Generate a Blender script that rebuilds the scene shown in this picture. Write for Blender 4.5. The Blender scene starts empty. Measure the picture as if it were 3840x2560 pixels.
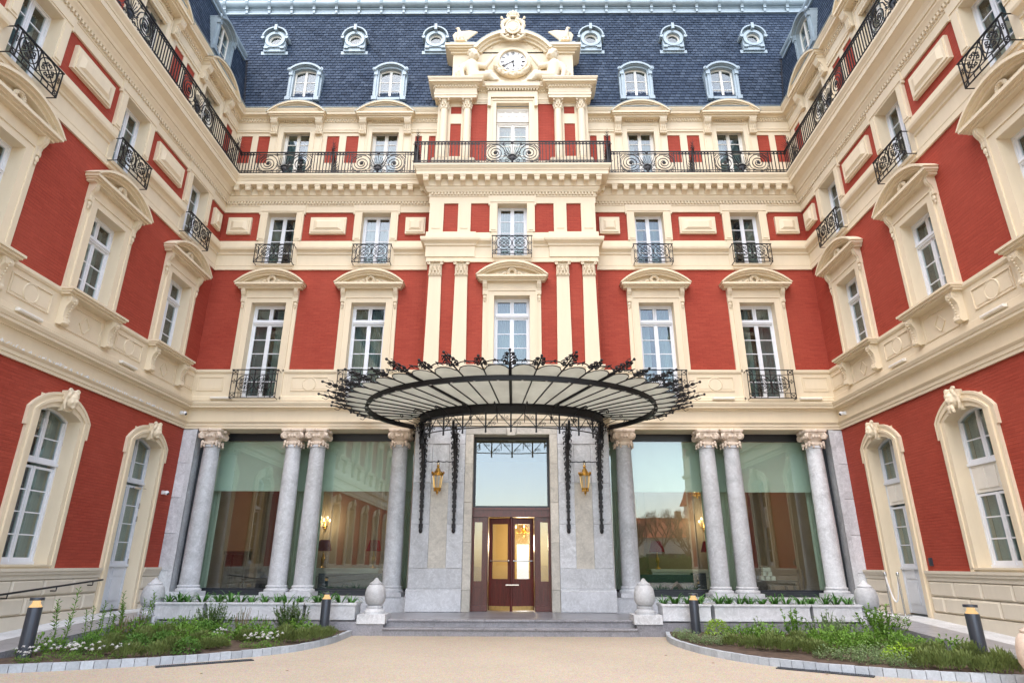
import bpy, bmesh, math, random
from math import sin, cos, pi, radians, sqrt, atan2, hypot, tan
from mathutils import Matrix, Vector
random.seed(7)
S = bpy.context.scene
COL = S.collection

# ------------------------------------------------------------------ camera
cam_d = bpy.data.cameras.new('camera'); cam = bpy.data.objects.new('camera', cam_d); COL.objects.link(cam)
cam_d.sensor_fit = 'HORIZONTAL'; cam_d.sensor_width = 36; cam_d.lens = 36 * 2306.96 / 3840
cam_d.clip_start = .1; cam_d.clip_end = 2000
def set_camera(p, r, y, loc):
    fwd = Vector((sin(y) * cos(p), cos(y) * cos(p), sin(p))); right = Vector((cos(y), -sin(y), 0)); up = right.cross(fwd)
    r2 = cos(r) * right + sin(r) * up; u2 = -sin(r) * right + cos(r) * up
    m = Matrix((r2, u2, -fwd)).transposed().to_4x4(); m.translation = loc; cam.matrix_world = m
set_camera(.34599, .0034357, -.00899696, (.17, -18.7, 1.55))
S.camera = cam

# ------------------------------------------------------------------ sky, sun, exposure
SUN_EL, SUN_AZ = radians(66), radians(-155)         # hazy bright sky, the veiled sun high over the viewer's left shoulder
w = bpy.data.worlds.new('World'); S.world = w; w.use_nodes = True
wn = w.node_tree.nodes; wl = w.node_tree.links; wn.clear()
sky = wn.new('ShaderNodeTexSky'); sky.sky_type = 'NISHITA'; sky.sun_disc = False
sky.sun_elevation = SUN_EL; sky.sun_rotation = SUN_AZ
sky.air_density = 1.0; sky.dust_density = 1.4; sky.ozone_density = 1.0; sky.altitude = 10
hs = wn.new('ShaderNodeHueSaturation'); hs.inputs['Saturation'].default_value = .80
wb = wn.new('ShaderNodeMix'); wb.data_type = 'RGBA'; wb.blend_type = 'MULTIPLY'; wb.inputs[0].default_value = 1
wb.inputs[7].default_value = (1.06, 1.0, .93, 1)
bg = wn.new('ShaderNodeBackground'); bg.inputs[1].default_value = .15
wo = wn.new('ShaderNodeOutputWorld')
wl.new(sky.outputs[0], hs.inputs['Color']); wl.new(hs.outputs[0], wb.inputs[6]); wl.new(wb.outputs[2], bg.inputs[0]); wl.new(bg.outputs[0], wo.inputs[0])
sd = bpy.data.lights.new('sun', 'SUN'); sd.energy = .5; sd.angle = radians(85); sd.color = (1, .92, .81)
sun = bpy.data.objects.new('sun', sd); COL.objects.link(sun)
sdir = Vector((sin(SUN_AZ) * cos(SUN_EL), cos(SUN_AZ) * cos(SUN_EL), sin(SUN_EL)))
sun.rotation_euler = sdir.to_track_quat('Z', 'Y').to_euler(); sun.location = sdir * 80
S.view_settings.view_transform = 'Standard'; S.view_settings.look = 'None'
S.view_settings.exposure = 2.15; S.view_settings.gamma = 1.0
S.render.engine = 'CYCLES'

# ------------------------------------------------------------------ materials
def lin(c): return tuple(((x / 255) / 12.92 if x / 255 <= .04045 else (((x / 255) + .055) / 1.055) ** 2.4) for x in c)
class N:
    def __init__(s, name):
        s.m = bpy.data.materials.new(name); s.m.use_nodes = True; s.t = s.m.node_tree; s.t.nodes.clear()
        s.out = s.t.nodes.new('ShaderNodeOutputMaterial')
    def n(s, typ, **kw):
        nd = s.t.nodes.new('ShaderNode' + typ)
        for k, v in kw.items():
            if hasattr(nd, k): setattr(nd, k, v)
            else: nd.inputs[k].default_value = v
        return nd
    def l(s, a, b): s.t.links.new(a, b)
    def mixc(s, fac, a, b, mode='MIX'):
        m = s.n('Mix', data_type='RGBA', blend_type=mode)
        for sock, v in ((m.inputs[0], fac), (m.inputs[6], a), (m.inputs[7], b)):
            if hasattr(v, 'is_linked'): s.l(v, sock)
            else: sock.default_value = v if not isinstance(v, tuple) else (*v[:3], 1)
        return m.outputs[2]
    def ramp(s, f, stops):
        r = s.n('ValToRGB'); e = r.color_ramp.elements
        e[0].position = stops[0][0]; e[0].color = (*stops[0][1], 1); e[1].position = stops[-1][0]; e[1].color = (*stops[-1][1], 1)
        for p, c in stops[1:-1]: k = e.new(p); k.color = (*c, 1)
        s.l(f, r.inputs[0]); return r.outputs[0]
    def coord(s, kind='Object'):
        return s.n('TexCoord').outputs[kind]
    def noise(s, vec, scale, detail=4, rough=.55, dist=0):
        nz = s.n('TexNoise'); nz.inputs['Scale'].default_value = scale; nz.inputs['Detail'].default_value = detail
        nz.inputs['Roughness'].default_value = rough; nz.inputs['Distortion'].default_value = dist
        if vec is not None: s.l(vec, nz.inputs['Vector'])
        return nz.outputs[0]
    def bump(s, h, strength, dist=.01, normal=None):
        b = s.n('Bump'); b.inputs['Strength'].default_value = strength; b.inputs['Distance'].default_value = dist
        s.l(h, b.inputs['Height'])
        if normal: s.l(normal, b.inputs['Normal'])
        return b.outputs[0]
    def pbr(s, col, rough=.6, metal=0, normal=None, spec=.5):
        p = s.n('BsdfPrincipled')
        for k, v in (('Base Color', col), ('Roughness', rough), ('Metallic', metal), ('Specular IOR Level', spec)):
            if hasattr(v, 'is_linked'): s.l(v, p.inputs[k])
            else: p.inputs[k].default_value = (*v[:3], 1) if isinstance(v, tuple) else v
        if normal: s.l(normal, p.inputs['Normal'])
        s.l(p.outputs[0], s.out.inputs[0]); return p
def mul(c, k): return tuple(min(1, x * k) for x in c)
def plain(name, c, rough=.5, var=.08, scale=2.5, bump=.0, bscale=60, metal=0, spec=.5):
    a = N(name); co = a.coord()
    f = a.noise(co, scale, 5, .6)
    col = a.ramp(f, [(.3, mul(c, 1 - var)), (.7, mul(c, 1 + var))])
    nm = a.bump(a.noise(co, bscale, 3), bump, .004) if bump else None
    a.pbr(col, rough, metal, nm, spec); return a.m
MAT = {}
def m_paint(name, c, streak=.07):
    a = N(name); co = a.coord()
    mp = a.n('Mapping'); mp.inputs['Scale'].default_value = (1.6, 1.6, .25); a.l(co, mp.inputs[0])
    st = a.noise(mp.outputs[0], 3.0, 6, .65)
    big = a.noise(co, .7, 4, .6)
    c1 = a.ramp(st, [(.28, mul(c, 1 - streak)), (.55, c), (.8, mul(c, 1 + streak * .4))])
    c2 = a.mixc(.35, c1, a.ramp(big, [(.3, mul(c, .9)), (.7, mul(c, 1.05))]))
    a.pbr(c2, .62, 0, a.bump(a.noise(co, 55, 3), .12, .004), .35); return a.m
CREAM = (.72, .615, .445)
MAT['cream'] = m_paint('cream_render', CREAM)
MAT['cream_carved'] = m_paint('cream_carving', mul(CREAM, .97), .10)
MAT['cream_plinth'] = m_paint('cream_plinth', (.64, .575, .46), .10)
def m_brick():
    a = N('painted_red_brick'); co = a.coord()
    sx = a.n('SeparateXYZ'); a.l(co, sx.inputs[0]); cb = a.n('CombineXYZ'); a.l(sx.outputs[0], cb.inputs[0]); a.l(sx.outputs[2], cb.inputs[1])
    ad = a.n('Math', operation='ADD'); a.l(sx.outputs[0], ad.inputs[0]); a.l(sx.outputs[1], ad.inputs[1]); a.l(ad.outputs[0], cb.inputs[0])
    br = a.n('TexBrick'); br.inputs['Scale'].default_value = 1; br.inputs['Brick Width'].default_value = .23; br.inputs['Row Height'].default_value = .07
    br.inputs['Mortar Size'].default_value = .009; br.inputs['Mortar Smooth'].default_value = .4; br.inputs['Bias'].default_value = 0
    a.l(cb.outputs[0], br.inputs['Vector'])
    br.inputs['Color1'].default_value = (.365, .061, .038, 1); br.inputs['Color2'].default_value = (.315, .050, .031, 1); br.inputs['Mortar'].default_value = (.28, .045, .028, 1)
    mp = a.n('Mapping'); mp.inputs['Scale'].default_value = (.5, 1, 7); a.l(cb.outputs[0], mp.inputs[0])
    mp2 = a.n('Mapping'); mp2.inputs['Scale'].default_value = (1.2, 16, 1); a.l(cb.outputs[0], mp2.inputs[0])
    stre = a.noise(mp2.outputs[0], 1.5, 4, .7)
    big = a.noise(co, .6, 5, .6)
    c = a.mixc(a.ramp(big, [(.35, (0, 0, 0)), (.75, (1, 1, 1))]), br.outputs[0], a.mixc(.5, br.outputs[0], (.41, .085, .054)))
    c = a.mixc(.55, c, a.ramp(stre, [(.3, (.72, .72, .72)), (.60, (1, 1, 1)), (.72, (1.35, 1.3, 1.25))]), 'MULTIPLY')
    inv = a.n('Math', operation='SUBTRACT'); inv.inputs[0].default_value = 1; a.l(br.outputs[1], inv.inputs[1])
    h = a.n('Math', operation='ADD'); a.l(inv.outputs[0], h.inputs[0]); a.l(stre, h.inputs[1])
    a.pbr(c, .7, 0, a.bump(h.outputs[0], .5, .008), .15); return a.m
MAT['brick'] = m_brick()
def m_slate():
    a = N('blue_slate'); co = a.coord()
    at = a.n('Attribute', attribute_name='tint')
    base = a.ramp(at.outputs['Fac'], [(0, (.022, .033, .054)), (.45, (.040, .059, .094)), (1, (.080, .106, .150))])
    pat = a.noise(co, .8, 5, .6)
    c = a.mixc(.35, base, a.ramp(pat, [(.35, (.030, .046, .076)), (.7, (.062, .086, .124))]))
    a.pbr(c, .65, 0, a.bump(a.noise(co, 40, 4), .25, .004), .06); return a.m
MAT['slate'] = m_slate()
MAT['slate_under'] = plain('slate_underlay', (.012, .016, .026), .8, .2, 3)
def m_zinc(name, c, rough=.42):
    a = N(name); co = a.coord()
    f = a.noise(co, 1.8, 6, .65, .6); g = a.noise(co, 14, 4, .6)
    col = a.mixc(.3, a.ramp(f, [(.3, mul(c, .78)), (.7, mul(c, 1.12))]), a.ramp(g, [(.3, mul(c, .85)), (.7, mul(c, 1.1))]))
    a.pbr(col, rough, .25, a.bump(f, .1, .01), .5); return a.m
MAT['zinc'] = m_zinc('weathered_zinc', (.30, .365, .40))
MAT['iron'] = plain('black_iron', (.012, .012, .014), .45, .3, 20, .2, 80, .3)
MAT['white'] = plain('white_paint', (.72, .74, .77), .4, .04, 4)
MAT['offwhite'] = plain('offwhite_paint', (.72, .69, .62), .4, .04, 4)
MAT['greydoor'] = plain('pale_grey_paint', (.60, .63, .67), .4, .05, 4)
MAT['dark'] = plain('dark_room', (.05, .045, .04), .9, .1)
MAT['blackframe'] = plain('black_aluminium', (.02, .024, .03), .35, .1, 8)
def m_stone(name, c, vein, scale=1.2, rough=.45, dark=.75, bump=.15):
    a = N(name); co = a.coord()
    oi = a.n('ObjectInfo'); rnd = a.n('Math', operation='MULTIPLY'); rnd.inputs[1].default_value = 37.0; a.l(oi.outputs['Random'], rnd.inputs[0])
    va = a.n('VectorMath', operation='ADD'); cx = a.n('CombineXYZ'); a.l(rnd.outputs[0], cx.inputs[0]); a.l(rnd.outputs[0], cx.inputs[2])
    a.l(co, va.inputs[0]); a.l(cx.outputs[0], va.inputs[1])
    f = a.noise(va.outputs[0], scale, 7, .65, 1.4); g = a.noise(va.outputs[0], scale * 9, 5, .7, .5)
    v = a.noise(va.outputs[0], scale * 2.3, 8, .6, 2.5)
    c1 = a.ramp(f, [(.25, mul(c, dark)), (.5, c), (.75, mul(c, 1.16))])
    c2 = a.mixc(a.ramp(v, [(.47, (0, 0, 0)), (.5, (vein,) * 3), (.53, (0, 0, 0))]), c1, mul(c, 1.5))
    c3 = a.mixc(.45, c2, a.ramp(g, [(.3, (.6, .6, .6)), (.7, (1.1, 1.1, 1.1))]), 'MULTIPLY')
    tone = a.n('MapRange'); tone.inputs[3].default_value = .86; tone.inputs[4].default_value = 1.12; a.l(oi.outputs['Random'], tone.inputs[0])
    c4 = a.mixc(1.0, c3, tone.outputs[0], 'MULTIPLY')
    a.pbr(c4, rough, 0, a.bump(g, bump, .004), .45); return a.m
MAT['stone'] = m_stone('grey_limestone', (.58, .595, .61), .45, 1.3, .45, .70)
MAT['stone_warm'] = m_stone('warm_travertine', (.56, .53, .46), .3, 2.2, .55, .72, .4)
MAT['marble'] = m_stone('white_marble', (.60, .615, .635), .35, 1.0, .4, .82)
MAT['granite'] = m_stone('polished_grey_marble', (.24, .24, .26), .8, 2.5, .3, .65, .1)
MAT['kerbstone'] = m_stone('blue_grey_kerb_stone', (.42, .46, .50), .15, 3.0, .6, .85)
MAT['capital'] = plain('pale_limestone_capital', (.66, .55, .44), .7, .12, 6, .4, 60)
MAT['gravel'] = None
def m_gravel():
    a = N('bound_beige_gravel'); co = a.coord()
    f = a.noise(co, 120, 3, .7); b = a.noise(co, .5, 5, .6); s2 = a.noise(co, 6, 4, .6)
    vo = a.n('TexVoronoi'); vo.inputs['Scale'].default_value = 75; a.l(co, vo.inputs['Vector'])
    c = a.ramp(f, [(.3, (.33, .275, .205)), (.55, (.445, .385, .30)), (.8, (.57, .51, .415))])
    c = a.mixc(.45, c, vo.outputs['Color'], 'SOFT_LIGHT')
    c = a.mixc(.5, c, a.ramp(b, [(.3, (.86, .85, .84)), (.7, (1.05, 1.05, 1.04))]), 'MULTIPLY')
    c = a.mixc(.4, c, a.ramp(s2, [(.3, (.9, .9, .9)), (.7, (1.05, 1.05, 1.05))]), 'MULTIPLY')
    a.pbr(c, .8, 0, a.bump(vo.outputs[0], .5, .006), .3); return a.m
MAT['gravel'] = m_gravel()
MAT['soil'] = plain('dark_soil', (.075, .05, .034), .95, .45, 9, 1.0, 28)
def m_glass(name, tint, r0=.05, rough=0.0, wav=.02):
    # thin pane: Schlick reflection over clear transmission, the same from both sides
    a = N(name); co = a.coord()
    lw = a.n('LayerWeight'); lw.inputs[0].default_value = .5
    pw = a.n('Math', operation='POWER'); a.l(lw.outputs['Facing'], pw.inputs[0]); pw.inputs[1].default_value = 5
    ma = a.n('Math', operation='MULTIPLY_ADD'); a.l(pw.outputs[0], ma.inputs[0]); ma.inputs[1].default_value = 1 - r0; ma.inputs[2].default_value = r0
    nm = a.bump(a.noise(co, 1.6, 2, .5), wav, .05)
    tr = a.n('BsdfTransparent'); tr.inputs[0].default_value = (*tint, 1)
    gl = a.n('BsdfGlossy'); gl.inputs['Roughness'].default_value = rough; gl.inputs[0].default_value = (.95, .97, 1, 1); a.l(nm, gl.inputs['Normal'])
    mx = a.n('MixShader'); a.l(ma.outputs[0], mx.inputs[0]); a.l(tr.outputs[0], mx.inputs[1]); a.l(gl.outputs[0], mx.inputs[2])
    a.l(mx.outputs[0], a.out.inputs[0]); return a.m
MAT['glass'] = m_glass('window_glass', (.84, .90, .89), .085, .0, .012)
MAT['glass_mirror'] = m_glass('coated_transom_glass', (.50, .60, .62), .15, .0, .004)
MAT['glass_clear'] = m_glass('clear_glass', (.96, .97, .96), .04)
MAT['glass_green'] = m_glass('green_plate_glass', (.85, .905, .87), .105, .0, .005)
def m_translucent(name, c, t=.5, var=.06, gloss=0):
    a = N(name); co = a.coord(); f = a.noise(co, 2.2, 5, .6)
    col = a.ramp(f, [(.3, mul(c, 1 - var)), (.7, mul(c, 1 + var))])
    d = a.n('BsdfDiffuse'); tr = a.n('BsdfTranslucent'); a.l(col, d.inputs[0]); a.l(col, tr.inputs[0])
    mx = a.n('MixShader'); mx.inputs[0].default_value = t; a.l(d.outputs[0], mx.inputs[1]); a.l(tr.outputs[0], mx.inputs[2])
    if gloss:
        g = a.n('BsdfGlossy'); g.inputs['Roughness'].default_value = .25; mg = a.n('MixShader'); mg.inputs[0].default_value = gloss
        a.l(mx.outputs[0], mg.inputs[1]); a.l(g.outputs[0], mg.inputs[2]); a.l(mg.outputs[0], a.out.inputs[0])
    else: a.l(mx.outputs[0], a.out.inputs[0])
    return a.m
MAT['frosted'] = m_translucent('frosted_canopy_glass', (.70, .71, .655), .60, .09, .05)
MAT['sheer'] = m_translucent('sheer_curtain', (.44, .52, .49), .4, .10)
MAT['blind'] = m_translucent('roller_blind', (.74, .82, .74), .15, .03)
MAT['gold'] = plain('gilt_brass', (.72, .42, .10), .28, .2, 12, .1, 40, 1.0)
MAT['brass'] = plain('brass', (.62, .42, .16), .3, .15, 12, 0, 40, .9)
MAT['steel'] = plain('polished_steel', (.62, .62, .62), .18, .05, 4, 0, 40, 1.0)
MAT['mahogany'] = None
def m_wood(name, c, rough=.3):
    a = N(name); co = a.coord(); mp = a.n('Mapping'); mp.inputs['Scale'].default_value = (9, 9, .9); a.l(co, mp.inputs[0])
    f = a.noise(mp.outputs[0], 3, 6, .6, .8)
    a.pbr(a.ramp(f, [(.3, mul(c, .55)), (.7, mul(c, 1.35))]), rough, 0, None, .6); return a.m
MAT['mahogany'] = m_wood('varnished_mahogany', (.095, .013, .008), .3)
MAT['anthracite'] = plain('anthracite_paint', (.045, .052, .065), .38, .08, 6, 0, 40, .3)
def m_emit(name, c, s):
    a = N(name); e = a.n('Emission'); e.inputs[0].default_value = (*c, 1); e.inputs[1].default_value = s; a.l(e.outputs[0], a.out.inputs[0]); return a.m
MAT['lamp_glow'] = m_emit('warm_lamp_glow', (1, .62, .28), .26)
MAT['bulb'] = m_emit('warm_bulb', (1, .70, .34), 3)
MAT['lobby'] = plain('lobby_cream_wall', (.27, .205, .145), .7, .06, 2)
MAT['lobby_dark'] = m_wood('dark_walnut', (.055, .032, .02), .35)
MAT['velvet'] = plain('dark_velvet', (.022, .035, .05), .9, .2, 6)
MAT['redshade'] = m_translucent('red_lamp_shade', (.34, .02, .03), .5, .05)
MAT['carpet'] = plain('lobby_floor_stone', (.13, .11, .085), .35, .1, 2)
MAT['dial'] = plain('white_enamel', (.80, .80, .80), .3, .01)
MAT['camwhite'] = plain('white_plastic', (.75, .75, .75), .4, .02)
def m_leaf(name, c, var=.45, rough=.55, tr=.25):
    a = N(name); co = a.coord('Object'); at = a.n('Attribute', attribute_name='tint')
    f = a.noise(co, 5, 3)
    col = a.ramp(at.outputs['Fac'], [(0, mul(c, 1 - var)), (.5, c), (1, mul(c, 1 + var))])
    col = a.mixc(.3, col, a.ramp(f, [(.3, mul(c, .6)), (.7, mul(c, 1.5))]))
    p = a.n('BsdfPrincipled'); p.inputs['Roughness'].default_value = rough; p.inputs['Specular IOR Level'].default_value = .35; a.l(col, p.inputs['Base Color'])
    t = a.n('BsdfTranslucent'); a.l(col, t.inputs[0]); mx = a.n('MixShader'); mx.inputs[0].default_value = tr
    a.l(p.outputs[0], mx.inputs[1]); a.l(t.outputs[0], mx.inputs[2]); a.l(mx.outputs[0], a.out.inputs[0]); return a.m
MAT['leaf_thyme'] = m_leaf('thyme_foliage', (.145, .19, .055))
MAT['leaf_green'] = m_leaf('green_foliage', (.14, .27, .04))
MAT['leaf_bright'] = m_leaf('bright_foliage', (.29, .46, .04))
MAT['leaf_grey'] = m_leaf('grey_green_foliage', (.22, .31, .14))
MAT['leaf_box'] = m_leaf('boxwood_foliage', (.10, .22, .04))
MAT['leaf_dark'] = m_leaf('rosemary_foliage', (.105, .18, .05))
MAT['leaf_lily'] = m_leaf('strap_leaf', (.075, .21, .04), .4, .4)
MAT['straw'] = m_leaf('dry_stem', (.30, .22, .11))
MAT['petal'] = m_leaf('white_petal', (.78, .78, .76), .05)
MAT['twig'] = plain('bark', (.12, .085, .06), .9, .2, 12, .4, 50)

# ------------------------------------------------------------------ mesh helpers
class MB:
    def __init__(s): s.v = []; s.f = []; s.t = []; s.cur = None
    def add(s, vs, fs):
        o = len(s.v); s.v += [tuple(q) for q in vs]; s.f += [tuple(i + o for i in f) for f in fs]
        if s.cur is not None: s.t += [s.cur] * len(vs)
        return s
    def box(s, x0, x1, y0, y1, z0, z1):
        return s.add([(x0, y0, z0), (x1, y0, z0), (x1, y1, z0), (x0, y1, z0), (x0, y0, z1), (x1, y0, z1), (x1, y1, z1), (x0, y1, z1)],
                     [(0, 3, 2, 1), (4, 5, 6, 7), (0, 1, 5, 4), (1, 2, 6, 5), (2, 3, 7, 6), (3, 0, 4, 7)])
    def cbox(s, x0, x1, y0, y1, z0, z1, c=.01):
        # box whose front (low y) face has chamfered edges
        a = [(x0, y1, z0), (x1, y1, z0), (x1, y1, z1), (x0, y1, z1)]
        b = [(x0, y0 + c, z0), (x1, y0 + c, z0), (x1, y0 + c, z1), (x0, y0 + c, z1)]
        d = [(x0 + c, y0, z0 + c), (x1 - c, y0, z0 + c), (x1 - c, y0, z1 - c), (x0 + c, y0, z1 - c)]
        f = [(8, 9, 10, 11), (3, 2, 1, 0)]
        for k in range(4):
            n = (k + 1) % 4; f += [(k, n, 4 + n, 4 + k), (4 + k, 4 + n, 8 + n, 8 + k)]
        return s.add(a + b + d, f)
    def prism(s, pts, y0, y1, axis='y'):
        # polygon extruded: pts are (x,z) along y, (y,z) along x, (x,y) along z; counter-clockwise seen from the low side
        n = len(pts)
        mk = {'y': lambda p, t: (p[0], t, p[1]), 'x': lambda p, t: (t, p[0], p[1]), 'z': lambda p, t: (p[0], p[1], t)}[axis]
        v = [mk(p, y0) for p in pts] + [mk(p, y1) for p in pts]
        f = [tuple(range(n)), tuple(range(2 * n - 1, n - 1, -1))] + [(i, i + n, (i + 1) % n + n, (i + 1) % n) for i in range(n)]
        return s.add(v, f)
    def strip(s, inner, outer, y0, y1):
        # band between two xz polylines, extruded in y
        n = len(inner); v = []
        for y in (y0, y1): v += [(p[0], y, p[1]) for p in inner] + [(p[0], y, p[1]) for p in outer]
        f = []
        for i in range(n - 1):
            f += [(i, i + 1, n + i + 1, n + i), (2 * n + i, 3 * n + i, 3 * n + i + 1, 2 * n + i + 1), (i, 2 * n + i, 2 * n + i + 1, i + 1), (n + i, n + i + 1, 3 * n + i + 1, 3 * n + i)]
        f += [(0, n, 3 * n, 2 * n), (n - 1, 3 * n - 1, 4 * n - 1, 2 * n - 1)]
        return s.add(v, f)
    def lathe(s, prof, n=16, c=(0, 0, 0), sq=False):
        v = []; f = []; m = len(prof)
        for r, z in prof:
            for k in range(n):
                a = 2 * pi * k / n + (pi / n if sq else 0); v.append((c[0] + r * cos(a), c[1] + r * sin(a), c[2] + z))
        for i in range(m - 1):
            for k in range(n): k2 = (k + 1) % n; f.append((i * n + k, i * n + k2, (i + 1) * n + k2, (i + 1) * n + k))
        f.append(tuple(range(n - 1, -1, -1))); f.append(tuple((m - 1) * n + k for k in range(n)))
        return s.add(v, f)
    def tube(s, path, r, n=4, closed=False, r1=None, caps=True):
        P = [Vector(p) for p in path]; m = len(P); v = []; f = []
        if m < 2: return s
        prev = None
        for i in range(m):
            if closed: d = P[(i + 1) % m] - P[i - 1]
            else: d = P[min(i + 1, m - 1)] - P[max(i - 1, 0)]
            if d.length < 1e-9: d = Vector((0, 0, 1))
            d.normalize()
            if prev is None:
                u = d.cross(Vector((0, 1, 0)))
                if u.length < .2: u = d.cross(Vector((1, 0, 0)))
            else: u = prev - d * prev.dot(d)
            u.normalize(); prev = u; w_ = d.cross(u)
            rr = r if r1 is None else r + (r1 - r) * i / (m - 1)
            for k in range(n):
                a = 2 * pi * k / n + pi / 4; v.append(P[i] + (u * cos(a) + w_ * sin(a)) * rr)
        for i in range(m if closed else m - 1):
            j = (i + 1) % m
            for k in range(n): k2 = (k + 1) % n; f.append((i * n + k, i * n + k2, j * n + k2, j * n + k))
        if not closed and caps: f.append(tuple(range(n - 1, -1, -1))); f.append(tuple((m - 1) * n + k for k in range(n)))
        return s.add(v, f)
    def ball(s, c, r, nu=10, nv=7, rot=None):
        if not hasattr(r, '__len__'): r = (r, r, r)
        v = []; f = []
        for i in range(1, nv):
            t = pi * i / nv
            for k in range(nu): a = 2 * pi * k / nu; v.append(Vector((r[0] * sin(t) * cos(a), r[1] * sin(t) * sin(a), r[2] * cos(t))))
        v += [Vector((0, 0, r[2])), Vector((0, 0, -r[2]))]
        if rot is not None: v = [rot @ q for q in v]
        v = [q + Vector(c) for q in v]
        for i in range(nv - 2):
            for k in range(nu): k2 = (k + 1) % nu; f.append((i * nu + k, (i + 1) * nu + k, (i + 1) * nu + k2, i * nu + k2))
        T = (nv - 1) * nu
        for k in range(nu): k2 = (k + 1) % nu; f += [(T, k, k2), (T + 1, (nv - 2) * nu + k2, (nv - 2) * nu + k)]
        return s.add(v, f)
    def capsule(s, a, b, ra, rb, n=10):
        a = Vector(a); b = Vector(b)
        s.ball(a, ra, n, 6); s.ball(b, rb, n, 6)
        return s.tube([a, b], ra, n, r1=rb)
    def sweep(s, prof, path, caps=True):
        # prof (d, z) with d to the right of travel, path (x, y), mitred
        P = [Vector(p) for p in path]; m = len(P); n = len(prof); v = []; f = []
        for i in range(m):
            ds = []
            if i > 0: ds.append((P[i] - P[i - 1]).normalized())
            if i < m - 1: ds.append((P[i + 1] - P[i]).normalized())
            ns = [Vector((d.y, -d.x)) for d in ds]
            if len(ns) == 2: nn = (ns[0] + ns[1]); nn = nn / (1 + ns[0].dot(ns[1]))
            else: nn = ns[0]
            for d, z in prof: q = P[i] + nn * d; v.append((q.x, q.y, z))
        for i in range(m - 1):
            for k in range(n): k2 = (k + 1) % n; f.append((i * n + k, i * n + k2, (i + 1) * n + k2, (i + 1) * n + k))
        if caps: f.append(tuple(range(n))); f.append(tuple((m - 1) * n + k for k in range(n - 1, -1, -1)))
        return s.add(v, f)
    def wall(s, x0, x1, z0, z1, holes, y0=0, y1=.35):
        xs = sorted({x0, x1, *[min(max(h[i], x0), x1) for h in holes for i in (0, 1)]}); zs = sorted({z0, z1, *[min(max(h[i], z0), z1) for h in holes for i in (2, 3)]})
        nx, nz = len(xs) - 1, len(zs) - 1
        def solid(i, k):
            if i < 0 or k < 0 or i >= nx or k >= nz: return False
            cx, cz = (xs[i] + xs[i + 1]) / 2, (zs[k] + zs[k + 1]) / 2
            return not any(h[0] < cx < h[1] and h[2] < cz < h[3] for h in holes)
        for i in range(nx):
            for k in range(nz):
                if not solid(i, k): continue
                a, b, c, d = xs[i], xs[i + 1], zs[k], zs[k + 1]
                s.add([(a, y0, c), (b, y0, c), (b, y0, d), (a, y0, d)], [(0, 1, 2, 3)]); s.add([(a, y1, c), (b, y1, c), (b, y1, d), (a, y1, d)], [(3, 2, 1, 0)])
                if not solid(i - 1, k): s.add([(a, y0, c), (a, y0, d), (a, y1, d), (a, y1, c)], [(0, 1, 2, 3)])
                if not solid(i + 1, k): s.add([(b, y0, c), (b, y0, d), (b, y1, d), (b, y1, c)], [(3, 2, 1, 0)])
                if not solid(i, k - 1): s.add([(a, y0, c), (b, y0, c), (b, y1, c), (a, y1, c)], [(3, 2, 1, 0)])
                if not solid(i, k + 1): s.add([(a, y0, d), (b, y0, d), (b, y1, d), (a, y1, d)], [(0, 1, 2, 3)])
        return s
    def mesh(s, name, mat, smooth=False, fix=True):
        me = bpy.data.meshes.new(name); me.from_pydata(s.v, [], s.f)
        if fix:
            bm = bmesh.new(); bm.from_mesh(me); bmesh.ops.recalc_face_normals(bm, faces=bm.faces); bm.to_mesh(me); bm.free()
        if s.t and len(s.t) == len(s.v):
            at = me.attributes.new('tint', 'FLOAT', 'POINT'); at.data.foreach_set('value', s.t)
        if mat: me.materials.append(MAT[mat] if isinstance(mat, str) else mat)
        if smooth:
            me.polygons.foreach_set('use_smooth', [True] * len(me.polygons))
            try: me.set_sharp_from_angle(angle=radians(38))
            except Exception: pass
        me.update(); return me
def obj(name, data, parent=None, M=None):
    o = bpy.data.objects.new(name, data); COL.objects.link(o)
    if parent: o.parent = parent
    if M is not None: o.matrix_local = M
    return o
def tag(o, label=None, cat=None, group=None, kind=None):
    for k, v in (('label', label), ('category', cat), ('group', group), ('kind', kind)):
        if v: o[k] = v
    return o
def thing(name, label, cat, loc=(0, 0, 0), rz=0, group=None, M=None):
    o = obj(name, None); o.empty_display_size = .2
    o.matrix_local = M if M is not None else Matrix.Translation(loc) @ Matrix.Rotation(rz, 4, 'Z')
    return tag(o, label, cat, group)
def put(mb, name, mat, parent=None, M=None, smooth=False, fix=True): return obj(name, mb.mesh(name, mat, smooth, fix), parent, M)
# a part tree: (name, mesh, [children]) with children (node, matrix)
def node(name, mb, mat, kids=(), smooth=False):
    return [name, mb if mb is None or isinstance(mb, bpy.types.Mesh) else mb.mesh(name, mat, smooth), list(kids)]
def inst(nd, parent, M=None):
    o = obj(nd[0], nd[1], parent, M)
    for k in nd[2]:
        if isinstance(k, tuple): inst(k[0], o, k[1])
        else: inst(k, o)
    return o
T = Matrix.Translation
def Tx(x, y=0, z=0): return Matrix.Translation((x, y, z))
def RZ(a): return Matrix.Rotation(a, 4, 'Z')
def spiral(cx, cz, r0, r1, a0, turns, n=14, y=0):
    return [(cx + (r0 + (r1 - r0) * i / n) * cos(a0 + 2 * pi * turns * i / n), y, cz + (r0 + (r1 - r0) * i / n) * sin(a0 + 2 * pi * turns * i / n)) for i in range(n + 1)]
def circle(cx, cz, r, n=18, y=0): return [(cx + r * cos(2 * pi * i / n), y, cz + r * sin(2 * pi * i / n)) for i in range(n)]
def arc(cx, cz, r, a0, a1, n=12, y=0): return [(cx + r * cos(a0 + (a1 - a0) * i / n), y, cz + r * sin(a0 + (a1 - a0) * i / n)) for i in range(n + 1)]
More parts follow.
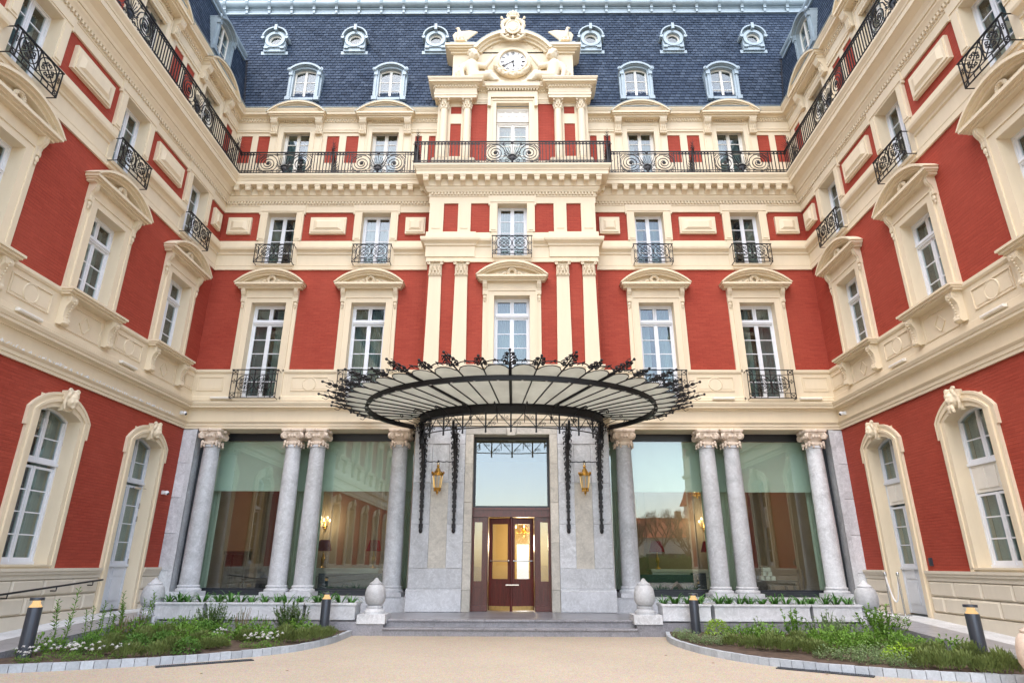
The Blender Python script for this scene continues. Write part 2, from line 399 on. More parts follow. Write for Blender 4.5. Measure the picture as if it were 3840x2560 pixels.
def segarc(hw, z0, za, n=14):
    # xz points of a circular segment from (-hw, z0) over (0, za) to (hw, z0)
    h = za - z0; R = (hw * hw + h * h) / (2 * h); cz = za - R; a = math.asin(hw / R)
    return [(R * sin(-a + 2 * a * i / n), cz + R * cos(-a + 2 * a * i / n)) for i in range(n + 1)]
def remeshed(mb, name, mat, voxel=.02, smooth=2):
    # joins overlapping solids into one continuous carved surface
    me = mb.mesh(name + '_src', None); o = bpy.data.objects.new(name + '_tmp', me); COL.objects.link(o)
    r = o.modifiers.new('r', 'REMESH'); r.mode = 'VOXEL'; r.voxel_size = voxel; r.use_smooth_shade = True
    if smooth: q = o.modifiers.new('s', 'SMOOTH'); q.iterations = smooth; q.factor = .5
    dg = bpy.context.evaluated_depsgraph_get(); me2 = bpy.data.meshes.new_from_object(o.evaluated_get(dg))
    me2.name = name; me2.materials.clear(); me2.materials.append(MAT[mat]); me2.polygons.foreach_set('use_smooth', [True] * len(me2.polygons))
    bpy.data.objects.remove(o); bpy.data.meshes.remove(me); return me2
ORD = ['first', 'second', 'third', 'fourth', 'fifth', 'sixth', 'seventh', 'eighth', 'ninth', 'tenth', 'eleventh', 'twelfth', 'thirteenth', 'fourteenth', 'fifteenth', 'sixteenth', 'seventeenth', 'eighteenth', 'nineteenth', 'twentieth']

# ------------------------------------------------------------------ frames of the three fronts
XC = 10.1; J = .57; XJ = 2.78; WING = 15.5; WL = 31.0
FB = Matrix.Identity(4)
FL = T((-XC, 0, 0)) @ RZ(pi / 2)                                  # local x runs with world y
FR = T((10.07, 0, 0)) @ RZ(-pi / 2 - radians(1.16))               # local x runs against world y
BAYS = (-8.03, -4.73, 4.73, 8.03)
LB = tuple(-1.78 - 3.46 * k for k in range(9)); RB = (1.98, 5.44, 8.90, 12.36)
def wp(F, x, y=0): q = F @ Vector((x, y, 0)); return (q.x, q.y)
PL0, PR0 = wp(FL, -WL), wp(FR, WING)
CL, CR = (-XC, 0.), (10.07, 0.)
JOG = [(-XJ, 0), (-XJ, -J), (XJ, -J), (XJ, 0)]
FULL = [PL0, CL] + JOG + [CR, PR0]
STRAIGHT = [PL0, CL, CR, PR0]

# ------------------------------------------------------------------ ground
g = MB().add([(-250, -320, -.03), (250, -320, -.03), (250, 150, -.03), (-250, 150, -.03)], [(0, 1, 2, 3)])
tag(put(g, 'forecourt', 'gravel'), 'wide beige bound gravel forecourt in front of the hotel', 'ground', kind='structure')

# ------------------------------------------------------------------ hotel: walls
hotel = thing('hotel_building', 'red brick and cream palace hotel with slate mansard round a courtyard', 'building')
def P(mb, name, mat, F=FB, smooth=False): return put(mb, name, mat, hotel, F, smooth)
Z2T, Z2B, W2 = 9.63, 6.40, .57
Z3B, Z3T, W3 = 11.05, 13.06, .50
def hol2(c, zb): return (c - W2 - .03, c + W2 + .03, zb, Z2T + .03)
def hol3(c): return (c - W3 - .03, c + W3 + .03, Z3B, Z3T + .03)
# back wall, upper floors (left, right, and the projecting middle)
for s in (-1, 1):
    bs = [b for b in BAYS if b * s > 0]; x0, x1 = (-XC, -XJ) if s < 0 else (XJ, 10.07)
    P(MB().wall(x0, x1, 5.95, 13.6, [hol2(b, Z2B) for b in bs] + [hol3(b) for b in bs]), 'brick_wall', 'brick')
P(MB().wall(-XJ, XJ, 5.95, 13.6, [hol2(0, Z2B), hol3(0)], -J, -J + .35).box(-XJ, -XJ + .3, -J + .35, .3, 5.95, 13.6).box(XJ - .3, XJ, -J + .35, .3, 5.95, 13.6), 'brick_wall', 'brick')
# wings
GFW = .64                                   # half width of ground floor openings
def wing(F, bays, gf, sgn):
    x0, x1 = (-WL, 0) if sgn < 0 else (0, WING)
    P(MB().wall(x0, x1, 5.95, 13.6, [hol2(b, 7.30) for b in bays] + [hol3(b) for b in bays]), 'brick_wall', 'brick', F)
    P(MB().wall(x0, x1, 1.30, 5.6, [(b - GFW - .03, b + GFW + .03, 0, 5.0) for b in gf]), 'brick_wall', 'brick', F)
GFL = tuple(-1.77 - 3.47 * k for k in range(9)); GFR = (2.0, 5.43, 8.9, 12.4)
wing(FL, LB, GFL, -1); wing(FR, RB, GFR, 1)

# ------------------------------------------------------------------ hotel: mouldings that run round the court
def run(prof, path, name, mat='cream'): return P(MB().sweep(prof, path), name, mat)
GJ = [(-2.86, 0), (-2.86, -.5), (2.86, -.5), (2.86, 0)]
GPATH = [PL0, CL] + GJ + [CR, PR0]
# ground floor entablature
run([(-.3, 5.42), (.05, 5.42), (.05, 5.49), (.07, 5.50), (.07, 5.57), (.10, 5.60), (.12, 5.63), (.03, 5.65), (-.3, 5.65)], GPATH, 'architrave')
run([(-.3, 5.65), (.02, 5.65), (.02, 6.00), (-.3, 6.00)], GPATH, 'frieze')
run([(-.3, 6.0), (.05, 6.0), (.06, 6.03), (.09, 6.05), (.19, 6.06), (.19, 6.12), (.21, 6.13), (.24, 6.20), (.24, 6.23), (.05, 6.30), (-.3, 6.30)], GPATH, 'string_cornice')
# parapet band under the first floor windows
def segs(F, bays, half, lo, hi):
    xs = [lo]
    for b in sorted(bays): xs += [b - half, b + half]
    xs.append(hi); return [(xs[i], xs[i + 1]) for i in range(0, len(xs), 2)]
base_prof = [(-.1, 6.30), (.10, 6.30), (.10, 6.42), (.05, 6.45), (.05, 7.18), (.08, 7.20), (.10, 7.24), (.10, 7.31), (-.1, 7.33)]
full_base = [[PL0, CL, (BAYS[0] - .72, 0)], [(BAYS[0] + .72, 0), (BAYS[1] - .72, 0)], [(BAYS[1] + .72, 0), (-XJ, 0), (-XJ, -J), (-.72, -J)],
             [(.72, -J), (XJ, -J), (XJ, 0), (BAYS[2] - .72, 0)], [(BAYS[2] + .72, 0), (BAYS[3] - .72, 0)], [(BAYS[3] + .72, 0), CR, PR0]]
for p in full_base: run(base_prof, p, 'parapet_band')
# band between first and second floor, broken at each window
bot_prof = [(-.1, 10.84), (.05, 10.84), (.05, 10.98), (.06, 11.0), (.03, 11.02), (-.1, 11.02)]
run(bot_prof, FULL, 'string_band')
mid_prof = [(-.1, 11.02), (.02, 11.02), (.02, 11.40), (.06, 11.42), (.06, 11.48), (.10, 11.52), (.17, 11.56), (.19, 11.62), (.19, 11.69), (.04, 11.75), (.035, 11.94), (-.1, 11.95)]
H3 = .70
def mids():
    L = [x for b in sorted(LB) for x in (b - H3, b + H3)]; R = [x for b in sorted(RB) for x in (b - H3, b + H3)]
    out = [[PL0, wp(FL, L[0])]] + [[wp(FL, L[i]), wp(FL, L[i + 1])] for i in range(1, len(L) - 1, 2)] + [[wp(FL, L[-1]), CL, (BAYS[0] - H3, 0)]]
    out += [[(BAYS[0] + H3, 0), (BAYS[1] - H3, 0)], [(BAYS[1] + H3, 0), (-XJ - .06, 0), (-XJ - .06, -J - .06), (-1.25, -J - .06), (-1.25, -J), (-H3, -J)],
            [(H3, -J), (1.25, -J), (1.25, -J - .06), (XJ + .06, -J - .06), (XJ + .06, 0), (BAYS[2] - H3, 0)], [(BAYS[2] + H3, 0), (BAYS[3] - H3, 0)]]
    out += [[(BAYS[3] + H3, 0), CR, wp(FR, R[0])]] + [[wp(FR, R[i]), wp(FR, R[i + 1])] for i in range(1, len(R) - 1, 2)] + [[wp(FR, R[-1]), PR0]]
    return out
for p in mids(): run(mid_prof, p, 'sill_cornice')
# main entablature and balcony slab
run([(-.1, 13.06), (.05, 13.06), (.05, 13.30), (.07, 13.31), (.07, 13.35), (-.1, 13.36)], FULL, 'architrave')
run([(-.1, 13.36), (.07, 13.36), (.07, 13.46), (.12, 13.46), (.15, 13.52), (.19, 13.58), (.19, 13.64), (-.1, 13.64)], FULL, 'bed_moulding')
CORN = FULL
run([(-.3, 13.64), (.22, 13.64), (.22, 13.94), (-.3, 13.94)], [CL] + JOG + [CR], 'cornice_frieze')
for pth in ([PL0, CL], [CR, PR0]):
    run([(-.3, 13.64), (.22, 13.64), (.24, 13.72), (.30, 13.82), (.40, 13.90), (.45, 13.94), (-.3, 13.94)], pth, 'cornice_frieze')
run([(-.5, 13.94), (.47, 13.94), (.47, 14.08), (.49, 14.09), (.50, 14.14), (.54, 14.20), (.57, 14.25), (.57, 14.31), (-.5, 14.33)], CORN, 'balcony_slab')
# dentils: one course, too small to pick apart
dm = MB()
def dentils(mb, a, b, z0, z1, d0, d1, wd=.055, gap=.055):
    a = Vector(a); b = Vector(b); L = (b - a).length; n = int(L / (wd + gap)); u = (b - a).normalized(); nn = Vector((u.y, -u.x))
    for i in range(n):
        t = (i + .5) * L / n; c = a + u * t; q = []
        for z in (z0, z1):
            for dd, e in ((d0, -1), (d0, 1), (d1, 1), (d1, -1)): k = c + u * (e * wd / 2) + nn * dd; q.append((k.x, k.y, z))
        mb.add(q, [(0, 1, 2, 3), (4, 7, 6, 5), (0, 4, 5, 1), (1, 5, 6, 2), (2, 6, 7, 3), (3, 7, 4, 0)])
for i in range(len(FULL) - 1):
    a, b = Vector(FULL[i]), Vector(FULL[i + 1])
    dentils(dm, a, b, 13.37, 13.455, .06, .125)
tag(P(dm, 'dentil_course', 'cream'), kind='stuff')
# modillions: one part each, on the back front only
mod = MB().prism([(-.17 - .05, 13.93), (-.44, 13.93), (-.44, 13.80), (-.42, 13.74), (-.37, 13.73), (-.33, 13.76), (-.27, 13.70), (-.23, 13.66), (-.2, 13.655)], -.085, .085, 'x').box(-.10, .10, -.455, -.2, 13.88, 13.935).mesh('modillion', 'cream')
for x0, x1, yy in ((-9.62, -3.55, 0), (3.55, 9.62, 0), (-2.93, 2.93, -J)):
    n = round((x1 - x0) / .405)
    for i in range(n + 1): obj('modillion', mod, hotel, Tx(x0 + (x1 - x0) * i / n, yy))
for s in (-1, 1):
    for k in range(1): obj('modillion', mod, hotel, Tx(s * XJ, -.28) @ RZ(s * pi / 2))

# ------------------------------------------------------------------ window units (local: x from the window centre, z absolute)
def leafframe(mb, x0, x1, z0, z1, rows, y, panes, st=.055, rail=.06, bot=None, top=True):
    # a casement: stiles, rails, glazing bars; collects pane rectangles
    bot = bot or rail
    mb.box(x0, x0 + st, y, y + .05, z0, z1).box(x1 - st, x1, y, y + .05, z0, z1).box(x0 + st, x1 - st, y, y + .05, z0, z0 + bot)
    if top: mb.box(x0 + st, x1 - st, y, y + .05, z1 - rail, z1)
    a, b = z0 + bot, z1 - rail
    for i in range(rows):
        p, q = a + (b - a) * i / rows, a + (b - a) * (i + 1) / rows
        if i: mb.box(x0 + st, x1 - st, y + .01, y + .045, p - .013, p + .013); p += .013
        if i < rows - 1: q -= .013
        panes.append((x0 + st, x1 - st, p, q))
def curtains(w_, z0, z1, y=.5, gap=.25, seed=0):
    out = []
    rnd = random.Random(seed)
    for s in (-1, 1):
        mb = MB(); n = 26; xa, xb = s * w_, s * gap * .5
        v = []
        ph = rnd.random() * 6
        for i in range(n + 1):
            x = xa + (xb - xa) * i / n; yy = y + .03 * sin(i * 1.9 + ph) + .012 * sin(i * 4.1)
            v += [(x, yy, z0), (x * 1.0, yy * 1.0, z1)]
        mb.add(v, [(2 * i, 2 * i + 2, 2 * i + 3, 2 * i + 1) for i in range(n)])
        out.append(node('curtain', mb, 'sheer', smooth=True))
    return out
def window_node(hw, z0, z1, rows, transom=None, yf=.24, mat='white', gap=.3, seed=0, kick=0):
    fr = MB(); panes = []
    fr.box(-hw, -hw + .05, yf - .02, yf + .09, z0, z1).box(hw - .05, hw, yf - .02, yf + .09, z0, z1).box(-hw + .05, hw - .05, yf - .02, yf + .09, z1 - .05, z1).box(-hw + .05, hw - .05, yf - .02, yf + .09, z0, z0 + .05)
    zt = z1 - .05
    if transom:
        fr.box(-hw + .05, hw - .05, yf - .05, yf + .08, transom - .06, transom + .05).box(-hw + .05, hw - .05, yf - .075, yf + .03, transom - .015, transom + .02)
        for s in (-1, 1): leafframe(fr, *((-hw + .05, -.004) if s < 0 else (.004, hw - .05)), transom + .05, zt, 1, yf, panes)
        zt = transom - .06
    for s in (-1, 1): leafframe(fr, *((-hw + .05, -.004) if s < 0 else (.004, hw - .05)), z0 + .05, zt, rows, yf, panes, .06, .06, kick or .08)
    fr.box(-.025, .025, yf - .015, yf + .01, z0 + .05, zt)
    kids = [node('pane', MB().box(a - .005, b + .005, yf + .02, yf + .032, c - .005, d + .005), 'glass') for a, b, c, d in panes]
    kids += curtains(hw - .02, z0 + .02, z1 - .05, yf + .3, gap, seed)
    return node('window', fr, mat, kids)

# surround with a segmental pediment (first floor)
def console(x0, x1, z0, z1, d):
    h = z1 - z0
    prof = [(.0, z1), (-d, z1), (-d, z1 - .10 * h), (-d * .98, z1 - .22 * h), (-d * .8, z1 - .36 * h), (-d * .55, z1 - .5 * h), (-d * .45, z1 - .66 * h), (-d * .52, z1 - .8 * h), (-d * .5, z1 - .92 * h), (-d * .2, z0), (0, z0)]
    mb = MB().prism(prof, x0, x1, 'x')
    mb.prism([(p[0] - .012, p[1]) if 0 < i < 9 else p for i, p in enumerate(prof)], x0 + (x1 - x0) * .36, x0 + (x1 - x0) * .64, 'x')
    return mb
def surround2(zb):
    m = MB(); w_ = W2
    if zb < 7: m.box(-.80, .80, -.12, .0, 6.29, 6.335).box(-.74, .74, -.06, .34, 6.335, 6.41)
    for s in (-1, 1):
        a, b = sorted((s * w_, s * (w_ + .19))); m.box(a, b, -.075, .32 if False else 0.0, zb, Z2T + .16)
        a, b = sorted((s * (w_ + .19), s * (w_ + .235))); m.box(a, b, -.10, 0, zb, Z2T + .205)
        a, b = sorted((s * (w_ + .235), s * (w_ + .36))); m.box(a, b, -.055, 0, zb, Z2T + .30)
        a, b = sorted((s * w_, s * (w_ + .028))); m.box(a, b, 0.0, .33, zb, Z2T)
    m.box(-w_, w_, -.075, 0, Z2T, Z2T + .16).box(-w_ - .19, w_ + .19, -.10, 0, Z2T + .16, Z2T + .205).box(-w_ - .235, w_ + .235, -.055, 0, Z2T + .205, Z2T + .47)
    m.box(-w_ - .028, w_ + .028, 0, .33, Z2T, Z2T + .028)
    ped = MB()
    ZB = 10.10
    ped.box(-1.05, 1.05, -.20, 0, ZB, ZB + .05).box(-1.09, 1.09, -.26, 0, ZB + .05, ZB + .09).box(-1.13, 1.13, -.33, 0, ZB + .09, ZB + .16)
    zo = ZB + .16
    ped.strip(segarc(1.0, zo, 10.58), segarc(1.06, zo, 10.645), -.20, 0)
    ped.strip(segarc(1.06, zo, 10.645), segarc(1.11, zo, 10.70), -.28, 0)
    ped.strip(segarc(1.11, zo, 10.70), segarc(1.17, zo, 10.77), -.35, 0)
    ped.prism([(p[0], p[1]) for p in segarc(1.0, zo + .001, 10.58)], -.05, 0)
    orn = MB()
    orn.tube(circle(0, 10.415, .115, 16, -.14), .052, 6, True)
    for k in range(16): a = 2 * pi * k / 16; orn.ball((.115 * cos(a), -.185, 10.415 + .115 * sin(a)), .026, 6, 4)
    rib = []
    for s in (-1, 1):
        r = MB(); pth = []
        for i in range(15):
            t = i / 14; pth.append((s * (.19 + .50 * t), -.12, 10.365 - .055 * t + .05 * sin(t * 13) * (1 - .3 * t)))
        r.tube(pth, .042, 6, r1=.028)
        for q in pth[1::3]: r.ball(q, (.055, .05, .05), 6, 5)
        rib.append(node('ribbon', r, 'cream_carved', smooth=True))
    pedn = node('pediment', ped, 'cream', [])
    kids = [pedn, node('wreath', orn, 'cream_carved', smooth=True)] + rib
    for s in (-1, 1):
        a, b = sorted((s * (w_ + .235), s * (w_ + .37)))
        c = console(a, b, 9.62, 10.10, .19); mid = (a + b) / 2
        c.ball((mid, -.09, 9.56), (.05, .03, .07), 8, 6).ball((mid, -.08, 9.47), (.035, .02, .05), 8, 6)
        kids.append(node('console', c, 'cream_carved'))
    return node('window_surround', m, 'cream', kids)
SUR_B = surround2(6.30); SUR_W = surround2(7.33)
WIN_B = [window_node(W2, Z2B, Z2T, 5, 9.02, seed=k, gap=g_) for k, g_ in ((1, .22), (2, .05), (3, .30))]
WIN_W = [window_node(W2, 7.34, Z2T, 3, 9.02, seed=k, gap=g_) for k, g_ in ((4, .3), (5, .12))]
for i, b in enumerate(BAYS): inst(SUR_B, hotel, Tx(b)); inst(WIN_B[i % 3], hotel, Tx(b))
inst(SUR_B, hotel, Tx(0, -J)); inst(WIN_B[1], hotel, Tx(0, -J))
for F, bays in ((FL, LB), (FR, RB)):
    for i, b in enumerate(bays): inst(SUR_W, hotel, F @ Tx(b)); inst(WIN_W[i % 2], hotel, F @ Tx(b))
# wing window sills on big scroll consoles
def sill_node():
    m = MB().box(-1.0, 1.0, -.34, .30, 7.24, 7.29).box(-1.03, 1.03, -.38, -.0, 7.29, 7.34).box(-.97, .97, -.28, 0, 7.19, 7.24)
    kids = []
    for s in (-1, 1):
        c = s * .78; p = [(-.05, 7.19), (-.26, 7.19), (-.29, 7.12), (-.285, 7.04), (-.24, 6.98), (-.20, 6.90), (-.19, 6.78), (-.20, 6.66), (-.23, 6.60), (-.22, 6.53), (-.16, 6.49), (-.05, 6.52)]
        k = MB().prism(p, c - .105, c + .105, 'x')
        for e in (-1, 1): k.tube([(c + e * .108, q[1], q[2]) for q in [(0, -.2 + .06 * cos(a_) * (1 - a_ / 16), 7.1 + .06 * sin(a_) * (1 - a_ / 16)) for a_ in [j * .7 for j in range(16)]]], .012, 4)
        for q in range(9): t = q / 8; k.ball((c, -.30 + .10 * min(1, t * 1.6) - .01, 7.08 - t * .5), .022, 6, 4)
        k.ball((c, -.21, 6.545), (.115, .05, .045), 8, 5)
        kids.append(node('scroll_console', k, 'cream_carved'))
    # recessed panel with a lozenge between the consoles
    pn = MB().box(-.60, .60, -.07, -.04, 6.50, 6.53).box(-.60, .60, -.07, -.04, 7.06, 7.09).box(-.60, -.57, -.07, -.04, 6.53, 7.06).box(.57, .60, -.07, -.04, 6.53, 7.06)
    for s in (-1, 1):
        pn.prism([(s * .03, 6.78 + .19), (s * .0, 6.78 + .19), (s * .17, 6.78), (s * .0, 6.78 - .19), (s * .03, 6.78 - .19), (s * .2, 6.78)], -.075, -.04)
    kids.append(node('lozenge_panel', pn, 'cream'))
    return node('window_sill', m, 'cream', kids)
SILL = sill_node()
for F, bays in ((FL, LB), (FR, RB)):
    for b in bays: inst(SILL, hotel, F @ Tx(b))
# moulded panels with a disc on the parapet band
def mould_panel(x0, x1, disc=True):
    m = MB(); t = .025; z0, z1 = 6.62, 7.08
    m.box(x0, x1, -.075, -.04, z0, z0 + t).box(x0, x1, -.075, -.04, z1 - t, z1).box(x0, x0 + t, -.075, -.04, z0 + t, z1 - t).box(x1 - t, x1, -.075, -.04, z0 + t, z1 - t)
    i = .07; m.box(x0 + i, x1 - i, -.06, -.04, z0 + i, z1 - i)
    kids = []
    if disc:
        c = (x0 + x1) / 2; m.tube(circle(c, (z0 + z1) / 2, .2, 24, -.06), .022, 6, True)
        d = MB().prism([(c + .18 * cos(2 * pi * k / 24), (z0 + z1) / 2 + .18 * sin(2 * pi * k / 24)) for k in range(24)], -.07, -.04); kids.append(node('disc', d, 'cream'))
    return node('parapet_panel', m, 'cream', kids)
def gaps(bays, half, lo, hi):
    xs = [lo]; 
    for b in sorted(bays): xs += [b - half, b + half]
    xs.append(hi); return [(xs[i], xs[i + 1]) for i in range(0, len(xs), 2)]
for a, b in gaps(BAYS[:2], .95, -XC + .05, -XJ - .1) + gaps(BAYS[2:], .95, XJ + .1, 10.02):
    if b - a > .4: inst(mould_panel(a + .12, b - .12, b - a > 1.2), hotel)
for F, bays, lo, hi in ((FL, LB, -WL, 0), (FR, RB, 0, WING)):
    for a, b in gaps(bays, 1.05, lo, hi):
        if b - a > .4: inst(mould_panel(a + .10, b - .10, b - a > 1.0), hotel, F)

# ---- second floor windows
def surround3():
    m = MB(); w_ = W3
    for s in (-1, 1):
        a, b = sorted((s * w_, s * (w_ + .26))); m.box(a, b, -.07, 0, 11.96, 13.09)
        a, b = sorted((s * (w_ + .05), s * (w_ + .20))); m.box(a, b, -.088, -.06, 12.02, 13.0)
        a, b = sorted((s * (w_ + .26), s * (w_ + .31))); m.box(a, b, -.09, 0, 12.98, 13.09)
        a, b = sorted((s * w_, s * (w_ + .20))); m.box(a, b, -.05, 0, 10.99, 11.96)
        a, b = sorted((s * w_, s * (w_ + .028))); m.box(a, b, 0, .33, Z3B - .03, Z3T)
    m.box(-w_ - .31, w_ + .31, -.09, 0, 13.09, 13.34).box(-w_ - .028, w_ + .028, 0.0, .33, Z3T - .02, Z3T + .028)
    m.box(-w_, w_, -.07, 0, Z3T - .02, 13.09)
    m.box(-w_ - .12, w_ + .12, -.11, .3, 10.96, 11.05)
    m.box(-w_ - .12, w_ + .12, -.075, 0, 10.86, 10.96)
    return node('window_surround', m, 'cream')
SUR3 = surround3()
WIN3 = [window_node(W3, Z3B, Z3T, 4, None, seed=k, gap=g_) for k, g_ in ((11, .35), (12, .08), (13, .22))]
def rp(x0, x1):
    # raised panel with a hipped centre
    z0, z1 = 12.20, 12.84; m = MB().box(x0, x1, -.09, 0, z0, z1)
    a = [(x0 + .05, -.09, z0 + .05), (x1 - .05, -.09, z0 + .05), (x1 - .05, -.09, z1 - .05), (x0 + .05, -.09, z1 - .05)]
    b = [(x0 + .05, -.12, z0 + .05), (x1 - .05, -.12, z0 + .05), (x1 - .05, -.12, z1 - .05), (x0 + .05, -.12, z1 - .05)]
    m.add(a + b, [(0, 1, 5, 4), (1, 2, 6, 5), (2, 3, 7, 6), (3, 0, 4, 7), (4, 5, 6, 7)])
    w_ = x1 - x0; q = min(.26, w_ * .3)
    c = [(x0 + .13, -.12, z0 + .13), (x1 - .13, -.12, z0 + .13), (x1 - .13, -.12, z1 - .13), (x0 + .13, -.12, z1 - .13)]
    zc = (z0 + z1) / 2; d = [(x0 + q, -.17, zc - .12), (x1 - q, -.17, zc - .12), (x1 - q, -.17, zc + .12), (x0 + q, -.17, zc + .12)]
    m.add(c + d, [(0, 1, 5, 4), (1, 2, 6, 5), (2, 3, 7, 6), (3, 0, 4, 7), (4, 5, 6, 7)])
    return m
for i, b in enumerate(BAYS): inst(SUR3, hotel, Tx(b)); inst(WIN3[i % 3], hotel, Tx(b))
inst(SUR3, hotel, Tx(0, -J)); inst(WIN3[1], hotel, Tx(0, -J))
for F, bays, lo, hi in ((FL, LB, -WL, 0), (FR, RB, 0, WING)):
    for i, b in enumerate(bays): inst(SUR3, hotel, F @ Tx(b)); inst(WIN3[(i + 2) % 3], hotel, F @ Tx(b))
    for a, b in gaps(bays, .80, lo, hi):
        if b - a > .6: P(rp(a + .24, b - .24), 'raised_panel', 'cream', F)
for a, b in gaps(BAYS[:2], .80, -XC, -XJ) + gaps(BAYS[2:], .80, XJ, 10.07): P(rp(a + .23, b - .23), 'raised_panel', 'cream')
# pilaster strips of the middle, second floor
for s in (-1, 1):
    for a, b in ((1.40, 1.83), (2.32, XJ + .02)):
        x0, x1 = sorted((s * a, s * b)); m = MB().box(x0, x1, -J - .06, -J, 11.96, 13.08).box(x0 + .09, x1 - .09, -J - .075, -J - .05, 12.08, 13.0)
        P(m, 'pilaster', 'cream')
# first floor pilasters with leafy capitals
def cap_leafy(w_, z0, z1, y0, flat=True):
    m = MB(); h = z1 - z0; hw = w_ / 2
    m.box(-hw, hw, y0 - .02, y0 + .1, z0, z1 - .06).box(-hw * 1.32, hw * 1.32, y0 - .10, y0 + .1, z1 - .05, z1).box(-hw * 1.05, hw * 1.05, y0 - .04, y0 + .1, z0, z0 + .035)
    for row, n, zz, hh in ((0, 4, z0 + .04, h * .42), (1, 3, z0 + .04 + h * .22, h * .48)):
        for k in range(n):
            x = -hw + w_ * (k + .5) / n
            m.tube([(x, y0 - .03, zz), (x, y0 - .05, zz + hh * .6), (x, y0 - .085, zz + hh * .95), (x, y0 - .10, zz + hh * .85)], w_ / n * .38, 5, r1=w_ / n * .2)
    for s in (-1, 1): m.tube(spiral(s * hw * 1.05, z1 - .10, .055, .012, pi / 2, 1.4 * s, 12, y0 - .07), .02, 4)
    m.ball((0, y0 - .09, z1 - .03), (.045, .035, .045), 7, 5)
    return m
pil = MB().prism([(-.235, 6.95), (.235, 6.95), (.20, 10.33), (-.20, 10.33)], -J - .09, -J)
for a, z in ((.30, 6.38), (.29, 6.75), (.27, 6.82), (.25, 6.88)): pil.box(-a, a, -J - .09 - (a - .235), -J, z, {6.38: 6.75, 6.75: 6.82, 6.82: 6.88, 6.88: 6.95}[z])
PIL = node('pilaster', pil, 'cream', [node('capital', cap_leafy(.41, 10.33, 10.84, -J - .09), 'cream_carved')])
for x in (-2.50, -1.65, 1.65, 2.50): inst(PIL, hotel, Tx(x * 1.0))

# ------------------------------------------------------------------ attic storey behind the balcony
A = .20; ZA0, ZAT, WA = 14.40, 16.76, .50
def reds_back(s): return [tuple(sorted((s * a, s * b))) for a, b in ((10.10, 9.68), (9.46, 9.02), (6.90, 6.44), (6.18, 5.72), (3.62, 3.37), (3.11, 2.86))]
def reds_wing(bays, s):
    out = []
    bb = sorted(bays, key=abs)
    for i in range(len(bb) - 1):
        m_ = (bb[i] + bb[i + 1]) / 2
        out += [(m_ - .60, m_ - .11), (m_ + .11, m_ + .60)]
    out.append(tuple(sorted((s * .10, s * .55)))); return out
def attic(F, x0, x1, bays, reds):
    holes = [(b - WA - .03, b + WA + .03, ZA0, ZAT + .03) for b in bays]
    P(MB().wall(x0, x1, 14.30, 17.3, holes + [(a, b, 15.29, 16.48) for a, b in reds], A, A + .03), 'attic_wall', 'cream', F)
    P(MB().wall(x0, x1, 14.30, 17.3, holes, A + .031, A + .33), 'brick_wall', 'brick', F)
attic(FB, -XC - A + .002, 0, BAYS[:2], reds_back(-1)); attic(FB, 0, XC + A - .03, BAYS[2:], reds_back(1))
attic(FL, -WL, A, LB, reds_wing(LB, -1)); attic(FR, -A, WING, RB, reds_wing(RB, 1))
APATH = [wp(FL, -WL, A), (-XC - A, A), (10.07 + A, A), wp(FR, WING, A)]
run([(-.05, 16.62), (.04, 16.62), (.04, 16.70), (.055, 16.71), (.055, 16.78), (.03, 16.80), (.03, 17.04), (-.05, 17.05)], APATH, 'architrave')
run([(-.1, 17.05), (.05, 17.05), (.06, 17.17), (.10, 17.19), (.14, 17.25), (.27, 17.26), (.28, 17.33), (.30, 17.35), (.35, 17.43), (.36, 17.47), (.34, 17.50), (-.1, 17.52)], APATH, 'eaves_cornice')
dm = MB()
for i in range(3): dentils(dm, APATH[i], APATH[i + 1], 17.09, 17.165, .04, .10, .05, .05)
tag(P(dm, 'dentil_course', 'cream'), kind='stuff')
run([(.28, 17.49), (.37, 17.48), (.385, 17.50), (.37, 17.525), (.1, 17.56), (.1, 17.5)], APATH, 'lead_flashing', 'zinc')
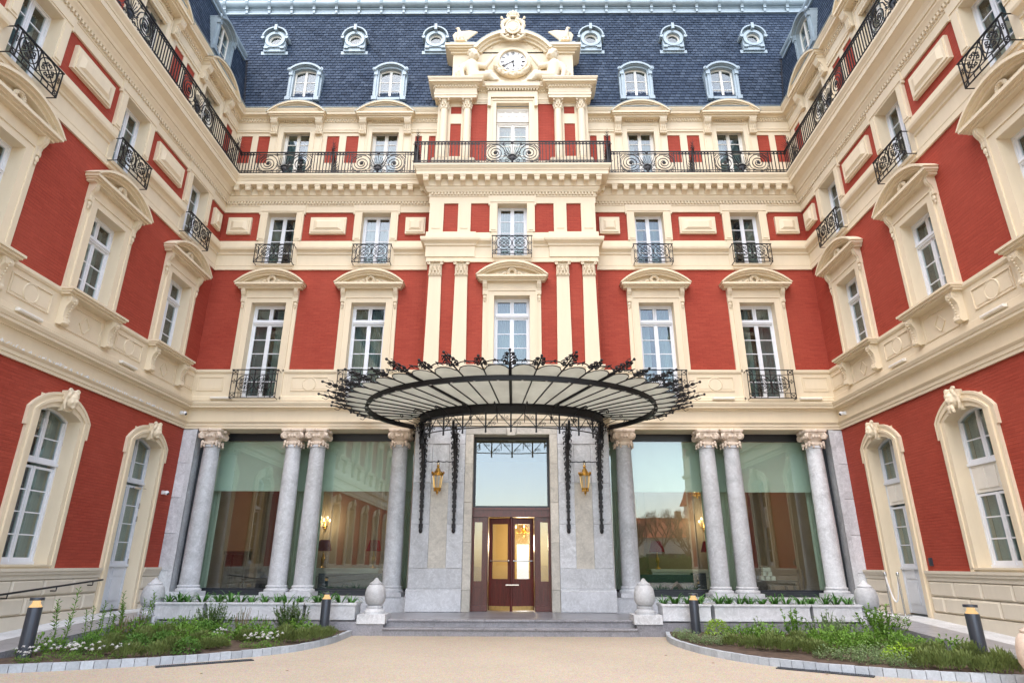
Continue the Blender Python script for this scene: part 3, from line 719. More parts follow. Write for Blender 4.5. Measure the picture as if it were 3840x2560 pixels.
def surroundA():
    m = MB(); w_ = WA
    for s in (-1, 1):
        a, b = sorted((s * w_, s * (w_ + .14))); m.box(a, b, A - .06, A, 14.34, ZAT + .12)
        a, b = sorted((s * (w_ + .14), s * (w_ + .18))); m.box(a, b, A - .085, A, 14.34, ZAT + .16)
        a, b = sorted((s * (w_ + .18), s * (w_ + .47))); m.box(a, b, A - .05, A, 14.34, 17.0)
        a, b = sorted((s * (w_ + .24), s * (w_ + .41))); m.box(a, b, A - .068, A - .04, 14.7, 16.35)
        a, b = sorted((s * w_, s * (w_ + .028))); m.box(a, b, A, A + .30, ZA0, ZAT)
    m.box(-w_, w_, A - .06, A, ZAT, ZAT + .12).box(-w_ - .14, w_ + .14, A - .085, A, ZAT + .12, ZAT + .16).box(-w_ - .18, w_ + .18, A - .05, A, ZAT + .16, 17.06)
    m.box(-w_ - .028, w_ + .028, A, A + .30, ZAT, ZAT + .028)
    ped = MB(); zb = 17.14
    ped.box(-.98, .98, A - .30, A, zb - .06, zb).box(-1.02, 1.02, A - .36, A, zb, zb + .05).box(-1.06, 1.06, A - .42, A, zb + .05, zb + .12)
    zo = zb + .12
    ped.strip(segarc(.94, zo, 17.60), segarc(.99, zo, 17.655), A - .31, A)
    ped.strip(segarc(.99, zo, 17.655), segarc(1.04, zo, 17.70), A - .37, A)
    ped.strip(segarc(1.04, zo, 17.70), segarc(1.10, zo, 17.77), A - .44, A + .1)
    ped.prism(segarc(.94, zo + .001, 17.60), A - .2, A)
    for k in range(22):
        p = segarc(.90, zo, 17.565, 21)[k]; ped.box(p[0] - .018, p[0] + .018, A - .245, A - .2, p[1] - .035, p[1] + .015)
    for k in range(13): x = -.5 + k / 12.; ped.box(x - .025, x + .025, A - .13, A - .05, zb - .12, zb - .05)
    cap = MB().strip(segarc(1.10, zo, 17.77), segarc(1.115, zo, 17.785), A - .45, A + .15)
    kids = [node('pediment', ped, 'cream', [node('lead_cap', cap, 'zinc')])]
    for s in (-1, 1):
        a, b = sorted((s * (w_ + .21), s * (w_ + .45)))
        c = MB().prism([(A, 17.08), (A - .30, 17.08), (A - .31, 17.0), (A - .27, 16.9), (A - .19, 16.82), (A - .15, 16.7), (A - .17, 16.58), (A - .14, 16.5), (A - .06, 16.48), (A, 16.5)], a, b, 'x')
        mm = (a + b) / 2
        for e in (-.07, 0, .07): c.box(mm + e - .012, mm + e + .012, A - .2, A - .1, 16.55, 16.86)
        c.tube([(a - .01, A - .14, 16.50), (b + .01, A - .14, 16.50)], .045, 8)
        c.box(a - .02, b + .02, A - .31, A, 17.04, 17.08)
        kids.append(node('console', c, 'cream_carved'))
    return node('window_surround', m, 'cream', kids)
SURA = surroundA()
WINA = [window_node(WA, ZA0, ZAT, 5, None, A + .2, 'offwhite', g_, k) for k, g_ in ((21, .3), (22, .12))]
for i, b in enumerate(BAYS): inst(SURA, hotel, Tx(b)); inst(WINA[i % 2], hotel, Tx(b))
for F, bays in ((FL, LB), (FR, RB)):
    for i, b in enumerate(bays): inst(SURA, hotel, F @ Tx(b)); inst(WINA[i % 2], hotel, F @ Tx(b))

# ------------------------------------------------------------------ mansard roofs
KR = .18; RZ0, RZ1, WZ1 = 17.50, 23.5, 20.45
def roof_y(z): return .12 + (z - RZ0) * KR
def slates(F, x0f, x1f, z0, z1, name, singles=0):
    rows = int((z1 - z0) / .158); mb = MB(); rnd = random.Random(3); lone = []
    sw, th = .195, .014
    for r in range(rows + 1):
        za = z0 + r * .158; zb = min(za + .18, z1 + .02); xa, xb = x0f(za), x1f(za)
        x = xa - (sw / 2 if r % 2 else 0)
        while x < xb:
            a, b = max(x, xa), min(x + sw - .018, xb); x += sw
            if b - a < .02: continue
            e = rnd.uniform(-.004, .004); ya, yb = roof_y(za) - .022 - rnd.random() * .010, roof_y(zb) - .002
            vs = [(a, ya, za + e), (b, ya, za + e), (b, yb, zb), (a, yb, zb), (a, ya + th, za + e), (b, ya + th, za + e)]
            fs = [(0, 1, 2, 3), (0, 4, 5, 1), (1, 5, 2), (0, 3, 4)]
            t = min(1, max(0, rnd.gauss(.45, .24)))
            if len(lone) < singles and r < 3:
                q = MB(); q.cur = t; q.add(vs, fs); lone.append(q)
            else: mb.cur = t; mb.add(vs, fs)
    base = MB(); ya, yb = roof_y(z0) + .012, roof_y(z1) + .012
    base.add([(x0f(z0), ya, z0), (x1f(z0), ya, z0), (x1f(z1), yb, z1), (x0f(z1), yb, z1)], [(0, 1, 2, 3)]); base.cur = None
    rf = P(base, 'roof', 'slate_under', F)
    tag(put(mb, 'slate_field', 'slate', rf, None, fix=False), kind='stuff')
    for q in lone: put(q, 'slate', 'slate', rf, fix=False)
    return rf
xe = 10.0
slates(FB, lambda z: -(xe + roof_y(z)) if z < WZ1 else -14., lambda z: xe + roof_y(z) if z < WZ1 else 14., RZ0, RZ1, 'main', 290)
slates(FL, lambda z: -WL, lambda z: .1 + roof_y(z), RZ0, WZ1, 'left')
slates(FR, lambda z: -.1 - roof_y(z), lambda z: WING, RZ0, WZ1, 'right')
# zinc roll at the top of the wing roofs, flat zinc behind
for F, x0, x1 in ((FL, -WL, .45), (FR, -.45, WING)):
    yy = roof_y(WZ1); m = MB().tube([(x0, yy - .02, WZ1 + .10), (x1, yy - .02, WZ1 + .10)], .15, 14)
    P(m, 'zinc_roll', 'zinc', F, True)
    P(MB().box(x0, x1, yy - .10, yy + .05, WZ1 - .14, WZ1 - .02).box(x0, x1, yy, yy + 5.5, WZ1 + .1, WZ1 + .16), 'zinc_flat_roof', 'zinc', F)
# crest of the main roof: fascia, rolls and brackets
yc = roof_y(RZ1)
cr = MB(); XR = 14.0
cr.sweep([(-.1, RZ1 - .06), (.10, RZ1 - .05), (.10, RZ1), (.05, RZ1 + .02), (.05, RZ1 + .22), (.09, RZ1 + .23), (.09, RZ1 + .27), (.03, RZ1 + .30), (-.1, RZ1 + .30)], [(-XR, yc), (XR, yc)])
roll = MB().tube([(-XR, yc - .10, RZ1 + .46), (XR, yc - .10, RZ1 + .46)], .17, 16)
roll2 = MB().box(-XR, XR, yc - .16, yc + .3, RZ1 + .64, RZ1 + .72).box(-XR, XR, yc - .24, yc + .3, RZ1 + .72, RZ1 + .80).box(-XR, XR, yc - .10, yc + 7, RZ1 + .80, RZ1 + .95)
crest = P(cr, 'roof_crest', 'zinc'); put(roll, 'zinc_roll', 'zinc', crest, smooth=True); put(roll2, 'zinc_cap', 'zinc', crest)
bk = MB().box(-.05, .05, yc - .13, yc, RZ1 - .01, RZ1 + .26).prism([(yc, RZ1 + .22), (yc - .15, RZ1 + .22), (yc - .2, RZ1 + .30), (yc - .27, RZ1 + .36), (yc - .31, RZ1 + .48), (yc - .28, RZ1 + .60), (yc - .22, RZ1 + .67), (yc, RZ1 + .67)], -.055, .055, 'x').box(-.06, .06, yc - .17, yc, RZ1 + .16, RZ1 + .23).mesh('crest_bracket', 'zinc')
for k in range(-14, 15): obj('crest_bracket', bk, crest, Tx(k * .955 + .12))

# ------------------------------------------------------------------ dormers
def dormer_node():
    z0, z1, w_ = 18.16, 19.46, .43; y0 = .13
    m = MB()                                        # zinc front with curved head
    for s in (-1, 1):
        a, b = sorted((s * w_, s * (w_ + .08))); m.box(a, b, y0, y0 + .3, z0, z1)
        a, b = sorted((s * (w_ + .08), s * (w_ + .14))); m.box(a, b, y0 - .03, y0 + .3, z0 - .03, z1)
        a, b = sorted((s * (w_ + .14), s * (w_ + .21))); m.box(a, b, y0 + .05, y0 + .75, z0 - .1, z1 + .05)   # cheek
        a, b = sorted((s * (w_ + .02), s * (w_ + .22))); m.box(a, b, y0 - .06, y0 + .1, z0 - .1, z0 + .06)     # foot
        a, b = sorted((s * (w_ + .05), s * (w_ + .19))); m.box(a, b, y0 - .06, y0 + .2, z1 - .22, z1)
        m.tube(spiral(s * (w_ + .17), z1 + .02, .085, .02, pi / 2, -s * 1.2, 12, y0 - .07), .035, 6)
    m.box(-w_, w_, y0 - .05, y0 + .1, z0 - .1, z0)
    i0 = segarc(w_, z1 - .001, z1 + .13); o0 = segarc(w_ + .14, z1 - .02, z1 + .25); m.strip(i0, o0, y0, y0 + .4)
    hood = MB().strip(segarc(w_ + .14, z1 - .02, z1 + .25), segarc(w_ + .22, z1 - .0, z1 + .33), y0 - .12, y0 + .95)
    hood.strip(segarc(w_ + .10, z1 - .0, z1 + .22), segarc(w_ + .14, z1 - .02, z1 + .25), y0 - .06, y0)
    # window with arched head
    fr = MB(); kids = []; yf = y0 + .14
    fr.box(-w_, -w_ + .06, yf, yf + .06, z0, z1).box(w_ - .06, w_, yf, yf + .06, z0, z1).box(-.045, .045, yf - .01, yf + .06, z0, z1 + .08).box(-w_, w_, yf, yf + .06, z0, z0 + .06)
    fr.strip(segarc(w_ - .06, z1 - .03, z1 + .06), segarc(w_, z1, z1 + .13), yf, yf + .06)
    for s in (-1, 1):
        zz = [z0 + .06, z0 + .46, z0 + .87, z1 + .05]
        for k in range(3):
            a, b = sorted((s * .045, s * (w_ - .06)))
            if k: fr.box(a, b, yf + .01, yf + .05, zz[k] - .012, zz[k] + .012)
            kids.append(node('pane', MB().box(a, b, yf + .02, yf + .03, zz[k], zz[k + 1]), 'glass'))
    kids += curtains(w_ - .02, z0, z1 + .05, yf + .2, .15, 5)
    win = node('window', fr, 'offwhite', [])
    return node('dormer', m, 'zinc', [node('hood', hood, 'zinc', smooth=True), win] + kids)
DOR = dormer_node()
for b in BAYS: inst(DOR, hotel, Tx(b * 1.0))
for F, bays in ((FL, LB), (FR, RB)):
    for b in bays[:2]: inst(DOR, hotel, F @ Tx(b))
def oculus_node():
    zc = 21.52; y0 = .60; R = .30
    m = MB()
    outer = [(R + .16) * 1.0] * 1
    # ring and base plate
    n = 28; inn = [(R * cos(2 * pi * i / n), zc + R * sin(2 * pi * i / n)) for i in range(n + 1)]; out = [((R + .13) * cos(2 * pi * i / n), zc + (R + .13) * sin(2 * pi * i / n)) for i in range(n + 1)]
    m.strip(inn, out, y0 - .05, y0 + .42)
    inn2 = [((R + .12) * cos(a), zc + (R + .12) * sin(a)) for a in [pi * 1.25 - 1.5 * pi * i / 24 for i in range(25)]]
    body = MB().box(-.46, .46, y0 + .02, y0 + .5, zc - .62, zc - .40).box(-.46, -.30, y0 + .021, y0 + .5, zc - .40, zc + .1).box(.30, .46, y0 + .021, y0 + .5, zc - .40, zc + .1)
    body.box(-.44, -.26, y0 - .05, y0 + .1, zc - .50, zc - .40).box(.26, .44, y0 - .05, y0 + .1, zc - .50, zc - .40).box(-.44, .44, y0 - .03, y0 + .1, zc - .44, zc - .36)
    body.strip([(R * 1.2 * cos(a), zc + R * 1.2 * sin(a)) for a in [pi * i / 16 for i in range(17)]], [(.50 * cos(a), zc + .06 + .50 * sin(a)) for a in [pi * i / 16 for i in range(17)]], y0 + .03, y0 + .5)
    body.box(-.58, .58, y0 + .10, y0 + .14, zc - .72, zc - .55)
    hood = MB().strip([(.50 * cos(a), zc + .08 + .50 * sin(a)) for a in [pi * i / 20 for i in range(21)]], [(.56 * cos(a), zc + .08 + .56 * sin(a)) for a in [pi * i / 20 for i in range(21)]], y0 - .13, y0 + .7)
    for s in (-1, 1): hood.tube([(s * .52, y0 - .13, zc + .04), (s * .52, y0 + .3, zc + .04)], .075, 10)
    hood.box(-.06, .06, y0 - .17, y0 + .2, zc + .42, zc + .72)
    fr = MB(); n = 24; fr.strip([(.225 * cos(2 * pi * i / n), zc - .01 + .235 * sin(2 * pi * i / n)) for i in range(n + 1)], [(.30 * cos(2 * pi * i / n), zc + .30 * sin(2 * pi * i / n)) for i in range(n + 1)], y0 + .08, y0 + .14)
    pane = MB().prism([(.235 * cos(2 * pi * i / n), zc + .245 * sin(2 * pi * i / n)) for i in range(n)], y0 + .11, y0 + .12)
    back = MB().box(-.4, .4, y0 + .45, y0 + .47, zc - .4, zc + .4)
    return node('oculus_dormer', body, 'zinc', [node('ring', m, 'zinc', smooth=True), node('hood', hood, 'zinc', smooth=True), node('round_frame', fr, 'offwhite'), node('pane', pane, 'glass'), node('backing', back, 'dark')])
OCU = oculus_node()
for x in (-9.66, -6.42, -3.14, 3.14, 6.46, 9.68): inst(OCU, hotel, Tx(x, .04, 21.45 * .07) @ Matrix.Scale(.93, 4))

# ------------------------------------------------------------------ clock pavilion on the middle
YW = -.30
pav = MB().wall(-2.72, 2.72, 14.33, 17.58, [(-.62, .62, 14.4, 17.62)], YW, YW + .05)
P(MB().wall(-2.74, 2.74, 14.33, 17.58, [(-.62, .62, 14.4, 17.7)] + [tuple(sorted((s * a, s * b))) + (z0, z1) for s in (-1, 1) for a, b, z0, z1 in ((.93, 1.52, 15.0, 17.5), (1.88, 2.27, 15.2, 16.62), (1.88, 2.27, 17.05, 17.38))], YW, YW + .03), 'attic_wall', 'cream')
P(MB().wall(-2.74, 2.74, 14.33, 17.58, [(-.62, .62, 14.4, 17.62)], YW + .031, YW + .33).box(-2.74, -2.44, YW + .33, .3, 14.33, 17.58).box(2.44, 2.74, YW + .33, .3, 14.33, 17.58), 'brick_wall', 'brick')
P(MB().box(-2.745, -2.74, YW + .001, .25, 14.33, 17.58).box(2.74, 2.745, YW + .001, .25, 14.33, 17.58), 'side_facing', 'cream')
def cap_round(r, z0, z1, c=(0, 0)):
    m = MB(); h = z1 - z0
    m.lathe([(r, z0), (r * 1.02, z0 + h * .5), (r * 1.3, z1 - .05)], 14, (c[0], c[1], 0)); a = r * 1.62
    m.box(c[0] - a, c[0] + a, c[1] - a, c[1] + a, z1 - .05, z1)
    for row, n, zz, hh, off in ((0, 8, z0, h * .42, 0), (1, 8, z0 + h * .25, h * .45, .5)):
        for k in range(n):
            t = 2 * pi * (k + off) / n; d = Vector((cos(t), sin(t)))
            f_ = lambda q, z: (c[0] + d.x * r * q, c[1] + d.y * r * q, z)
            m.tube([f_(1.0, zz), f_(1.15, zz + hh * .6), f_(1.45, zz + hh), f_(1.55, zz + hh * .85)], r * .3, 5, r1=r * .18)
    for k in range(4):
        t = pi / 4 + k * pi / 2; m.ball((c[0] + cos(t) * r * 1.75, c[1] + sin(t) * r * 1.75, z1 - .10), r * .32, 7, 5)
    return m
cshaft = MB().lathe([(.20, 14.86), (.21, 14.90), (.20, 14.94), (.165, 14.97), (.18, 15.0), (.15, 15.03), (.15, 15.4), (.125, 17.12), (.14, 17.13), (.14, 17.16)], 18)
PCOL = node('column', cshaft, 'cream', [node('capital', cap_round(.125, 17.16, 17.56), 'cream_carved')], True)
for x in (-2.50, -1.66, 1.66, 2.50): inst(PCOL, hotel, Tx(x, YW - .12))
for s in (-1, 1):
    c = s * 2.08; P(MB().box(c - .72, c + .72, YW - .40, YW, 14.33, 14.72).box(c - .76, c + .76, YW - .44, YW, 14.72, 14.80).box(c - .72, c + .72, YW - .40, YW, 14.80, 14.86), 'pedestal', 'cream')
# window, blind box and surround of the pavilion
wn_ = window_node(.59, 14.4, 16.72, 5, None, YW + .2, 'offwhite', .3, 31); inst(wn_, hotel)
bb = MB().box(-.59, .59, YW + .16, YW + .24, 16.72, 17.5).box(-.59, .59, YW + .12, YW + .16, 16.78, 16.84).box(-.57, .57, YW + .13, YW + .16, 17.3, 17.33)
for k in range(4): bb.tube(arc(-.405 + k * .27, 17.14, .08, pi, 2 * pi, 8, YW + .155), .012, 4); bb.box(-.51 + k * .27, -.30 + k * .27, YW + .14, YW + .16, 17.24, 17.26)
P(bb, 'blind_box', 'offwhite')
sw_ = MB()
for s in (-1, 1):
    a, b = sorted((s * .60, s * .74)); sw_.box(a, b, YW - .06, YW + .3, 14.4, 17.6)
    a, b = sorted((s * .74, s * .80)); sw_.box(a, b, YW - .09, YW, 14.4, 17.66)
    a, b = sorted((s * .80, s * .92)); sw_.box(a, b, YW - .05, YW, 14.4, 17.7)
sw_.box(-.60, .60, YW - .06, YW + .3, 17.5, 17.6).box(-.74, .74, YW - .09, YW, 17.6, 17.66).box(-.92, .92, YW - .12, YW, 17.72, 17.98)
for s in (-1, 1): sw_.box(*sorted((s * .80, s * .92)), YW - .16, YW, 17.3, 17.72)
P(sw_, 'window_surround', 'cream')
PP = [(-2.86, .2), (-2.86, YW - .28), (-1.32, YW - .28), (-1.32, YW), (1.32, YW), (1.32, YW - .28), (2.86, YW - .28), (2.86, .2)]
run([(-.3, 17.56), (0, 17.56), (0, 17.66), (.02, 17.67), (.02, 17.76), (.03, 17.78), (0, 17.80), (0, 17.98), (.03, 18.0), (.03, 18.06), (.08, 18.09), (.12, 18.12), (.2, 18.13), (.2, 18.20), (.22, 18.21), (.25, 18.27), (.25, 18.31), (-.3, 18.33)], PP, 'pavilion_entablature')
P(MB().box(-2.6, 2.6, YW + .02, .3, 17.57, 18.29), 'pavilion_core', 'cream')
dm = MB()
for i in range(7): dentils(dm, PP[i], PP[i + 1], 18.0, 18.07, .02, .075, .05, .05)
dentils(dm, (-.95, YW - .12), (.95, YW - .12), 17.99, 18.06, 0, .06, .05, .05)
P(MB().box(-.97, .97, YW - .2, YW, 18.06, 18.12).box(-1.02, 1.02, YW - .25, YW, 18.12, 18.28), 'window_cornice', 'cream')
tag(P(dm, 'dentil_course', 'cream'), kind='stuff')
# upper block with arched top
YB = -.12
ub = MB().box(-2.30, 2.30, YB, 1.2, 18.30, 20.12)
ub.box(-2.1, -1.5, YB - .015, YB, 18.6, 19.9).box(1.5, 2.1, YB - .015, YB, 18.6, 19.9)
P(ub, 'clock_wall', 'cream')
top = MB()
for d, z0, z1 in ((.08, 20.0, 20.08), (.16, 20.08, 20.13), (.24, 20.13, 20.20), (.30, 20.20, 20.30)):
    top.box(-2.30 - d, -1.30, YB - d, 1.2, z0, z1).box(1.30, 2.30 + d, YB - d, 1.2, z0, z1)
top.box(-2.42, -1.2, YB - .06, 1.15, 20.30, 20.56).box(1.2, 2.42, YB - .06, 1.15, 20.30, 20.56)
for r0, r1, d in ((0, .10, .10), (.10, .18, .20), (.18, .30, .32)):
    top.strip(segarc(1.22 + r0, 20.02 + r0 * .2, 20.66 + r0), segarc(1.22 + r1, 20.02 + r1 * .2, 20.66 + r1), YB - d, 1.1)
top.prism(segarc(1.24, 20.05, 20.70), YB, 1.1)
P(top, 'arched_cornice', 'cream')
P(MB().strip(segarc(1.52, 20.07, 20.965), segarc(1.535, 20.07, 20.985), YB - .33, 1.15).box(-2.43, -1.5, YB - .07, 1.16, 20.56, 20.575).box(1.5, 2.43, YB - .07, 1.16, 20.56, 20.575), 'lead_flashing', 'zinc')
for sx, sz in ((-.53, 20.5), (.53, 20.5), (-.83, 20.32), (.83, 20.32)):
    st = [(sx + (.065 if k % 2 == 0 else .026) * sin(pi * k / 5), sz + (.065 if k % 2 == 0 else .026) * cos(pi * k / 5)) for k in range(10)]
    P(MB().prism(st, YB - .03, YB + .01), 'star', 'cream_carved')
# clock
ZK, RK, YK = 19.60, .51, YB - .05
ck = MB(); n = 40
ck.strip([(RK * cos(2 * pi * i / n), ZK + RK * sin(2 * pi * i / n)) for i in range(n + 1)], [((RK + .05) * cos(2 * pi * i / n), ZK + (RK + .05) * sin(2 * pi * i / n)) for i in range(n + 1)], YK - .10, YK + .06)
ck.strip([((RK + .05) * cos(2 * pi * i / n), ZK + (RK + .05) * sin(2 * pi * i / n)) for i in range(n + 1)], [((RK + .17) * cos(2 * pi * i / n), ZK + (RK + .17) * sin(2 * pi * i / n)) for i in range(n + 1)], YK - .05, YK + .06)
clock = P(ck, 'clock', 'cream', FB, True)
put(MB().prism([(RK * cos(2 * pi * i / n), ZK + RK * sin(2 * pi * i / n)) for i in range(n)], YK, YK + .04), 'dial', 'dial', clock)
ROM = ['XII', 'I', 'II', 'III', 'IV', 'V', 'VI', 'VII', 'VIII', 'IX', 'X', 'XI']
def numeral(txt):
    m = MB(); h, t = .11, .011; wd = {'I': .030, 'V': .068, 'X': .068}; tot = sum(wd[c] for c in txt); x = -tot / 2
    def bar(x0, z0, x1, z1, tt):
        m.prism([(x0 - tt, z0), (x0 + tt, z0), (x1 + tt, z1), (x1 - tt, z1)] if z1 > z0 else [(x1 - tt, z1), (x1 + tt, z1), (x0 + tt, z0), (x0 - tt, z0)], -.006, .0)
    for c in txt:
        cx = x + wd[c] / 2; x += wd[c]
        if c == 'I': bar(cx, -h / 2, cx, h / 2, t * .8)
        if c == 'V': bar(cx, -h / 2, cx - .024, h / 2, t * .85); bar(cx, -h / 2, cx + .024, h / 2, t * .5)
        if c == 'X': bar(cx + .024, -h / 2, cx - .024, h / 2, t * .85); bar(cx - .024, -h / 2, cx + .024, h / 2, t * .5)
        m.box(cx - wd[c] * .42, cx + wd[c] * .42, -.006, 0, h / 2 - .006, h / 2).box(cx - wd[c] * .42, cx + wd[c] * .42, -.006, 0, -h / 2, -h / 2 + .006)
    return m
for k, r_ in enumerate(ROM):
    a = 2 * pi * k / 12
    put(numeral(r_), 'numeral', 'iron', clock, T((.40 * sin(a), YK - .003, ZK + .40 * cos(a))) @ Matrix.Rotation(a, 4, 'Y'))
tk = MB()
for k in range(60):
    a = 2 * pi * k / 60; tk.ball((.487 * sin(a), YK - .002, ZK + .487 * cos(a)), (.006, .003, .006) if k % 5 else (.011, .004, .011), 6, 4)
put(tk, 'minute_marks', 'iron', clock)
mh = MB().prism([(-.02, -.06), (.02, -.06), (.015, .25), (.035, .29), (.012, .33), (.005, .44), (-.005, .44), (-.012, .33), (-.035, .29), (-.015, .25)], -.035, -.025).ball((0, -.03, 0), .035, 8, 6)
put(mh, 'minute_hand', 'iron', clock, T((0, YK, ZK)) @ Matrix.Rotation(radians(239), 4, 'Y'))
hh_ = MB().prism([(-.022, -.05), (.022, -.05), (.016, .16), (.045, .20), (.014, .235), (.005, .30), (-.005, .30), (-.014, .235), (-.045, .20), (-.016, .16)], -.022, -.012)
put(hh_, 'hour_hand', 'iron', clock, T((0, YK, ZK)) @ Matrix.Rotation(radians(172), 4, 'Y'))
# garland of fruit and flowers under the dial
gl = MB(); rnd = random.Random(5)
for k in range(120):
    a = radians(rnd.uniform(-158, -22)); rr = RK + .19 + rnd.uniform(-.05, .06); wgt = 1.25 if abs(a + pi / 2) < .9 else .8
    gl.ball((rr * cos(a) * 1.02, YB - .10 - rnd.random() * .10, ZK + rr * sin(a) + .0), rnd.uniform(.035, .062) * wgt, 6, 5)
gl.tube(arc(0, ZK, RK + .19, radians(-165), radians(-15), 20, YB - .06), .09, 8)
obj('fruit_garland', remeshed(gl, 'fruit_garland', 'cream_carved', .022, 1), hotel)
# coat of arms with crown, mantle and crossed sceptres
ca = MB(); yy = YB - .30; zc = 21.02
ca.ball((0, yy, zc), (.26, .10, .31), 16, 10)
ca.tube([(.27 * cos(t), yy - .05, zc + .32 * sin(t)) for t in [2 * pi * i / 24 for i in range(24)]], .035, 6, True)
for s in (-1, 1):
    ca.tube([(s * .10, yy + .02, zc + .42), (s * .30, yy, zc + .34), (s * .42, yy, zc + .12), (s * .36, yy, zc - .1), (s * .44, yy, zc - .32), (s * .34, yy, zc - .46)], .10, 7, r1=.06)
    ca.tube([(s * .16, yy, zc - .36), (s * .34, yy, zc - .48), (s * .2, yy, zc - .56), (0, yy, zc - .6)], .07, 6, r1=.05)
    for k in range(5): ca.ball((s * (.15 + .07 * k), yy - .03, zc + .40 - .035 * k), .06, 7, 5)
    ca.tube([(-s * .30, yy + .0, zc - .30), (s * .42, yy - .02, zc + .46)], .028, 6); ca.ball((s * .44, yy - .02, zc + .49), (.055, .05, .08), 7, 5)
    for k in range(4): ca.tube([(s * (.36 + .02 * k), yy - .06, zc + .1 - .1 * k), (s * (.30 + .04 * k), yy - .06, zc - .35)], .022, 5)
for k in range(14): a = 2 * pi * k / 14; ca.ball((.16 * cos(a), yy - .09, zc + .2 * sin(a)), .018, 5, 4)
ca.box(-.5, .5, yy + .02, yy + .12, zc - .42, zc - .38)
ca.tube([(0, yy - .02, zc - .4), (0, yy - .02, zc - .56)], .05, 6)
# crown
ca.tube([(.19 * cos(t), yy + .02 + .10 * sin(t), zc + .50) for t in [2 * pi * i / 16 for i in range(16)]], .045, 6, True)
for k in range(7):
    t = pi + pi * k / 6; ca.tube([(.19 * cos(t), yy + .02 + .10 * sin(t), zc + .52), (.25 * cos(t), yy + .02 + .13 * sin(t), zc + .64), (.15 * cos(t), yy + .02 + .08 * sin(t), zc + .78), (0, yy + .02, zc + .80)], .028, 5)
    ca.ball((.2 * cos(t), yy - .0 + .10 * sin(t), zc + .58), .035, 6, 4)
ca.ball((0, yy + .03, zc + .66), (.16, .1, .14), 10, 7); ca.ball((0, yy + .02, zc + .84), .045, 7, 5); ca.box(-.015, .015, yy + .0, yy + .04, zc + .86, zc + .94)
obj('coat_of_arms', remeshed(ca, 'coat_of_arms', 'cream_carved', .016, 1), hotel)
# eagles and reclining winged cherubs: carved figures standing on the cornices
def eagle_mesh():
    m = MB()                                             # faces left, right wing spread to +x
    m.capsule((0, 0, .16), (-.06, -.02, .40), .13, .105); m.capsule((-.06, -.02, .40), (-.10, -.05, .54), .085, .06); m.ball((-.12, -.06, .585), (.075, .06, .062), 9, 7)
    m.tube([(-.16, -.07, .59), (-.22, -.08, .58), (-.235, -.08, .545)], .028, 6, r1=.008)
    for k in range(9):
        t = k / 8; a = Vector((.0, .03, .46 - .12 * t)); c = Vector((.64 - .46 * t, .05, .50 - .44 * t))
        m.tube([a, a + (c - a) * .55 + Vector((0, 0, .05 * (1 - t))), c], .075, 6, r1=.035)
    for k in range(6):
        t = k / 5; m.tube([(-.06, .05, .44 - .04 * k), (-.22, .06, .48 - .05 * k), (-.33 + .02 * k, .07, .34 - .06 * k)], .065, 6, r1=.035)
    for k in range(5): m.tube([(.04, .03, .14), (.06 + .045 * k, .04, .03)], .045, 6, r1=.03)
    for s in (-1, 1): m.capsule((s * .07 - .03, -.03, .16), (s * .08 - .04, -.07, .03), .06, .04)
    m.box(-.18, .18, -.12, .12, -.03, .02)
    return remeshed(m, 'eagle', 'cream_carved', .018, 1)
em = eagle_mesh()
e1 = tag(obj('eagle_statue', em), 'carved stone eagle with raised wing on the left end of the clock cornice', 'statue', 'eagles on the clock cornice'); e1.matrix_local = T((-2.02, YB - .05, 20.60))
e2 = tag(obj('eagle_statue', em), 'carved stone eagle with raised wing on the right end of the clock cornice', 'statue', 'eagles on the clock cornice'); e2.matrix_local = T((2.02, YB - .05, 20.60)) @ Matrix.Scale(-1, 4, (1, 0, 0))
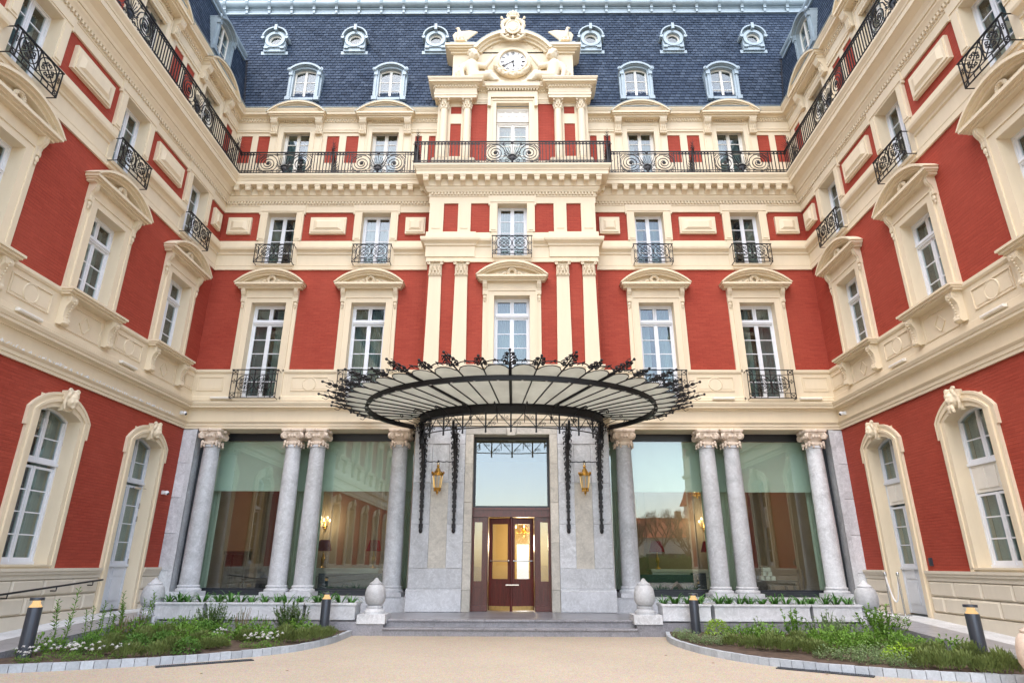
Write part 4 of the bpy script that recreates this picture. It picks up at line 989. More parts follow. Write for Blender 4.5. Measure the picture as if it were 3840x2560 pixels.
def cherub_mesh():
    m = MB()                                             # reclines on the left of the clock, legs towards +x, face to +x
    m.capsule((-.10, 0, .22), (-.16, .02, .40), .21, .20, 14); m.capsule((-.16, .02, .40), (-.20, .02, .68), .20, .205, 14)
    m.capsule((-.20, .02, .74), (-.17, .0, .86), .10, .085)
    m.ball((-.14, -.03, 1.02), (.155, .15, .17), 14, 10); m.ball((-.03, -.06, .98), (.07, .08, .075), 9, 7); m.ball((.015, -.06, 1.02), (.03, .025, .035), 7, 5)
    m.ball((-.01, -.06, .92), (.045, .05, .035), 7, 5)
    for s in (-1, 1): m.ball((-.055, -.07 + s * .05 - .03, .97), .05, 7, 5)
    m.ball((-.18, -.17, 1.01), (.03, .03, .05), 7, 5)
    rnd = random.Random(2)
    for k in range(46):
        a = rnd.uniform(0, 2 * pi); b = rnd.uniform(-.1, 1.3)
        p = Vector((-.175 + .155 * cos(a) * cos(b), -.02 + .15 * sin(a) * cos(b), 1.07 + .13 * sin(b)))
        if p.x > -.07 and p.z < 1.12: continue
        m.ball(p, rnd.uniform(.03, .05), 6, 4)
    # left arm resting down, right arm raised to the dial
    m.capsule((-.36, -.05, .66), (-.47, -.10, .42), .095, .08); m.capsule((-.47, -.10, .42), (-.43, -.16, .16), .078, .06); m.ball((-.41, -.18, .09), (.06, .06, .075), 8, 6)
    for k in range(4): m.capsule((-.44 + .03 * k, -.20, .06), (-.43 + .035 * k, -.22, -.0), .02, .016, 6)
    m.capsule((-.02, -.02, .68), (.20, -.06, .60), .095, .08); m.capsule((.20, -.06, .60), (.38, -.06, .86), .075, .055); m.ball((.41, -.06, .93), (.055, .045, .06), 8, 6)
    for k in range(4): m.capsule((.39 + .025 * k, -.06, .96), (.40 + .04 * k, -.07, 1.04 - .015 * k), .019, .015, 6)
    # legs
    m.capsule((-.05, -.10, .17), (.28, -.18, .16), .17, .125, 12); m.capsule((.28, -.18, .16), (.44, -.14, .06), .115, .07); m.ball((.50, -.16, .035), (.10, .05, .045), 8, 6)
    m.capsule((-.02, -.02, .18), (.34, -.06, .34), .155, .115, 12); m.capsule((.34, -.06, .34), (.60, -.04, .08), .105, .065); m.ball((.68, -.06, .04), (.10, .05, .045), 8, 6)
    # wings
    for k in range(8):
        m.tube([(-.26, .10, .70), (-.44 - .03 * k, .14, .92 - .05 * k), (-.56 + .01 * k, .15, .80 - .1 * k)], .05, 6, r1=.03)
    for k in range(6):
        m.tube([(-.02, .12, .72), (.14 + .02 * k, .15, .96 - .05 * k), (.22 - .01 * k, .15, .82 - .07 * k)], .045, 6, r1=.03)
    # drapery, scroll and volute he leans on
    for k in range(5): m.tube([(-.40 + .05 * k, -.12, .18), (-.36 + .06 * k, -.18, .0)], .05, 6)
    m.tube([(-.42, -.02, .16), (-.70, -.02, .14), (-.95, -.02, .04), (-1.06, -.02, .07), (-1.08, -.02, .13), (-1.02, -.02, .17), (-.97, -.02, .12)], .05, 7, r1=.035)
    m.tube([(-.55, -.02, .04), (-.75, -.02, .05), (-.95, -.02, .0)], .045, 6)
    m.box(-.95, .72, -.1, .1, -.02, .02)
    return remeshed(m, 'cherub', 'cream_carved', .018, 2)
cm = cherub_mesh()
c1 = tag(obj('cherub_statue', cm), 'stone winged cherub reclining on the left of the clock, arm raised', 'statue', 'cherubs beside the clock'); c1.matrix_local = T((-1.30, YB - .22, 18.34)) @ Matrix.Scale(1.32, 4)
c2 = tag(obj('cherub_statue', cm), 'stone winged cherub reclining on the right of the clock, arm raised', 'statue', 'cherubs beside the clock'); c2.matrix_local = T((1.30, YB - .22, 18.34)) @ Matrix.Scale(-1, 4, (1, 0, 0)) @ Matrix.Scale(1.32, 4)

# ------------------------------------------------------------------ wrought iron
def diamond(m, x, z, a=.03, b=.045, y=0, r=.006): m.tube([(x - a, y, z), (x, y, z + b), (x + a, y, z), (x, y, z - b)], r, 4, True)
def cross_orn(m, x, z, q=.05, r=.008):
    for k in range(4):
        a = pi / 2 * k
        for s in (-1, 1): m.tube(spiral(x + q * 1.3 * cos(a) + s * q * .45 * -sin(a), z + q * 1.3 * sin(a) + s * q * .45 * cos(a), q * .45, q * .12, a + (pi / 2 if s < 0 else -pi / 2) + pi, .8 * -s, 8), r * .8, 4)
        m.tube([(x, 0, z), (x + q * 2 * cos(a), 0, z + q * 2 * sin(a))], r * .8, 4)
        m.ball((x + q * 2.1 * cos(a), 0, z + q * 2.1 * sin(a)), r * 1.6, 5, 4)
def small_rail(w_, h, z0, kind):
    # window balconette: frame, then two scrollwork squares
    fr = MB(); hw = w_ / 2; r = .011
    fr.box(-hw - .03, hw + .03, -.02, .02, h - .022, h).box(-hw, hw, -.012, .012, .0, .022)
    low = .13 if kind == 3 else .16
    fr.box(-hw, hw, -.009, .009, low, low + .016)
    for x in (-hw, hw, -hw + .11, hw - .11, 0) if kind == 3 else (-hw, hw, -hw + .16, hw - .16, 0): fr.box(x - .01, x + .01, -.01, .01, 0 if abs(x) > .01 else low, h)
    for s in (-1, 1): fr.box(*sorted((s * hw, s * (hw))) if False else (s * hw - .01, s * hw + .01), -.01, .35, h - .03, h - .012); fr.box(s * hw - .01, s * hw + .01, -.01, .35, .0, .016)
    if kind == 2: fr.box(-hw, hw, -.009, .009, h - .17, h - .155)
    for s in (-1, 1):
        a, b = (0, .11) if kind == 3 else (0, .16)
        x0, x1 = sorted((s * hw, s * (hw - b)))
        fr.tube([(x0, 0, .02), (x1, 0, low)], .0112, 4).tube([(x1, 0, .02), (x0, 0, low)], .0112, 4)
        if kind == 2: fr.tube([(x0, 0, h - .155), (x1, 0, h - .02)], .0112, 4).tube([(x1, 0, h - .155), (x0, 0, h - .02)], .0112, 4)
        cross_orn(fr, (x0 + x1) / 2, (h + low) / 2, .03, .008)
    kids = []
    for s in (-1, 1):
        m = MB(); q = .11 if kind == 3 else .16; x0, x1 = sorted((s * .0, s * (hw - q))); cx = (x0 + x1) / 2; zt = h - .02 if kind == 3 else h - .165; zb = low + .016; cz = (zt + zb) / 2; R = min((x1 - x0), zt - zb) / 2 * .96
        m.tube(circle(cx, cz, R, 22), .0132, 4, True)
        if kind == 3: m.tube([(x0, 0, zb), (x1, 0, zt)], .0122, 4).tube([(x1, 0, zb), (x0, 0, zt)], .0122, 4)
        else:
            m.tube([(cx - R, 0, cz), (cx + R, 0, cz)], .0122, 4).tube([(cx, 0, cz - R), (cx, 0, cz + R)], .0122, 4)
            for k in range(4): aa = pi / 4 + k * pi / 2; m.tube([(cx, 0, cz), (cx + R * .8 * cos(aa), 0, cz + R * .8 * sin(aa))], .0112, 4); m.tube(spiral(cx + R * .72 * cos(aa), cz + R * .72 * sin(aa), R * .2, R * .05, aa, 1, 9), .0112, 4)
        for k in range(4):
            aa = k * pi / 2
            for e in (-1, 1): m.tube(spiral(cx + R * .52 * cos(aa) - e * R * .2 * sin(aa), cz + R * .52 * sin(aa) + e * R * .2 * cos(aa), R * .2, R * .05, aa + pi, e * 1.1, 10), .0111, 4)
            m.ball((cx + R * .62 * cos(aa), 0, cz + R * .62 * sin(aa)), .016, 5, 4)
        m.ball((cx, 0, cz), .025, 6, 5)
        for e in (.35, .7): m.tube([(x0 + (x1 - x0) * e, 0, .01), (x0 + (x1 - x0) * e, 0, low)], .0102, 4)
        kids.append(node('scrollwork', m, 'iron'))
    return node('balconette_railing', fr, 'iron', kids)
R3 = small_rail(1.28, .68, 0, 3); R2 = small_rail(1.42, .92, 0, 2)
for b in BAYS: inst(R3, hotel, Tx(b, -.30, 11.0)); inst(R2, hotel, Tx(b, -.30, 6.33))
inst(R3, hotel, Tx(0, -J - .30, 11.0)); inst(R2, hotel, Tx(0, -J - .30, 6.33))
for F, bays in ((FL, LB), (FR, RB)):
    for b in bays: inst(R3, hotel, F @ Tx(b, -.30, 10.96))
# balcony railing modules, local z from 0, height .88
RH = .90; PW = 1.04
def scroll_panel():
    # 2.1 m panel: fan of rays in the middle, a rosette scroll on either side, sweeping arcs and small volutes
    fr = MB().box(-PW, PW, -.012, .012, .028, .052); hw = PW
    for x in (-hw, hw, -hw + .09, hw - .09): fr.box(x - .012, x + .012, -.012, .012, 0.03, RH - .01)
    for x in (-hw + .045, hw - .045): diamond(fr, x, .45, .04, .09, 0, .010); diamond(fr, x, .22, .03, .05, 0, .009); diamond(fr, x, .68, .03, .05, 0, .009)
    sc = []
    for s in (-1, 1):
        m = MB(); cx = s * .58
        m.tube(spiral(cx, .43, .285, .07, pi / 2, -s * 2.1, 40), .017, 4)
        m.tube(circle(cx, .43, .335, 26), .011, 4, True)
        m.tube([(s * .06, 0, .16), (s * .22, 0, .34), (s * .30, 0, .60), (s * .48, 0, .79), (s * .74, 0, .79), (s * .92, 0, .62), (s * .95, 0, .36), (s * .84, 0, .13), (s * .62, 0, .055)], .015, 4)
        m.tube([(s * .04, 0, .24), (s * .20, 0, .50), (s * .26, 0, .72), (s * .40, 0, .80)], .012, 4)
        for x, z, r_, a0, tn in ((.20, .14, .10, .5, 1.3), (.84, .13, .075, .5, -1.3), (.40, .10, .07, .5, -1.2), (.90, .76, .06, 1.5, 1.2), (.30, .80, .05, 1.5, -1.2), (.66, .09, .05, .5, 1.2)):
            m.tube(spiral(s * x, z, r_, r_ * .22, pi * a0, s * tn, 13), .012, 4)
        m.ball((cx, 0, .43), (.05, .03, .05), 7, 5)
        for k in range(6): a = 2 * pi * k / 6; m.ball((cx + .05 * cos(a), -.01, .43 + .05 * sin(a)), .026, 5, 4)
        diamond(m, s * .20, .76, .035, .05, 0, .009); diamond(m, s * .93, .48, .03, .045, 0, .009); diamond(m, s * .52, .06, .035, .03, 0, .009)
        sc.append(node('scroll', m, 'iron'))
    fan = MB()
    for k in range(13):
        a = pi * (.06 + .88 * k / 12); L = .34 + .10 * (1 - abs(k - 6) / 6)
        fan.tube([(.03 * cos(a), 0, .26), (L * .85 * cos(a), 0, .26 + L * sin(a))], .011, 4); fan.ball((L * .85 * cos(a), 0, .26 + L * sin(a)), .017, 5, 4)
    fan.ball((0, 0, .22), (.13, .035, .08), 9, 6); fan.tube([(0, 0, 0.03), (0, 0, .2)], .035, 6, r1=.06); fan.ball((0, 0, .84), (.05, .03, .05), 6, 5); fan.tube([(0, 0, .6), (0, 0, .9)], .010, 4)
    for k in range(7): a = pi * (.1 + .8 * k / 6); fan.ball((.12 * cos(a), -.01, .26 + .10 * sin(a)), .03, 6, 4)
    return node('scroll_panel', fr, 'iron', sc + [node('fan', fan, 'iron')])
def baluster_mesh(kind):
    m = MB().box(-.012, .012, -.012, .012, 0, RH)
    if kind: m.ball((0, 0, .47), (.02, .02, .03), 6, 5); m.box(-.014, .014, -.014, .014, .40, .415).box(-.014, .014, -.014, .014, .525, .54)
    for s in (-1, 1):
        m.tube(spiral(s * .034, RH - .10, .034, .010, pi / 2, s * .95, 9), .010, 4)
        m.tube(spiral(s * .034, .10, .034, .010, -pi / 2, -s * .95, 9), .010, 4)
    m.tube(circle(0, RH - .045, .024, 8), .006, 4, True)
    return m.mesh('baluster', 'iron')
BAL = [baluster_mesh(0), baluster_mesh(1)]
PANEL = scroll_panel()
def long_rail(a, b, centres, z=14.33):
    # a, b: world xy ends; centres: distances along a->b of scroll panel centres
    a = Vector(a); b = Vector(b); L = (b - a).length; ang = atan2(b.y - a.y, b.x - a.x); M = T((a.x, a.y, z)) @ RZ(ang)
    fr = MB().box(0, L, -.024, .024, RH - .024, RH + .006).box(0, L, -.016, .016, .028, .054).box(0, L, -.012, .012, RH - .105, RH - .088).box(0, L, -.010, .010, .125, .14)
    rail = put(fr, 'balcony_railing', 'iron', hotel, M)
    ed = [0.]
    for c in centres:
        inst([PANEL[0], PANEL[1], PANEL[2]], rail, Tx(c)); ed += [c - PW, c + PW]
    ed.append(L)
    for i in range(0, len(ed), 2):
        g_ = ed[i + 1] - ed[i]
        if g_ < .1: continue
        n = max(1, round(g_ / .115))
        for k in range(n + 1):
            if (k == 0 and i > 0) or (k == n and i < len(ed) - 2): continue
            obj('baluster', BAL[k % 2], rail, Tx(ed[i] + g_ * k / n))
    return rail
D_ = .50
pl, pr = wp(FL, -WL, -D_), wp(FR, WING, -D_)
xl, xr = -XC + D_, 10.07 - D_
XB = 3.36
long_rail((xl, -D_), (-XB, -D_), [BAYS[0] - xl, BAYS[1] - xl]); long_rail((XB, -D_), (xr, -D_), [BAYS[2] - XB, BAYS[3] - XB])
long_rail((-XB, -J - D_), (XB, -J - D_), [XB]); long_rail((-XB, -D_), (-XB, -J - D_), []); long_rail((XB, -J - D_), (XB, -D_), [])
mids_l = [(LB[i] + LB[i + 1]) / 2 for i in range(8)]; mids_r = [(RB[i] + RB[i + 1]) / 2 for i in range(3)]
long_rail(pl, (xl, -D_), [m_ + WL for m_ in mids_l[::-1]])
long_rail((xr, -D_), pr, [m_ - .5 for m_ in mids_r])
# spiked dividers across the balcony
def divider():
    m = MB(); rnd = random.Random(9)
    m.box(-.012, .012, -.60, .0, .02, .04).box(-.012, .012, -.62, -.60, 0, 1.15)
    for k in range(9):
        y = -.04 - k * .07; h = .75 + .05 * k + (.25 if k > 5 else 0)
        m.tube([(0, y, .02), (0, y - .02, h * .7), (0, y - .12, h)], .012, 4, r1=.005)
        for q in range(5):
            z = h * (.3 + .15 * q)
            for s in (-1, 1): m.tube([(0, y - .03, z), (s * .045, y - .05, z + .03), (s * .07, y - .07, z + .08)], .010, 4, r1=.003)
    for k in range(6):
        a = pi * (.5 + .09 * k); m.tube([(0, -.6, .85), (0, -.6 + .28 * cos(a) , .85 + .35 * sin(a))], .012, 4, r1=.003)
    return m.mesh('balcony_divider', 'iron')
DV = divider()
for x in (-6.38, 6.38): obj('balcony_divider', DV, hotel, Tx(x, A - .02, 14.34))
for s in (-1, 1): obj('balcony_divider', DV, hotel, Tx(s * 3.28, -.40, 14.34))
obj('balcony_divider', DV, hotel, FL @ Tx(-.75, A - .02, 14.34)); obj('balcony_divider', DV, hotel, FR @ Tx(.75, A - .02, 14.34))

# ------------------------------------------------------------------ ground floor: colonnade, glazing, piers
ZL = .30                                       # landing level
cap_io = MB()
def ionic(z0):
    m = MB(); r = .225
    m.lathe([(r * 1.02, z0), (r * 1.08, z0 + .05), (r * 1.0, z0 + .12), (r * 1.25, z0 + .22), (r * 1.35, z0 + .34)], 18)
    m.box(-.33, .33, -.33, .33, z0 + .40, z0 + .48).box(-.29, .29, -.29, .29, z0 + .33, z0 + .40)
    for k in range(4):                           # corner volutes turned out on the diagonal
        M_ = RZ(pi / 4 + k * pi / 2)
        for s in (-1, 1):
            pth = [M_ @ Vector((.34 + (.105 - .085 * t) * cos(-pi / 2 + s * 0 + t * 9.5) , s * .035, z0 + .27 + (.105 - .085 * t) * sin(pi / 2 + t * 9.5))) for t in [i / 18 for i in range(19)]]
            m.tube(pth, .028, 5, r1=.018)
        q = M_ @ Vector((.34, 0, z0 + .27)); m.ball(q, (.075, .075, .075), 8, 6)
        q = M_ @ Vector((.30, 0, z0 + .08)); m.ball(q, (.05, .05, .07), 7, 5); q = M_ @ Vector((.31, 0, z0 + .0)); m.ball(q, (.04, .04, .05), 7, 5)
        N_ = RZ(k * pi / 2)
        for e in (-1, 0, 1): q = N_ @ Vector((.29, e * .09, z0 + .26)); m.ball(q, (.04, .04, .05), 7, 5)
        for e in (-.12, .12): q = N_ @ Vector((.26, e, z0 + .04)); m.ball(q, (.045, .045, .06), 7, 5); q = N_ @ Vector((.27, e, z0 - .05)); m.ball(q, .035, 7, 5)
        q = N_ @ Vector((.34, 0, z0 + .43)); m.ball(q, (.05, .05, .06), 7, 5)
    return m
CAPM = remeshed(ionic(4.92), 'capital', 'capital', .016, 0)
sh = MB().lathe([(.262, .95), (.262, 1.2), (.258, 2.4), (.243, 3.8), (.225, 4.84), (.245, 4.85), (.245, 4.89), (.225, 4.9), (.225, 4.93)], 26)
bs = MB().lathe([(.335, .78), (.345, .81), (.34, .845), (.30, .86), (.285, .885), (.30, .905), (.305, .925), (.295, .945), (.268, .955)], 26).box(-.35, .35, -.35, .35, .66, .78)
COLN = node('column', sh, 'stone', [node('capital', CAPM, None), node('base', bs, 'marble')], True)
YCOL = .10
for s in (-1, 1):
    for x in (3.41, 5.94, 6.68, 9.20): inst(COLN, hotel, Tx(s * x, YCOL))
# entablature beam above the columns and its soffit
P(MB().box(-10.08, -2.86, .02, .75, 5.41, 6.2).box(2.86, 10.05, .02, .75, 5.41, 6.2), 'lintel_beam', 'cream')
# corner pilasters in blocks
for s in (-1, 1):
    x0, x1 = sorted((s * 10.11, s * 9.66)); z = .30
    pb = MB().box(x0 + .01, x1 - .01, .0, .5, .3, 5.41); pil_o = P(pb, 'corner_pilaster', 'stone')
    k = 0
    while z < 5.40:
        h = min(1.02, 5.41 - z); put(MB().cbox(x0, x1, -.03, .0, z + .004, z + h - .004, .012), 'stone_block', 'stone', pil_o); z += h
    put(MB().box(*sorted((s * 9.80, s * 9.66)), -.05, .0, .3, 5.41), 'corner_strip', 'stone', pil_o)
    P(MB().box(*sorted((s * 9.64, s * 9.52)), .28, .78, .66, 5.41), 'black_jamb', 'blackframe')
# low wall under the glazing
for s in (-1, 1):
    x0, x1 = sorted((s * 2.86, s * 10.08)); lw = P(MB().box(x0, x1, -.22, .72, -.03, .66), 'plinth_wall', 'marble')
    P(MB().box(*sorted((s * 2.9, s * 9.6)), .58, .86, .66, .80), 'glazing_sill', 'blackframe')
    # plate glass bays: frame, panes, blinds
    for a, b in ((3.0, 6.31), (6.31, 9.55)):
        x0, x1 = sorted((s * a, s * b))
        fr = MB().box(x0, x1, .66, .72, 5.18, 5.41).box(x0, x0 + .05, .66, .72, .80, 5.18).box(x1 - .05, x1, .66, .72, .80, 5.18).box(x0, x1, .66, .72, .80, .85)
        wo_ = P(fr, 'plate_window', 'blackframe')
        put(MB().box(x0 + .05, x1 - .05, .685, .697, .85, 5.18), 'pane', 'glass_green', wo_)
        if not (s > 0 and a < 4): pass
        put(MB().box(x0 + .06, x1 - .06, .80, .804, 3.66, 5.18).box(x0 + .06, x1 - .06, .79, .815, 3.64, 3.66), 'roller_blind', 'blind', wo_)
        for e, (p, q) in enumerate(((x0 + .06, x0 + .42), (x1 - .42, x1 - .06))):
            c = MB(); n = 16; v = []
            for i in range(n + 1): x = p + (q - p) * i / n; yy = .98 + .05 * sin(i * 1.7); v += [(x, yy, .82), (x, yy, 5.3)]
            c.add(v, [(2 * i, 2 * i + 2, 2 * i + 3, 2 * i + 1) for i in range(n)]); put(c, 'curtain', 'blind', wo_, smooth=True)
# entrance piers: blocks of grey stone with a sunk travertine panel
YP = -.5
def block(parent, x0, x1, z0, z1, y=YP, mat='stone', dp=.06, c=.008): return put(MB().cbox(x0 + .003, x1 - .003, y, y + dp, z0 + .003, z1 - .003, c), 'stone_block', mat, parent)
for s in (-1, 1):
    X = lambda a, b: tuple(sorted((s * a, s * b)))
    core = P(MB().box(*X(1.37, 2.86), YP + .05, .9, .30, 5.42), 'entrance_pier', 'stone')
    block(core, *X(1.36, 2.90), .30, .86, YP - .06, 'marble', .12, .015); put(MB().box(*X(1.36, 2.885), YP - .03, YP + .05, .86, .90), 'plinth_moulding', 'marble', core)
    block(core, *X(1.36, 2.85), .90, 1.42)
    for z0, z1 in ((1.42, 2.60), (2.60, 3.76), (3.76, 4.88)):
        block(core, *X(1.36, 1.83), z0, z1); block(core, *X(2.33, 2.85), z0, z1)
    block(core, *X(1.36, 2.85), 4.88, 5.40)
    put(MB().box(*X(1.83, 2.33), YP + .03, YP + .06, 1.42, 3.76), 'travertine_panel', 'stone_warm', core)
    block(core, *X(1.83, 2.33), 3.76, 4.88, YP + .02)
    # side faces
    for z0, z1 in ((.90, 1.42), (1.42, 2.60), (2.60, 3.76), (3.76, 5.40)):
        put(MB().box(*X(2.84, 2.862), YP + .06, .6, z0 + .004, z1 - .004), 'stone_block', 'stone', core)
    put(MB().tube([(s * 2.88, YP + .12, .9), (s * 2.88, YP + .12, 5.3)], .018, 6), 'conduit', 'steel', core)
# door surround
ds = P(MB().box(-1.36, -1.13, YP + .03, .5, .30, 5.17).box(1.13, 1.36, YP + .03, .5, .30, 5.17).box(-1.36, 1.36, YP + .03, .5, 5.17, 5.42), 'door_surround', 'stone_warm')
for s in (-1, 1):
    for z0, z1 in ((.30, .86), (.86, 2.1), (2.1, 3.2), (3.2, 4.3), (4.3, 5.17)): put(MB().cbox(*sorted((s * 1.125, s * 1.356)), YP - .02, YP + .04, z0 + .003, z1 - .003, .008), 'stone_block', 'stone_warm', ds)
put(MB().cbox(-1.356, -.14, YP - .02, YP + .04, 5.17, 5.40, .008), 'stone_block', 'stone_warm', ds); put(MB().cbox(.14, 1.356, YP - .02, YP + .04, 5.17, 5.40, .008), 'stone_block', 'stone_warm', ds)
put(MB().prism([(-.115, 5.14), (.115, 5.14), (.14, 5.40), (-.14, 5.40)], YP - .06, YP + .04), 'keystone', 'stone_warm', ds)
# entrance: transom light, side lights, revolving leaves
ent = thing('entrance_door', 'dark red mahogany entrance with revolving glazed leaves and tall transom light', 'door', (0, 0, .30))
EM = T((0, 0, -.30))
Yd = -.05
put(MB().box(-1.13, 1.13, Yd - .02, Yd + .04, 5.08, 5.17).box(-1.13, -1.06, Yd - .02, Yd + .04, 3.1, 5.08).box(1.06, 1.13, Yd - .02, Yd + .04, 3.1, 5.08).box(-1.06, 1.06, Yd - .02, Yd + .04, 3.08, 3.14), 'transom_frame', 'blackframe', ent, EM)
put(MB().box(-1.06, 1.06, Yd, Yd + .012, 3.14, 5.08), 'transom_pane', 'glass_mirror', ent, EM)
put(MB().box(-1.13, 1.13, Yd - .14, Yd + .1, 3.02, 3.08).box(-1.13, 1.13, Yd - .10, Yd + .1, 2.86, 3.02).box(-1.13, 1.13, Yd - .12, Yd + .1, 2.82, 2.86).box(-.9, -.88, Yd - .11, Yd, 2.86, 3.02).box(.88, .9, Yd - .11, Yd, 2.86, 3.02), 'door_head', 'mahogany', ent, EM)
for s in (-1, 1):
    X = lambda a, b: tuple(sorted((s * a, s * b)))
    f = MB().box(*X(1.06, 1.13), Yd - .06, Yd + .08, .30, 2.82).box(*X(.70, .84), Yd - .08, Yd + .08, .30, 2.82).box(*X(.84, 1.06), Yd - .04, Yd + .06, 2.68, 2.82).box(*X(.84, 1.06), Yd - .04, Yd + .06, .95, 1.08)
    f.box(*X(.84, 1.06), Yd - .02, Yd + .04, .45, .95).box(*X(.88, 1.02), Yd - .04, Yd, .55, .88).box(*X(.68, 1.13), Yd - .10, Yd + .08, .30, .45)
    for e in (.74, .77, .80): f.box(*X(e, e + .012), Yd - .092, Yd - .07, .5, 2.8)
    sp = put(f, 'side_panel', 'mahogany', ent, EM); put(MB().box(*X(.84, 1.06), Yd, Yd + .012, 1.08, 2.68), 'pane', 'glass', sp)
for s in (-1, 1):
    # each leaf hinges on the middle post and opens inward
    L = .66
    f = MB().box(0, .10, -.025, .025, .02, 2.5).box(L - .10, L, -.025, .025, .02, 2.5).box(.10, L - .10, -.025, .025, 2.33, 2.5).box(.10, L - .10, -.025, .025, .72, .84).box(.10, L - .10, -.012, .012, .10, .72).box(.10, L - .10, -.025, .025, .02, .10)
    f.box(.13, .30, -.02, .02, .24, .66).box(.36, .53, -.02, .02, .24, .66)
    lf = put(f, 'door_leaf', 'mahogany', ent, T((0, Yd + .02, .0)) @ (RZ(radians(14)) if s > 0 else Matrix.Scale(-1, 4, (1, 0, 0)) @ RZ(radians(14))))
    put(MB().box(.10, L - .10, -.005, .005, .84, 2.33), 'pane', 'glass_clear', lf)
    put(MB().box(.02, L - .02, -.032, -.026, .02, .13), 'kick_plate', 'brass', lf)
    put(MB().tube([(.06, -.06, 1.32), (L - .06, -.06, 1.32)], .013, 6).ball((.06, -.05, 1.32), .028, 6, 5).ball((L - .06, -.05, 1.32), .028, 6, 5), 'push_bar', 'steel', lf)
for s in (-1, 1): put(MB().box(*sorted((s * .67, s * .70)), Yd, Yd + 1.0, .30, 2.82), 'drum_wall', 'mahogany', ent, EM)
put(MB().tube([(0, Yd + .02, .3), (0, Yd + .02, 2.82)], .045, 10), 'centre_post', 'mahogany', ent, EM)
put(MB().box(-.15, .22, Yd - .10, Yd - .07, .97, 1.0), 'pull_handle', 'steel', ent, EM)
# landing, two steps and the side terraces
lt = MB(); 
land = tag(put(MB().box(-2.86, 2.86, -.52, 1.2, -.03, .295).box(-3.5, 3.5, -2.75, -.52, -.03, .295), 'landing', 'granite'), 'polished grey stone landing before the entrance door', 'landing', kind='structure')
nx, ny = 7, 3
for i in range(nx):
    for k in range(ny):
        x0 = -2.75 + 5.5 * i / nx; y0 = -2.72 + 2.2 * k / ny
        put(MB().box(x0 + .003, x0 + 5.5 / nx - .003, y0 + .003, y0 + 2.2 / ny - .003, .295, .302), 'paving_slab', 'granite', land)
for z0, z1, y in ((-.03, .14, -3.06), (.14, .30, -2.76)):
    st = tag(put(MB().box(-2.95, 2.95, y, y + .32, z0, z1 - .05), 'step', 'granite'), 'grey stone entrance step, ' + ('the lower of the two' if z0 < 0 else 'the upper of the two'), 'step', kind='structure')
    for i in range(5): x0 = -2.95 + 5.9 * i / 5; put(MB().cbox(x0 + .003, x0 + 5.9 / 5 - .003, y - .03, y + .36, z1 - .05, z1 + .004, .012), 'tread', 'granite', st)
for s in (-1, 1):
    x0, x1 = sorted((s * 2.95, s * 8.95)); tr = tag(put(MB().box(x0, x1, -3.02, -.2, -.03, .26), 'terrace', 'granite'), 'grey stone terrace under the columns, ' + ('left' if s < 0 else 'right') + ' of the steps', 'terrace', kind='structure')
    x0, x1 = sorted((s * 8.95, s * 10.08)); tag(put(MB().box(x0, x1, -2.3, -.2, -.03, .26), 'terrace', 'granite'), 'grey stone corner of the terrace by the ' + ('left' if s < 0 else 'right') + ' wing door', 'terrace', kind='structure')

# ------------------------------------------------------------------ wings, ground floor
def gf_surround(door):
    m = MB(); w_ = GFW; zs = 4.62; za = 4.80; zb = .36 if door else 1.42
    inner = segarc(w_, zs, za)
    for k, (o0, o1, d) in enumerate(((0, .12, .07), (.12, .19, .10), (.19, .28, .06))):
        for s in (-1, 1): a, b = sorted((s * (w_ + o0), s * (w_ + o1))); m.box(a, b, -d, 0, zb, zs - .0 + (0 if o0 else 0))
        m.strip(segarc(w_ + o0, zs, za + o0), segarc(w_ + o1, zs, za + o1), -d, 0)
    for s in (-1, 1):                          # shoulder blocks
        a, b = sorted((s * (w_ + .28), s * (w_ + .335))); m.box(a, b, -.075, 0, 4.25, zs + .02)
        a, b = sorted((s * w_, s * (w_ + .028))); m.box(a, b, 0, .47, zb, zs)
    m.strip(inner, [(p[0] * 1.04, p[1] + .03) for p in inner], 0, .47)
    m.prism([(w_ + .28, zs), (w_ + .335, zs + .02)] + [(p[0], p[1]) for p in segarc(w_ + .335, zs + .02, za + .34)[::-1]] + [(-w_ - .28, zs)] + segarc(w_ + .28, zs, za + .28), -.075, 0)
    # spandrel behind the arch closes the rectangular wall opening
    m.prism([(w_ + .03, zs), (w_ + .03, 5.01), (-w_ - .03, 5.01), (-w_ - .03, zs)] + segarc(w_, zs + .001, za), .001, .34)
    return node('window_surround' if not door else 'door_surround', m, 'cream', [])
def head_mesh(beard):
    m = MB(); m.box(-.10, .10, -.02, .10, -.22, .2)
    m.ball((0, -.07, .0), (.115, .12, .155), 14, 10); m.ball((0, -.17, -.02), (.03, .05, .045), 7, 5); m.ball((0, -.15, .06), (.09, .04, .025), 8, 5)
    m.ball((0, -.145, -.085), (.05, .035, .02), 7, 5); m.ball((0, -.13, -.135), (.05, .045, .04), 7, 5)
    for s in (-1, 1): m.ball((s * .06, -.13, -.045), (.045, .045, .05), 7, 5); m.ball((s * .045, -.155, .022), (.022, .02, .014), 6, 4); m.ball((s * .12, -.05, 0), (.025, .03, .045), 6, 5)
    rnd = random.Random(4)
    for k in range(26):
        a = pi * k / 25; m.ball((.13 * cos(a), -.07 - .02 * sin(a * 3), .05 + .14 * sin(a)), rnd.uniform(.035, .05), 6, 5)
    for s in (-1, 1): m.tube(spiral(s * .10, .19, .055, .02, 0, s * 1.2, 10, -.08), .028, 5); m.tube([(s * .13, -.05, .05), (s * .15, -.05, -.08), (s * .12, -.05, -.2)], .04, 6, r1=.025)
    if beard:
        for k in range(18): m.ball((rnd.uniform(-.08, .08), -.11 - rnd.random() * .04, -.13 - rnd.random() * .12), .04, 6, 5)
    return remeshed(m, 'keystone_mask', 'cream_carved', .014, 1)
